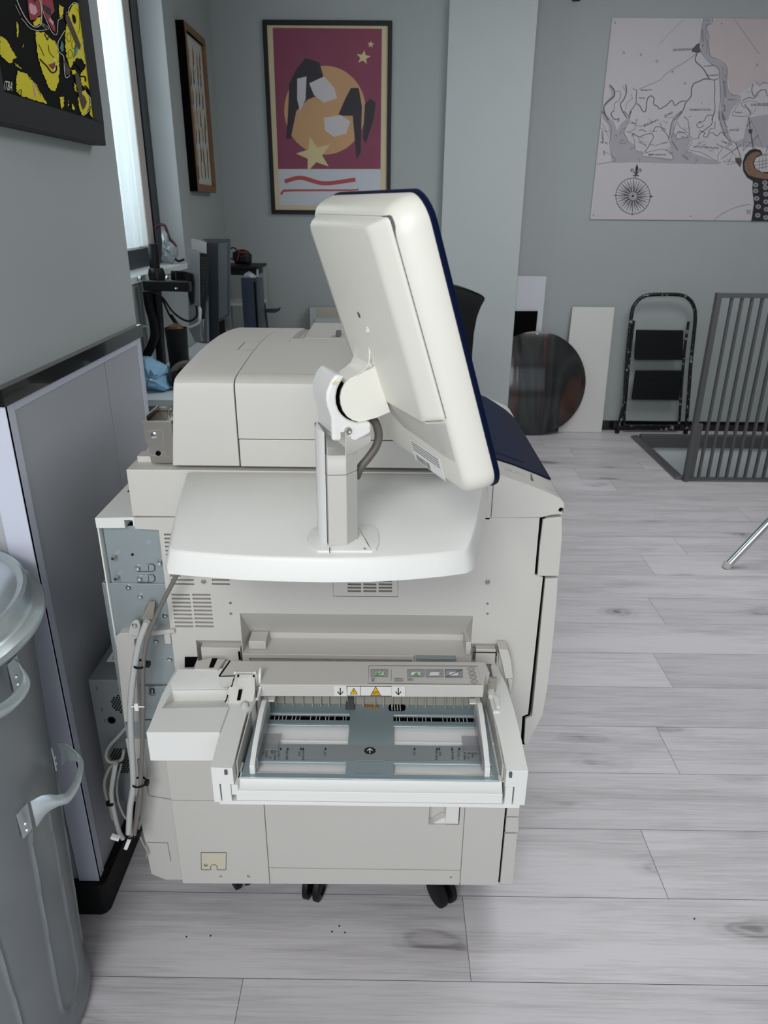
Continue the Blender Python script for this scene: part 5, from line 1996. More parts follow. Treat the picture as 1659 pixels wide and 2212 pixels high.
for i in range(7):
    for j in range(4):
        cx_ = ya_ + t_ + 0.08 + j * (yb_ - ya_ - 2 * t_ - 0.14) / 3 + rr_.uniform(-0.015, 0.015)
        cz_ = za_ + t_ + 0.07 + i * (zb_ - za_ - 2 * t_ - 0.16) / 6 + rr_.uniform(-0.015, 0.015)
        s_ = rr_.choice((-1, 1))
        mb.poly([(cx_ - 0.012, cz_ - 0.045), (cx_ + 0.004, cz_ - 0.03), (cx_ + 0.02 * s_ + 0.003, cz_ - 0.05), (cx_ + 0.012, cz_), (cx_ + 0.024, cz_ + 0.03), (cx_ + 0.006, cz_ + 0.022), (cx_, cz_ + 0.05), (cx_ - 0.012, cz_ + 0.03), (cx_ - 0.016, cz_)], frw, 0.0004)
tag(mb.build('tan_figure', mat('tan_print', 'A5855A', 0.6), wf, fix=False), kind='stuff')

# ------------------------------------------------------------------ chart board on the right wall
YBd = YB - 0.012
board_ = thing('chart_board', (2.02, YB - 0.006, 1.4725), 'white coastal chart board with compass rose and a brown tentacle', 'map')
mb = MB()
mb.box(1.3465, 2.70, YBd + 0.001, YB - 0.002, 1.4725, 2.622)
mb.build('board', mat('chart_white', 'B3AFB2', 0.55, var=0.02), board_, 0.0006)
fm = frY(YBd + 0.0006)


def zc2(pts, z=2):
    """Traces taken from enlarged views of the board."""
    if z == 2:
        return [(1270 + a / 4.265, 30 + b / 4.265) for a, b in pts]
    return [(1270 + a / 4.265, 240 + b / 4.265) for a, b in pts]


mb = MB()
wat = [zc2([(1070, 38), (1150, 40), (1125, 80), (1100, 130), (1110, 200), (1120, 300), (1130, 390), (1270, 470), (1285, 520), (1280, 640), (1300, 720), (1390, 760), (1400, 800), (1330, 870), (1290, 980), (1225, 980), (1215, 700), (1205, 520), (1140, 470), (1085, 400), (1035, 340), (1045, 180)]),
       zc2([(190, 660), (240, 690), (250, 760), (150, 860), (180, 960), (130, 900), (150, 830), (220, 750), (210, 700)]),
       [(x, y) for x, y in zc2([(130, 0), (240, 100), (270, 180), (300, 120), (370, 60), (400, 0), (385, 110), (330, 190), (370, 270), (430, 310), (440, 370), (520, 380), (480, 420), (700, 430), (780, 440), (760, 330), (740, 260), (760, 120), (830, 30), (870, 0), (800, 90), (790, 200), (830, 250), (930, 230), (950, 270), (910, 360), (1000, 400), (1180, 460), (1240, 470), (1200, 490), (700, 480), (400, 470), (260, 480), (220, 470), (210, 290), (190, 130), (140, 60)], 3)],
       zc2([(1210, 0), (1240, 0), (1270, 90), (1300, 220), (1340, 290), (1440, 250), (1480, 60), (1659, 30), (1659, 340), (1560, 330), (1400, 330), (1260, 240), (1215, 120)], 3)]
for w_ in wat:
    mb.poly(w_, fm, 0.0004)
mb.build('water_tint', mat('chart_water', '98969B', 0.6, var=0.06, vscale=9), board_, fix=False)
mb = MB()
mb.poly(zc2([(1150, 40), (1659, 50), (1659, 640), (1520, 650), (1400, 740), (1310, 720), (1280, 500), (1130, 390), (1105, 150)]), fm, 0.0003)
mb.build('pink_tint', mat('chart_pink', 'AFA4A6', 0.6), board_, fix=False)
mb = MB()
S2 = [([(1070, 38), (1050, 120), (1035, 250), (1030, 330), (1070, 390), (1100, 430), (1150, 470), (1205, 500), (1215, 620), (1225, 760), (1210, 860), (1205, 980)], 1.0), ([(1150, 40), (1140, 90), (1095, 110), (1105, 180), (1120, 215), (1105, 250), (1115, 330), (1130, 390), (1200, 420), (1270, 470), (1285, 540), (1280, 640), (1300, 720), (1340, 750), (1390, 750), (1405, 800), (1370, 850), (1335, 920), (1345, 940), (1480, 940), (1500, 890), (1420, 850), (1415, 815)], 1.0),
      ([(1085, 60), (1120, 60), (1125, 80), (1085, 110), (1080, 160), (1085, 240), (1100, 300), (1090, 370)], 0.8), ([(1225, 490), (1245, 500), (1245, 600), (1250, 760), (1235, 860)], 0.8), ([(1262, 500), (1275, 520), (1270, 600), (1262, 560)], 0.8),
      ([(1000, 365), (900, 440), (780, 510), (710, 560), (665, 610), (560, 655), (470, 695)], 1.0), ([(1005, 365), (988, 430), (1040, 480), (1080, 530), (1105, 580), (1120, 600), (1070, 600), (1030, 620), (980, 640), (955, 690), (950, 760), (900, 820), (880, 880), (830, 940), (790, 980)], 2.6), ([(1120, 600), (1165, 610), (1200, 595)], 2.0),
      ([(1165, 605), (1170, 700), (1165, 780), (1170, 880), (1140, 980)], 1.8), ([(900, 800), (850, 810), (800, 845), (775, 795), (730, 835), (665, 875), (640, 850), (605, 830), (610, 780), (580, 755), (550, 780), (540, 830), (530, 900), (500, 890), (480, 850), (450, 825)], 2.4),
      ([(885, 45), (640, 295)], 0.5), ([(1345, 45), (1510, 275), (1580, 370)], 0.8), ([(200, 655), (240, 700), (240, 760), (180, 810), (145, 860), (160, 930), (190, 980)], 3.2),
      ([(450, 700), (445, 760), (440, 830), (390, 900), (380, 960)], 1.8), ([(415, 680), (430, 700), (450, 700)], 1.4), ([(350, 650), (355, 720), (330, 790), (300, 830), (320, 900), (360, 960)], 2.6), ([(320, 665), (345, 710)], 1.0), ([(250, 715), (300, 720), (290, 790), (250, 820), (240, 880), (215, 920), (250, 970), (290, 960)], 1.2), ([(400, 740), (410, 780), (360, 820), (345, 880)], 0.9),
      ([(1520, 645), (1510, 700), (1530, 760), (1560, 730), (1600, 700), (1640, 700)], 2.0), ([(1555, 630), (1580, 660), (1620, 630), (1659, 640)], 1.6), ([(1420, 800), (1480, 770), (1530, 780), (1570, 740)], 1.8), ([(1410, 820), (1460, 810), (1500, 800), (1570, 820), (1570, 840), (1659, 850)], 0.8), ([(1440, 830), (1480, 880), (1500, 930)], 1.8), ([(1640, 700), (1645, 740), (1659, 760)], 1.8), ([(1455, 720), (1510, 720)], 0.5), ([(1550, 860), (1545, 880), (1515, 920)], 0.8)]
for pts, w in S2:
    mb.stroke(zc2(pts), w * 0.8, fm, 0.0009, smooth=3 if len(pts) > 4 else 0)
S3 = [([(130, 0), (150, 70), (210, 130), (215, 200), (200, 290), (220, 400), (260, 450), (230, 465), (80, 490)], 1.1), ([(250, 0), (210, 20), (240, 80), (290, 70), (270, 100)], 1.2), ([(330, 0), (380, 50), (400, 0)], 2.4), ([(290, 220), (310, 180), (350, 150), (330, 200), (370, 270), (330, 300), (290, 290)], 1.0),
      ([(360, 190), (410, 210), (430, 290), (440, 360), (500, 375)], 1.0), ([(410, 205), (470, 235), (520, 220), (580, 205), (605, 240), (570, 300), (545, 350), (520, 375)], 1.6), ([(600, 190), (620, 150), (670, 150), (730, 220), (745, 260)], 1.6), ([(665, 110), (680, 150), (720, 170)], 1.2), ([(570, 300), (620, 320), (700, 290), (740, 290)], 0.9),
      ([(490, 410), (530, 385), (700, 350), (770, 395), (790, 440), (740, 450), (640, 430), (490, 415)], 1.0), ([(860, 0), (800, 50), (775, 100), (760, 170), (750, 240)], 1.4), ([(870, 10), (820, 80), (800, 150), (770, 250)], 1.2), ([(825, 100), (850, 150), (870, 160), (920, 200), (930, 230)], 1.0), ([(805, 230), (840, 190), (880, 200), (920, 240), (810, 260)], 1.0),
      ([(900, 50), (890, 60), (920, 80), (930, 150), (940, 230), (960, 245)], 1.4), ([(920, 60), (955, 45)], 0.8), ([(1170, 0), (1150, 60), (1140, 120), (1080, 170), (1030, 210), (1020, 250)], 1.8), ([(1150, 40), (1100, 40), (1070, 90), (1030, 100), (1000, 130), (1030, 155), (1070, 130)], 1.6), ([(920, 350), (960, 290), (950, 260), (1020, 250)], 1.0), ([(920, 350), (980, 370), (1040, 380), (1100, 410), (1190, 460), (1200, 400), (1240, 340), (1180, 300)], 1.0),
      ([(1020, 180), (1080, 200), (1060, 230), (1100, 240), (1110, 210), (1150, 200), (1190, 230), (1230, 190), (1260, 230)], 1.6), ([(1110, 200), (1130, 160), (1170, 160), (1170, 95)], 1.6), ([(1205, 0), (1215, 90), (1250, 190), (1290, 260), (1320, 290), (1350, 270)], 1.4), ([(1235, 0), (1250, 80), (1270, 140), (1290, 150)], 1.4), ([(1260, 170), (1310, 185), (1300, 205), (1270, 190)], 0.9), ([(1180, 300), (1220, 320), (1300, 350), (1370, 420)], 0.9),
      ([(1160, 1008), (1230, 950), (1330, 900), (1420, 870), (1500, 858)], 1.0), ([(105, 150), (170, 190), (200, 180)], 0.8), ([(125, 110), (160, 160), (190, 240)], 0.7), ([(400, 90), (440, 130), (430, 170), (380, 190)], 1.0), ([(440, 130), (500, 140), (540, 120)], 0.9), ([(470, 180), (500, 170), (540, 190)], 1.6), ([(460, 280), (520, 310), (540, 330)], 1.2), ([(460, 240), (500, 300)], 1.0), ([(700, 60), (780, 60), (780, 40)], 0.9)]
for pts, w in S3:
    mb.stroke(zc2(pts, 3), w * 0.8, fm, 0.0009, smooth=3 if len(pts) > 4 else 0)
rq = random.Random(5)
for _ in range(46):
    x, y = rq.uniform(1300, 1590), rq.uniform(262, 345)
    pts = [(x, y)]
    for k in range(rq.randint(2, 5)):
        x += rq.uniform(-6, 8)
        y += rq.uniform(-5, 6)
        pts.append((x, y))
    mb.stroke(pts, rq.uniform(0.35, 0.7), fm, 0.0009, smooth=3)
for s_, x, y, sz, a in (('SAVANNAH', 867, 330, 26, -0.05), ('G', 330, 360, 26, 0), ('E', 488, 378, 26, 0), ('O', 635, 437, 26, 0), ('R', 780, 535, 26, 0.2), ('G', 893, 640, 26, 0), ('I', 1047, 822, 24, 0), ('S', 1556, 472, 26, 0), ('WILMINGTON ISD.', 1035, 884, 20, 0), ('DAUFUSKIE', 1585, 836, 27, -0.05), ('Turtle I.', 1390, 908, 20, 0), ('Jones I.', 1325, 788, 20, 0), ('ISLAND', 745, 925, 22, -0.45), ('Thunderbolt', 1150, 565, 17, -0.05), ('SAVANNAH', 1262, 690, 24, 1.5), ('RIVER', 1257, 870, 20, 1.5), ('Hutchinson', 1058, 200, 20, 1.5), ('Isl.', 1060, 295, 18, 1.5), ('Fort Jackson', 1115, 478, 15, -0.1), ('Montgomery', 540, 700, 16, -0.05), ('Beaulieu', 500, 775, 14, 0)):
    q = zc2([(x, y)])[0]
    mb.text(s_, q[0], q[1], sz * 1.2 / 4.265, fm, a, 0.0011, bold=0.09)
for s_, x, y, sz, a in (('SKIDAWAY', 580, 110, 24, -0.42), ('LITTLE TYBEE ISLAND', 1090, 335, 20, 0.05), ('WASSAW', 800, 320, 20, 1.0), ('SOUND', 895, 425, 18, 0.6), ('GREAT WASSAW ISL.', 640, 402, 15, 0.02), ('OSSABAW', 135, 240, 20, 1.5), ('ISLD', 148, 385, 18, 1.5), ('TYBEE ISLD.', 1280, 295, 18, 0.3), ('Tybee Light', 1350, 175, 15, 0), ('Wilmington I.', 870, 195, 12, 0), ('Odingsell', 420, 110, 13, 0)):
    q = zc2([(x, y)], 3)[0]
    mb.text(s_, q[0], q[1], sz * 1.2 / 4.265, fm, a, 0.0011, bold=0.09)
mb.build('chart_drawing', mat('chart_ink', '525054', 0.7), board_, fix=False)
# town block and compass rose
ink = mat('compass_ink', '2A292B', 0.7)
mb = MB()
mb.poly(zc2([(955, 325), (985, 300), (1000, 280), (1028, 268), (1030, 310), (1042, 350), (1010, 362), (985, 355), (960, 350)]), fm, 0.0013)
mb.build('town_block', mat('town_grey', '4A4A4E', 0.7), board_, fix=False)
mb = MB()
C_ = (415, 783)


def cz(pts):
    return zc2(pts, 3)


RX, RY_ = 158, 166
mb.stroke(cz([(C_[0] + RX * math.cos(t), C_[1] + RY_ * math.sin(t)) for t in np.linspace(0, 6.283, 61)]), 1.2, fm, 0.0012)
for r in (44, 36, 22):
    mb.stroke(cz([(C_[0] + r * math.cos(t), C_[1] + r * 1.02 * math.sin(t)) for t in np.linspace(0, 6.283, 31)]), 0.9, fm, 0.0012)
mb.poly(cz(circ(C_[0], C_[1], 12, 16)), fm, 0.0012)
for k in range(32):
    t = k * math.pi / 16 + 0.04
    if k % 4 == 0:
        L0, wd, ro = 160, 13, 46
    elif k % 2 == 0:
        L0, wd, ro = 150, 11, 46
    else:
        L0, wd, ro = 158, 3, 70
    d = Vector((math.cos(t), math.sin(t)))
    n_ = Vector((-d.y, d.x))
    c = Vector(C_)
    a = c + d * L0
    b1 = c + d * ro
    mb.poly(cz([tuple(a), tuple(b1 + n_ * wd), tuple(b1)]), fm, 0.0012)
    mb.stroke(cz([tuple(a), tuple(b1 - n_ * wd), tuple(b1)]), 0.5, fm, 0.0012)
for t in (0, math.pi, math.pi / 2):
    d = Vector((math.cos(t + 0.04), math.sin(t + 0.04)))
    c = Vector(C_)
    mb.stroke(cz([tuple(c + d * 150), tuple(c + d * 182)]), 1.0, fm, 0.0012)
mb.poly(cz([(570, 770), (598, 785), (570, 800), (580, 785)]), fm, 0.0012)
mb.stroke(cz([(435, 620), (440, 590)]), 1.4, fm, 0.0012)
# fleur de lis
mb.poly(cz([(453, 485), (465, 525), (455, 565), (443, 590), (436, 565), (437, 525)]), fm, 0.0012)
for s_ in (-1, 1):
    mb.stroke(cz([(444, 588), (444 + s_ * 22, 560), (444 + s_ * 30, 535), (444 + s_ * 44, 535), (444 + s_ * 46, 552), (444 + s_ * 34, 556)]), 1.6, fm, 0.0012, smooth=5)
    mb.stroke(cz([(442, 592), (442 + s_ * 20, 600), (442 + s_ * 26, 588)]), 1.2, fm, 0.0012, smooth=4)
mb.stroke(cz([(418, 590), (468, 592)]), 1.2, fm, 0.0012)
mb.build('compass_rose', ink, board_, fix=False)
# sailing ship in thin lines and the tentacle
mb = MB()
for pts, w in (([(1480, 50), (1520, 350)], 1.2), ([(1500, 200), (1530, 340)], 1.2), ([(1480, 50), (1440, 230), (1430, 370)], 0.5), ([(1490, 60), (1560, 200), (1610, 350)], 0.5), ([(1460, 140), (1505, 95)], 1.2), ([(1430, 360), (1570, 220)], 0.9), ([(1230, 440), (1410, 310)], 1.0), ([(1360, 290), (1410, 430)], 1.4), ([(1250, 460), (1390, 470)], 0.5), ([(1280, 495), (1400, 470)], 0.5), ([(1250, 460), (1290, 490), (1340, 370), (1390, 330)], 0.5), ([(1440, 280), (1540, 300), (1560, 220)], 0.5), ([(1640, 380), (1659, 320)], 1.2), ([(1560, 420), (1659, 400)], 1.0), ([(1545, 440), (1560, 410), (1659, 390)], 0.7),
               ([(1540, 470), (1659, 450)], 0.8), ([(1540, 500), (1659, 480)], 0.8), ([(1550, 530), (1659, 510)], 0.8), ([(1580, 430), (1580, 540)], 0.8), ([(1610, 420), (1610, 540)], 0.8), ([(1640, 410), (1640, 540)], 0.8)):
    mb.stroke(cz(pts), w, fm, 0.0014)
mb.poly(cz([(1475, 170), (1520, 165), (1510, 210), (1485, 205)]), fm, 0.0014)
mb.poly(cz([(1355, 430), (1410, 430), (1420, 460), (1405, 520), (1380, 490), (1360, 460)]), fm, 0.0014)
for k in range(3):
    for j in range(6):
        mb.stroke(cz([(1463 + j * 7, 908 + k * 14), (1463 + j * 7, 918 + k * 14)]), 0.7, fm, 0.0014)
mb.build('ship_drawing', mat('ship_ink', '4A494C', 0.7), board_, fix=False)
mb = MB()
mb.poly(cz([(1610, 395), (1590, 360), (1540, 345), (1490, 360), (1450, 400), (1425, 470), (1430, 550), (1465, 610), (1520, 645), (1515, 720), (1530, 850), (1505, 1012), (1760, 1014), (1760, 600), (1680, 560), (1600, 560), (1545, 530), (1530, 480), (1545, 430)]), fm, 0.0018)
mb.build('tentacle_shadow', mat('tentacle_black', '1B1A1C', 0.7), board_, fix=False)
mb = MB()
mb.poly(cz([(1600, 390), (1560, 372), (1505, 385), (1465, 425), (1440, 480), (1448, 545), (1480, 590), (1540, 610), (1620, 625), (1760, 625), (1760, 585), (1640, 575), (1570, 555), (1530, 520), (1520, 470), (1545, 420)]), fm, 0.0023)
mb.build('tentacle_skin', mat('tentacle_brown', '775A48', 0.7, var=0.15, vscale=30), board_, fix=False)
mb = MB()
for k in range(9):
    t = 2.4 + k * 0.35
    mb.stroke(cz([(1545 + 60 * math.cos(t), 480 + 80 * math.sin(t)), (1545 + 90 * math.cos(t + 0.1), 480 + 110 * math.sin(t + 0.1))]), 0.7, fm, 0.0027)
for s_ in ((1545, 680), (1630, 660), (1545, 735), (1635, 705), (1555, 805), (1640, 765), (1570, 880), (1640, 835), (1565, 960), (1645, 905), (1640, 980), (1720, 700), (1720, 800), (1720, 900)):
    mb.poly(cz([(s_[0] + 7 * math.cos(t), s_[1] + 8 * math.sin(t)) for t in np.linspace(0, 5.8, 10)]), fm, 0.0032)
mb.build('tentacle_line', M['ink'], board_, fix=False)
mb = MB()
for s_ in ((1545, 680), (1630, 660), (1545, 735), (1635, 705), (1555, 805), (1640, 765), (1570, 880), (1640, 835), (1565, 960), (1645, 905), (1640, 980), (1720, 700), (1720, 800), (1720, 900)):
    mb.poly(cz([(s_[0] + 25 * math.cos(t), s_[1] + 22 * math.sin(t)) for t in np.linspace(0, 6.0, 18)]), fm, 0.0027)
mb.build('sucker', mat('sucker_grey', '85838A', 0.7, var=0.2, vscale=40), board_, fix=False)
for (x, y) in ((1329, 49.5), (1559, 51), (1282, 464.5), (1492, 467)):
    mb = MB()
    p = PY(x, y, YBd)
    mb.lathe([(0.0035, 0), (0.003, -0.002), (0, -0.0025)], (p.x, YBd + 0.001, p.z), 12, (0, 1, 0))
    mb.build('screw', M['ink'], board_)
# ------------------------------------------------------------------ things leaning on the right back wall


def leaner(name, pts, Yb, Yt, th, m, label, cat):
    """Flat panel traced in the photo, its foot at Yb, its head at Yt."""
    ys = [p[1] for p in pts]
    y_hi, y_lo = min(ys), max(ys)
    P_ = [PY(x, y, Yb + (Yt - Yb) * (y_lo - y) / (y_lo - y_hi)) for x, y in pts]
    zmin = min(p.z for p in P_)
    for p in P_:
        if p.z < zmin + 0.02:
            p.z = 0.0015
    mb = MB()
    mb.ext(P_, (0, th, 0))
    return tag(mb.build(name, m, bevel=0.0015), label, cat)


leaner('leaning_board', [(1112, 596), (1181, 597), (1150, 918), (1085, 917)], 5.262, 5.272, 0.012, mat('white_board_panel', 'BFC0C6', 0.5, var=0.01), 'tall narrow white board leaning beside the wall pier', 'board')
leaner('leaning_board', [(1108, 672), (1162, 672), (1138, 918), (1086, 918)], 5.236, 5.252, 0.008, M['black'], 'small black board leaning in front of the tall narrow white board', 'board')
leaner('leaning_board', [(1237, 663), (1328, 664), (1300, 928), (1206, 928)], 5.215, 5.265, 0.014, mat('white_board', 'C9C8C4', 0.5, var=0.02), 'wide white board leaning behind the dark disc', 'board')
# dark glossy disc; reddish and grey streaks paint reflections into its colour
dm = bpy.data.materials.new('dark_gloss_reflection_streaks')
dm.use_nodes = True
nt = dm.node_tree
b = nt.nodes['Principled BSDF']
tc = nt.nodes.new('ShaderNodeTexCoord')
mp = nt.nodes.new('ShaderNodeMapping')
mp.inputs['Rotation'].default_value = (0, -0.3, 0)
mp.inputs['Scale'].default_value = (3.0, 1.0, 0.7)
nt.links.new(tc.outputs['Object'], mp.inputs[0])
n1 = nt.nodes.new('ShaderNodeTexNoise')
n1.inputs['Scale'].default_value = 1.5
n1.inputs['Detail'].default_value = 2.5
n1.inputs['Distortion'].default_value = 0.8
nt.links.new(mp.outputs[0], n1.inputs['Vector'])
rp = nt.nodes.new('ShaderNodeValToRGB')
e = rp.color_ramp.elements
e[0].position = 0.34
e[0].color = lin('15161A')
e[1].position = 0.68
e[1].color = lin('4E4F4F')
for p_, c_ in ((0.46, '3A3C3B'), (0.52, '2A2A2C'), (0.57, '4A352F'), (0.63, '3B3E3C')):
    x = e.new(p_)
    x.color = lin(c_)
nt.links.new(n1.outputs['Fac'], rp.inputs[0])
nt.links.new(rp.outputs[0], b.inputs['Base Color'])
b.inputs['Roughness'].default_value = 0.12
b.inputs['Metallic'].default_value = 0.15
bp = nt.nodes.new('ShaderNodeBump')
bp.inputs['Strength'].default_value = 0.25
bp.inputs['Distance'].default_value = 0.02
nt.links.new(n1.outputs['Fac'], bp.inputs['Height'])
nt.links.new(bp.outputs[0], b.inputs['Normal'])
Rd = 0.371
lean = 0.16
ax = Vector((0, -math.cos(lean), math.sin(lean)))
cD = Vector((PY(1155, 825, 5.17).x, 5.118 + Rd * math.sin(lean), Rd * math.cos(lean) + 0.002))
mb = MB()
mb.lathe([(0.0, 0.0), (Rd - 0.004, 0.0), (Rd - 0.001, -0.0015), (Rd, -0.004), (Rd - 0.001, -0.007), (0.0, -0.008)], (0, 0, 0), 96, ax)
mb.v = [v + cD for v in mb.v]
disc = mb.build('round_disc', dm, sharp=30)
tag(disc, 'large dark glossy round disc with streaks painted as reflections leaning on the wall', 'disc')
mb = MB()
top_p = cD + Vector((0, math.sin(lean), math.cos(lean))) * (Rd - 0.018) + ax * 0.0015
mb.lathe([(0.006, 0), (0.005, 0.002), (0.003, 0.001), (0, 0.001)], top_p, 16, ax)
mb.build('hanging_hole', M['white'], disc)

# ------------------------------------------------------------------ folding step ladder
worn = bpy.data.materials.new('worn_black_enamel')
worn.use_nodes = True
nt = worn.node_tree
b = nt.nodes['Principled BSDF']
tc = nt.nodes.new('ShaderNodeTexCoord')
n1 = nt.nodes.new('ShaderNodeTexNoise')
n1.inputs['Scale'].default_value = 34
n1.inputs['Detail'].default_value = 6
nt.links.new(tc.outputs['Object'], n1.inputs['Vector'])
rp = nt.nodes.new('ShaderNodeValToRGB')
e = rp.color_ramp.elements
e[0].position = 0.60
e[0].color = lin('0C0D0E')
e[1].position = 0.66
e[1].color = lin('8A8883')
nt.links.new(n1.outputs['Fac'], rp.inputs[0])
nt.links.new(rp.outputs[0], b.inputs['Base Color'])
b.inputs['Roughness'].default_value = 0.35
YL = 5.205
ladder = thing('step_ladder', (PY(1410, 937, YL).x, YL, 0), 'folded two step black ladder with chipped paint leaning on the wall', 'ladder')
L_ = lambda pts, dy=0.0: [PY(x, y, YL) + Vector((0, dy, 0)) for x, y in pts]
mb = MB()
P_ = L_([(1333, 935), (1348, 871), (1351, 826), (1357, 750), (1365, 675), (1374, 654), (1389, 641), (1410, 636.5), (1436, 636), (1463, 636.5), (1483, 642), (1497, 658), (1502, 685), (1497, 740), (1492, 789), (1487, 860), (1481, 936)])
for p in P_:
    if p.z < 0.02:
        p.z = 0.012
mb.tube(P_, 0.0125, 14, 5)
mb.build('front_frame', worn, ladder, sharp=50)
mb = MB()
P_ = L_([(1372, 694), (1366, 740), (1361, 789), (1355, 860), (1351, 914), (1358, 921), (1410, 922), (1463, 922), (1470, 915), (1474, 860), (1482, 760), (1491, 696)], 0.03)
mb.tube(P_, 0.0095, 12, 3)
mb.build('rear_frame', worn, ladder, sharp=50)
for q in ([(1374, 712), (1475, 713), (1473, 775), (1370, 775)], [(1372, 800), (1472, 800), (1465, 862), (1364, 861)]):
    mb = MB()
    P_ = L_(q, -0.018)
    mb.ext(P_, (0, 0.022, 0))
    st_ = mb.build('step', M['blackp'], ladder, 0.004)
    mb = MB()
    for k in range(13):
        a = P_[0] + (P_[3] - P_[0]) * ((k + 1) / 14)
        b2 = P_[1] + (P_[2] - P_[1]) * ((k + 1) / 14)
        mb.bar(a + Vector((0.01, -0.0005, 0)), b2 + Vector((-0.01, -0.0005, 0)), 0.002, 0.004)
    tag(mb.build('tread_rib', M['blackm'], st_), kind='stuff')
    mb = MB()
    mb.tube([P_[3] + Vector((0.0, -0.001, 0.0)), P_[2] + Vector((0.0, -0.001, 0.0))], 0.005, 10)
    mb.build('step_edge', M['blackm'], st_)
    mb = MB()
    mb.tube([P_[3] + Vector((-0.03, 0.02, 0)), P_[2] + Vector((0.035, 0.02, 0))], 0.004, 8)
    mb.build('pivot_rod', M['steel'], st_)
mb = MB()
mb.bar(PY(1350, 924, YL + 0.02), PY(1467, 924, YL + 0.02), 0.01, 0.035)
mb.build('bottom_bar', worn, ladder, 0.002)
for (x, y) in ((1333, 934), (1481, 934)):
    mb = MB()
    p = PY(x, y, YL)
    mb.lathe([(0.016, 0.001), (0.017, 0.012), (0.0145, 0.04)], (p.x, p.y, 0), 14)
    mb.build('rubber_foot', M['blackp'], ladder)

# ------------------------------------------------------------------ steel railing round the stair opening
YRl = 4.18
ral = mat('anthracite_powder_coat', '4C4C4D', 0.45, var=0.06)
rail_ = thing('stair_railing', (2.2, YRl, 0.0), 'dark grey steel railing with slim vertical bars at the stair opening', 'railing')
mb = MB()
mb.box(1.810, 1.838, YRl - 0.014, YRl + 0.022, 0.0, 1.112)
mb.build('post', ral, rail_, 0.001)
mb = MB()
mb.box(1.838, 3.55, YRl - 0.014, YRl + 0.016, 1.088, 1.112)
mb.build('handrail', ral, rail_, 0.001)
mb = MB()
mb.box(1.838, 3.55, YRl - 0.010, YRl + 0.012, 0.012, 0.026)
mb.build('bottom_rail', ral, rail_, 0.001)
mb = MB()
mb.box(1.839, 1.872, YRl + 0.004, YRl + 0.024, 0.026, 0.36)
mb.build('gusset_plate', ral, rail_, 0.0008)
x = 1.893
k = 0
while x < 3.5:
    m2_ = MB()
    m2_.box(x, x + 0.0135, YRl - 0.008, YRl + 0.010, 0.026, 1.088)
    m2_.build('bar', ral, rail_)
    x += 0.0565

# ------------------------------------------------------------------ chrome leg of a table to the right
tb = thing('chrome_table', (1.95, 3.05, 0.0), 'round white table, only one slanted chrome leg showing at the right edge', 'table')
foot = PZ(1571, 1222, 0.012)
knee = PY(1668, 1120, foot.y + 0.02)
dirv = (knee - foot).normalized()
topp = foot + dirv * (0.70 / dirv.z)
mb = MB()
mb.tube([foot, foot + dirv * 0.5, topp], 0.0165, 16)
mb.build('leg', M['chrome'], tb, sharp=50)
mb = MB()
mb.lathe([(0.0195, -0.011), (0.0205, -0.004), (0.0185, 0.018)], foot, 20, (dirv.x * 0.5, dirv.y * 0.5, 1))
mb.build('foot_cap', M['grey_plastic'], tb)
for dx, dy in ((1.9, 0.9), (1.9, -0.9)):
    mb = MB()
    mb.tube([Vector((topp.x + dx * 0.75, foot.y + dy * 0.45, 0.012)), Vector((topp.x + 0.25, foot.y + dy * 0.15, 0.70))], 0.0125, 16)
    mb.build('leg', M['chrome'], tb, sharp=50)
mb = MB()
mb.lathe([(0.0, 0.70), (0.42, 0.70), (0.43, 0.71), (0.43, 0.72), (0.0, 0.72)], (topp.x + 0.30, foot.y, 0), 48)
mb.build('tabletop', M['white'], tb)

# ------------------------------------------------------------------ desk by the window and what stands on it
ZD = 0.82
dk = thing('white_desk', (-0.7, 3.5, 0.0), 'white office desk under the window behind the copier', 'desk')
mb = MB()
mb.box(-1.095, -0.30, 2.82, 4.60, ZD - 0.028, ZD)
mb.build('desktop', mat('desk_white', 'DCE6EA', 0.4, var=0.02), dk, 0.003)
mb = MB()
mb.box(-1.07, -0.34, 2.90, 2.925, 0.10, ZD - 0.029)
mb.build('side_panel', mat('desk_grey', '90989A', 0.5), dk, 0.002)
for (x, y) in ((-1.05, 2.86), (-0.35, 2.86), (-1.05, 4.55), (-0.35, 4.55)):
    mb = MB()
    mb.box(x - 0.02, x + 0.02, y - 0.02, y + 0.02, 0, ZD - 0.029)
    mb.build('leg', M['grey_plastic'], dk, 0.002)


def crumple(name, outline, Yc, depth, m, label, cat, seed=1, n=14, amp=0.012, flat=True):
    """Thin crumpled body whose silhouette follows the traced outline."""
    rnd = random.Random(seed)
    P_ = [PY(x, y, Yc) for x, y in outline]
    c = sum(P_, Vector()) / len(P_)
    mb = MB()
    rings = []
    K = 7
    for j in range(K):
        a = -math.pi / 2 + math.pi * j / (K - 1)
        s = max(0.02, math.cos(a))
        rings.append([c + (p - c) * s + Vector((rnd.uniform(-amp, amp) * s, math.sin(a) * depth + rnd.uniform(-amp, amp), rnd.uniform(-amp, amp) * s)) for p in P_])
    mb.loft(rings)
    o = mb.build(name, m, sharp=18)
    return tag(o, label, cat) if label else o


bag = mat('blue_film', 'A6D8FC', 0.25, var=0.2, vscale=14, trans=0.25, coat=0.3)
Yb_ = 2.98
ob = crumple('plastic_bag', [(300, 775), (318, 773), (330, 779), (342, 785), (352, 793), (365, 797), (362, 808), (360, 815), (366, 830), (371, 843), (362, 847), (345, 845), (330, 842), (315, 842), (300, 838), (290, 820), (292, 795)], Yb_, 0.075, bag, 'crumpled translucent blue plastic bag on the white desk', 'bag', 3, amp=0.009)
zmn = min(v.co.z for v in ob.data.vertices) + ob.location.z
ob.location.z += ZD + 0.001 - zmn
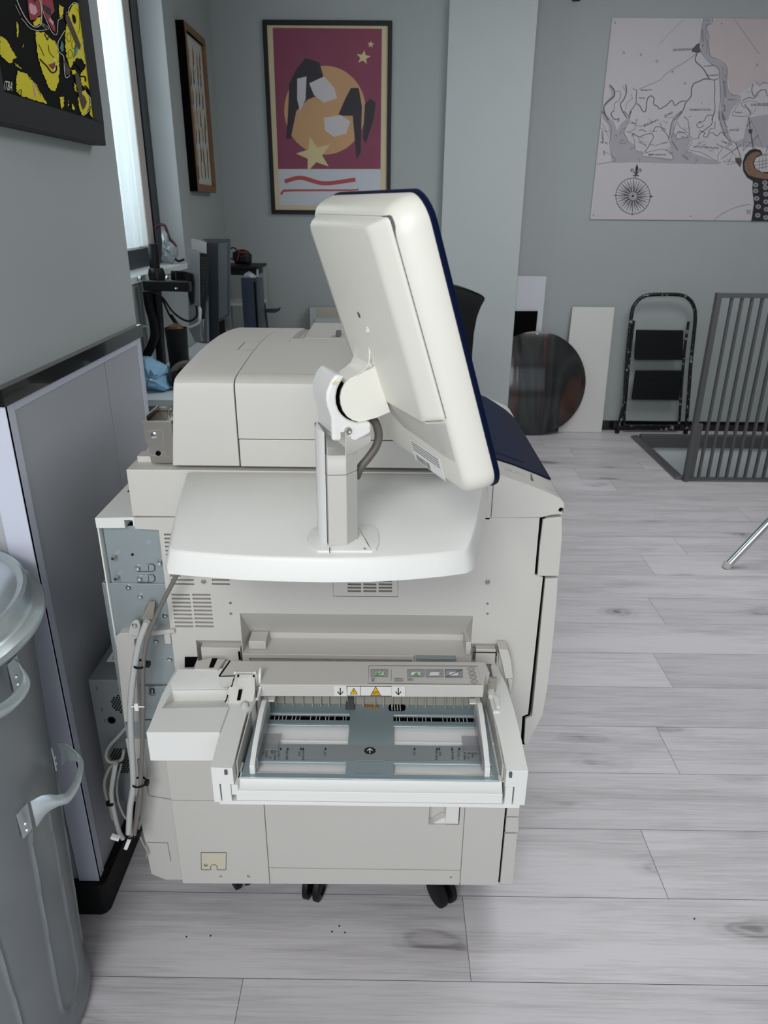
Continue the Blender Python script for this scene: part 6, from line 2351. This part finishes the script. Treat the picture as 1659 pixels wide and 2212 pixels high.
# monitor arm: pole on a base with a cross beam
YA = 3.30
arm = thing('monitor_stand', tuple(PY(350, 800, YA)), 'black double monitor stand with a thick pole on the white desk', 'stand')
arm.location.z = ZD
bx = PY(350, 800, YA)
mb = MB()
pt = PY(331, 527, YA)
mb.tube([(bx.x, YA, ZD + 0.01), (pt.x, YA, pt.z)], 0.0215, 24)
mb.build('pole', M['blackm'], arm, sharp=50)
mb = MB()
mb.box(bx.x - 0.035, bx.x + 0.13, YA - 0.11, YA + 0.11, ZD, ZD + 0.012)
mb.build('base_plate', M['blackm'], arm, 0.003)
mb = MB()
zc_ = PY(335, 600, YA).z
mb.lathe([(0.022, -0.03), (0.034, -0.03), (0.036, -0.005), (0.030, 0.02), (0.022, 0.022)], (pt.x + 0.0, YA, zc_ + 0.02), 24)
mb.build('clamp_collar', M['blackm'], arm)
mb = MB()
a, b_ = PY(276, 616, YA - 0.06), PY(412, 619, YA - 0.06)
a.x = max(a.x, -1.06)
mb.bar(a, b_, 0.045, 0.042)
mb.bar(PY(374, 595, YA + 0.05), PY(420, 598, YA + 0.18), 0.03, 0.042)
bm_ = mb.build('cross_beam', M['blackm'], arm, 0.004)
for (x, y) in ((362, 600), (382, 623), (303, 601)):
    mb = MB()
    mb.lathe([(0.008, 0), (0.007, 0.008), (0, 0.009)], PY(x, y, YA - 0.075), 14, (0, -1, 0.4))
    mb.build('bolt', M['chrome'], bm_)
mb = MB()
mb.tube([PY(x, y, YA - 0.05) for x, y in ((318, 630), (322, 660), (330, 690), (334, 722), (328, 745), (318, 765), (306, 782))], 0.019, 14, 5)
mb.build('cable_sleeve', M['blackp'], arm, sharp=60)
mb = MB()
mb.box(bx.x - 0.055, bx.x - 0.015, YA - 0.055, YA - 0.045, PY(330, 703, YA).z, PY(330, 699, YA).z)
mb.build('clip', M['white'], arm)
for i, (pts, r) in enumerate((([(322, 628), (350, 642), (372, 672), (395, 690), (412, 693), (425, 682), (424, 660)], 0.0045), ([(340, 636), (352, 650), (362, 672), (372, 690)], 0.0045))):
    mb = MB()
    mb.tube([PY(x, y, YA - 0.1) for x, y in pts], r, 10, 5)
    if i == 1:
        mb.bar(PY(368, 680, YA - 0.1), PY(383, 702, YA - 0.1), 0.018, 0.012)
    tag(mb.build('monitor_cable', M['blackp'], sharp=50), ['long black cable hanging in a loop from the stand to the grey monitor', 'short black cable with a plug hanging next to the stand pole'][i], 'cable')
mb = MB()
mb.tube([PY(x, y, YA - 0.1) for x, y in ((383, 702), (395, 708), (412, 706), (428, 698), (433, 690))], 0.005, 10, 5)
mb.lathe([(0.008, -0.03), (0.009, 0.02), (0.004, 0.03)], PY(431, 678, YA - 0.09), 14, (0.1, 0, 1))
tag(mb.build('grey_cable', M['cable_white'], sharp=50), 'pale grey cable with a silver plug curving under the grey monitor', 'cable')


def plate_(mb, pts, Y0, vec):
    return mb.ext([PY(x, y, Y0) for x, y in pts], vec)


# grey back panel monitor seen edge on
gmn = thing('grey_monitor', tuple(PY(432, 738, 3.42)), 'silver monitor seen from behind with a black vented edge', 'monitor')
mb = MB()
plate_(mb, [(404, 537), (431, 546), (433, 725), (437, 738), (421, 738), (408, 712)], 3.38, (0.004, 0.03, 0))
gb = mb.build('back_cover', mat('brushed_silver', '8F9395', 0.38, 0.5, var=0.1, vscale=25), gmn, 0.002)
mb = MB()
plate_(mb, [(432, 547), (446, 551), (444, 640), (438, 690), (433, 690)], 3.385, (0.006, 0.03, 0))
ve = mb.build('vented_edge', M['blackp'], gmn, 0.001)
mb = MB()
for k in range(34):
    y = 556 + k * 3.7
    x1 = 445 - max(0, (y - 600)) * 0.075
    p, q = PY(434.5, y, 3.383), PY(x1, y + 0.6, 3.383)
    mb.bar(p, q, 0.002, 0.0028)
tag(mb.build('vent_rib', mat('vent_grey', '3A3D40', 0.5), ve), kind='stuff')
mb = MB()
plate_(mb, [(405, 588), (417, 592), (420, 612), (419, 655), (412, 660), (406, 640)], 3.36, (0.0, 0.018, 0))
mb.build('mount_bracket', M['blackm'], gmn, 0.003)
mb = MB()
plate_(mb, [(421, 738), (437, 738), (446, 640), (448, 742), (440, 742)], 3.40, (0.0, 0.04, 0))
mb.build('lower_cover', mat('dull_silver', '6B7073', 0.4, 0.5), gmn, 0.001)
# dark monitor beside it
dmn = thing('dark_monitor', tuple(PY(470, 742, 3.62)), 'navy and grey monitor standing edge on beside the silver one', 'monitor')
mb = MB()
plate_(mb, [(413, 516), (446, 524), (446, 549), (431, 546), (414, 541)], 3.56, (0.004, 0.02, 0))
mb.build('back_grille', mat('silver_mesh', 'A9A7A3', 0.5, 0.2), dmn, 0.001)
mb = MB()
plate_(mb, [(446, 524), (470, 525), (472, 742), (449, 742)], 3.56, (0.0, 0.035, 0))
mb.build('side_cover', mat('dark_navy_grey', '121922', 0.45), dmn, 0.002)
mb = MB()
plate_(mb, [(470, 526), (491, 524), (493, 678), (472, 690)], 3.565, (0.002, 0.03, 0))
mb.build('panel', mat('dim_screen_grey', '585D60', 0.35), dmn, 0.001)
mb = MB()
plate_(mb, [(437, 516), (495, 516), (494, 526), (446, 525)], 3.57, (0.0, 0.03, 0))
plate_(mb, [(491, 524), (495, 518), (496, 676), (492, 678)], 3.563, (0.0, 0.03, 0))
plate_(mb, [(472, 690), (494, 678), (496, 682), (472, 697)], 3.563, (0.0, 0.03, 0))
mb.build('bezel', mat('grey_bezel', '3A4146', 0.4), dmn, 0.001)
gx = PY(478, 742, 3.62)
mb = MB()
mb.box(gx.x - 0.06, gx.x + 0.03, 3.60, 3.63, ZD + 0.01, gx.z + 0.12)
mb.build('neck', M['blackm'], dmn, 0.002)
mb = MB()
mb.box(gx.x - 0.12, gx.x + 0.08, 3.58, 3.74, ZD, ZD + 0.011)
mb.build('foot', M['blackm'], dmn, 0.003)
# black tumbler, orange lid of something, headphones
cpb = PY(386, 770, 3.12)
cup = thing('black_pot', (cpb.x, 3.12, ZD), 'black round pot with an orange top standing behind the stand pole', 'pot')
mb = MB()
zt2 = PY(386, 708, 3.12).z
mb.lathe([(0.0, ZD), (0.034, ZD), (0.039, ZD + 0.02), (0.046, zt2 - 0.02), (0.047, zt2), (0.042, zt2), (0.040, zt2 - 0.01), (0, zt2 - 0.01)], (cpb.x, 3.12, 0), 32)
mb.build('pot_body', M['blackp'], cup)
mb = MB()
mb.lathe([(0.0, zt2 - 0.008), (0.036, zt2 - 0.008), (0.030, zt2 + 0.008), (0.016, zt2 + 0.014), (0, zt2 + 0.021)], (cpb.x - 0.002, 3.12, 0), 20)
mb.build('pot_top', mat('amber_top', '5E4024', 0.5, var=0.3, vscale=60), cup)
hp = thing('headphones', tuple(PY(395, 812, 3.0)), 'taupe over ear headphones lying on the desk beside the copier feeder', 'headphones')
hp.location.z = ZD
c = PY(404, 818, 3.0)
mb = MB()
c.z = ZD + 0.055
mb.tube([c + Vector((0.062 * math.cos(t), 0.02 * math.sin(t), 0.05 * math.sin(t))) for t in np.linspace(-0.4, math.pi + 0.4, 24)], 0.013, 12)
mb.build('headband', mat('taupe_leather', '6A625D', 0.6), hp, sharp=60)
for s_ in (-1, 1):
    mb = MB()
    mb.lathe([(0.012, -0.012), (0.034, -0.012), (0.040, 0.0), (0.034, 0.014), (0.014, 0.014), (0.012, 0.006)], c + Vector((s_ * 0.052, 0, -0.015)), 24, (1, 0.3, 0))
    mb.build('ear_cup', M['blackp'], hp, sharp=60)
# window sill: clear bag with red and black strap
clear = mat('clear_film', 'A9B2B6', 0.18, var=0.4, vscale=40, alpha=0.75, coat=0.5)
ob = crumple('clear_bag', [(352, 492), (362, 500), (366, 512), (372, 520), (380, 530), (384, 548), (382, 560), (372, 566), (358, 566), (350, 562), (347, 545), (345, 530), (350, 518), (352, 505)], 3.93, 0.035, clear, 'crumpled clear bag with a red and black strap on the window sill', 'bag', 8, amp=0.008)
ob.location.x -= 0.0
zmn = min(v.co.z for v in ob.data.vertices) + ob.location.z
ob.location.z += WZ0 + 0.001 - zmn
bpy.context.view_layer.update()
mb = MB()
mb.tube([PY(x, y, 3.93) for x, y in ((336, 494), (341, 487), (348, 485), (356, 488), (361, 500), (366, 514), (374, 524), (381, 533))], 0.007, 10, 5)
s1_ = mb.build('strap', mat('strap_red_black', '4A161C', 0.6, var=0.6, vscale=40), ob, sharp=60)
mb = MB()
mb.tube([PY(x, y, 3.93) for x, y in ((372, 545), (378, 558), (386, 564), (398, 560))], 0.006, 10, 5)
mb.build('strap_end', M['blackp'], ob, sharp=60)
# shelf with tower PC further back
YS_ = 4.75
sh = thing('side_shelf', (PY(535, 740, YS_).x, YS_, 0.0), 'dark topped shelf unit with pale frame in the far corner', 'shelf')
a, b_ = PY(478, 572, YS_), PY(566, 574, YS_)
mb = MB()
mb.box(a.x, b_.x, YS_ - 0.12, YS_ + 0.18, a.z - 0.014, a.z)
mb.build('shelf_board', M['blackp'], sh, 0.002)
z2 = PY(520, 652, YS_).z
mb = MB()
mb.box(a.x, b_.x - 0.01, YS_ - 0.10, YS_ + 0.18, z2 - 0.012, z2)
mb.build('shelf_board', M['grey_plastic'], sh, 0.002)
for xx in (b_.x - 0.018, a.x + 0.004):
    for yy_ in (YS_ - 0.11, YS_ + 0.16):
        mb = MB()
        mb.box(xx, xx + 0.012, yy_, yy_ + 0.012, 0.0, a.z - 0.014)
        mb.build('shelf_post', mat('pale_post', '9BA1A2', 0.5), sh)
mb = MB()
p0_, p1_ = PY(497, 581, YS_ - 0.1), PY(556, 595, YS_ - 0.1)
mb.box(p0_.x, p1_.x, YS_ - 0.09, YS_ + 0.1, p1_.z, p0_.z)
tag(mb.build('dark_box', M['blackp'], bevel=0.004), 'flat dark box tucked under the top of the far shelf', 'box')
hb_ = crumple('sports_bag', [(502, 556), (504, 545), (512, 540), (525, 539), (536, 543), (543, 551), (545, 566), (540, 572), (520, 573), (508, 571)], YS_, 0.05, mat('bag_black', '0C0C0E', 0.6), 'small black bag with red piping on top of the far shelf', 'bag', 5, amp=0.004)
zmn = min(v.co.z for v in hb_.data.vertices) + hb_.location.z
hb_.location.z += a.z + 0.001 - zmn
bpy.context.view_layer.update()
mb = MB()
mb.tube([PY(x, y, YS_ - 0.052) for x, y in ((514, 543), (524, 546), (534, 545))], 0.005, 8, 4)
mb.tube([PY(x, y, YS_ - 0.052) for x, y in ((516, 544), (514, 556), (512, 564))], 0.004, 8, 4)
mb.build('red_piping', mat('piping_red', '7E1B22', 0.5), hb_)
mb = MB()
cc_ = PY(506, 548, YS_)
mb.tube([cc_ + Vector((0.03 * math.cos(t) - 0.006, 0, 0.035 * math.sin(t))) for t in np.linspace(0.6, 5.3, 18)], 0.004, 8)
mb.build('bag_handle', M['blackp'], hb_)
pc = thing('tower_computer', tuple(PY(540, 705, 4.30)), 'navy tower computer standing in front of the far shelf', 'computer')
pa_, pb_, pcx = PY(520, 601, 4.3), PY(552, 601, 4.3), PY(561, 601, 4.3)
zt3, zb3 = pa_.z, PY(540, 705, 4.3).z
mb = MB()
mb.box(pa_.x, pb_.x, 4.3, 4.41, ZD + 0.001, zt3)
mb.build('case', mat('navy_case', '1B2638', 0.4), pc, 0.003)
mb = MB()
mb.box(pb_.x + 0.0005, pcx.x, 4.305, 4.41, ZD + 0.001, zt3 - 0.004)
mb.build('front_bezel', mat('dark_grey_face', '3A4146', 0.4), pc, 0.002)
mb = MB()
mb.box(pb_.x - 0.012, pb_.x - 0.002, 4.2985, 4.3, ZD + 0.03, zt3 - 0.02)
mb.build('dark_strip', M['black'], pc)
crumple('film_scrap', [(525, 600), (528, 592), (538, 586), (548, 590), (556, 597), (553, 603), (535, 604)], 4.36, 0.02, clear, 'small scrap of clear film on top of the navy tower computer', 'film', 12, amp=0.004)
tv = thing('tablet_stand', tuple(PY(585, 705, 4.45)), 'small dark tablet on a thin stand beside the navy tower computer', 'stand')
tv.location.z = ZD
mb = MB()
plate_(mb, [(562, 668), (598, 667), (606, 664), (604, 671), (594, 676), (563, 675)], 4.45, (0, 0.02, 0))
mb.build('tablet', mat('tablet_navy', '1C2431', 0.3), tv, 0.002)
mb = MB()
p_, q_ = PY(573, 668, 4.47), PY(578, 703, 4.47)
mb.tube([(q_.x, 4.47, ZD + 0.008), (p_.x, 4.47, p_.z)], 0.007, 10)
mb.tube([(PY(571, 655, 4.46).x, 4.46, PY(571, 655, 4.46).z), (p_.x, 4.46, p_.z)], 0.006, 10)
mb.build('stem', M['blackm'], tv)
mb = MB()
mb.box(q_.x - 0.02, q_.x + 0.05, 4.42, 4.52, ZD, ZD + 0.009)
mb.build('foot', M['blackm'], tv, 0.002)
# heater on the back wall
ht = thing('wall_heater', (-0.33, YP, 0.2), 'white wall heater with a cream slot below the poster', 'heater')
h0, h1 = PY(668, 664, 5.06), PY(668, 700, 5.06)
mb = MB()
mb.box(h0.x, h0.x + 0.52, 5.06, 5.14, 0.22, h0.z)
hc = mb.build('casing', mat('heater_white', 'A3A8A8', 0.45), ht, 0.004)
mb = MB()
e0, e1 = PY(684, 666, 5.058), PY(684, 684, 5.058)
mb.box(e0.x, h0.x + 0.50, 5.0575, 5.06, e1.z, e0.z)
mb.build('grille', mat('cream_grille', 'A39F8E', 0.5), ht, 0.001)
mb = MB()
e0, e1 = PY(680, 689, 5.052), PY(680, 700, 5.052)
mb.box(e0.x, h0.x + 0.50, 5.050, 5.06, 0.25, e0.z)
mb.build('front_cover', mat('heater_white2', 'ABB0B2', 0.45), ht, 0.002)
mb = MB()
mb.box(PY(686, 701, 5.05).x, PY(703, 701, 5.05).x, 5.0485, 5.05, PY(686, 703, 5.05).z, PY(686, 700, 5.05).z)
mb.build('badge', M['ink_grey'], ht)
# black office chair behind the console
Yk = 3.2
ch = thing('office_chair', (0.22, Yk, 0.0), 'black office chair with shiny rounded back behind the monitor', 'chair')
bk = [(978, 616), (992, 619), (1015, 628), (1030, 636), (1044, 634), (1048, 644), (1040, 660), (1030, 690), (1024, 730), (1020, 780)]
z_at = lambda y: PY(1000, y, Yk).z
mb = MB()
rings = []
for (xr, y, dy) in ((1036, 634, 0.0), (1046, 640, 0.0), (1046, 647, 0.0), (1038, 662, 0.005), (1030, 685, 0.012), (1024, 720, 0.02), (1021, 760, 0.025), (1019, 800, 0.02)):
    xr_ = PY(xr, y, Yk).x
    zz = z_at(y)
    row = []
    for t in np.linspace(-1, 1, 13):
        hx = (xr_ - 0.16) * t
        row.append(Vector((0.16 + hx, Yk + dy - 0.05 * (t * t) + 0.03, zz + 0.045 * (1 - t * t))))
    rings.append(row + [p + Vector((0, 0.035, 0)) for p in row[::-1]])
mb.loft(rings)
mb.build('backrest', mat('black_leather', '101214', 0.35, var=0.1), ch, 0.006, 3)
mb = MB()
mb.loft([[Vector((0.16 + a, Yk - 0.22 + b2, 0.47 + (0.0 if i == 0 else 0.07))) for a, b2 in rrect(-0.21, 0.21, -0.24, 0.24, 0.07)] for i in range(2)])
mb.build('seat', M['blackp'], ch, 0.02, 3)
mb = MB()
mb.bar((0.16, Yk + 0.08, 0.50), (0.16, Yk + 0.08, z_at(790)), 0.06, 0.012, (0, 1, 0))
mb.build('back_bar', M['blackm'], ch, 0.002)
mb = MB()
mb.tube([(0.16, Yk - 0.22, 0.09), (0.16, Yk - 0.22, 0.48)], 0.025, 16)
mb.build('column', M['chrome'], ch)
for k in range(5):
    t = k * 2 * math.pi / 5 + 0.3
    e_ = Vector((math.cos(t), math.sin(t), 0))
    c0 = Vector((0.16, Yk - 0.22, 0.09))
    mb = MB()
    mb.bar(c0, c0 + e_ * 0.27 + Vector((0, 0, -0.02)), 0.03, 0.025)
    lg = mb.build('base_arm', M['blackm'], ch, 0.003)
    mb = MB()
    mb.lathe([(0, -0.02), (0.025, -0.02), (0.028, 0), (0.025, 0.02), (0, 0.02)], c0 + e_ * 0.27 + Vector((0, 0, -0.062)), 18, (-e_.y, e_.x, 0))
    mb.build('wheel', M['blackp'], lg)
# small dark wall bracket above the board
mb = MB()
p = PY(1243, 1, YB)
mb.box(p.x - 0.02, p.x + 0.025, YB - 0.03, YB, p.z - 0.005, p.z + 0.05)
tag(mb.build('wall_hook', M['blackp'], bevel=0.003), 'small black hook on the grey wall above the chart board', 'hook')
# cups etc. seen through: crumbs of grit on the floor
rg = random.Random(3)
for i, (x, y) in enumerate(((403, 2024), (455, 2022), (717, 2013), (733, 2001), (1095, 1690), (1500, 1985), (745, 1765 + 250))):
    p = PZ(x, y, 0.0)
    mb = MB()
    mb.lathe([(0.0005, 0.0), (0.0022, 0.0006), (0.0012, 0.0018), (0.0003, 0.0022)], (p.x, p.y, 0.0002), 7)
    g2 = mb.build('grit_speck', M['ink'])
    tag(g2, 'tiny dark speck of grit on the pale floor', 'dirt', 'specks of grit on the floor')
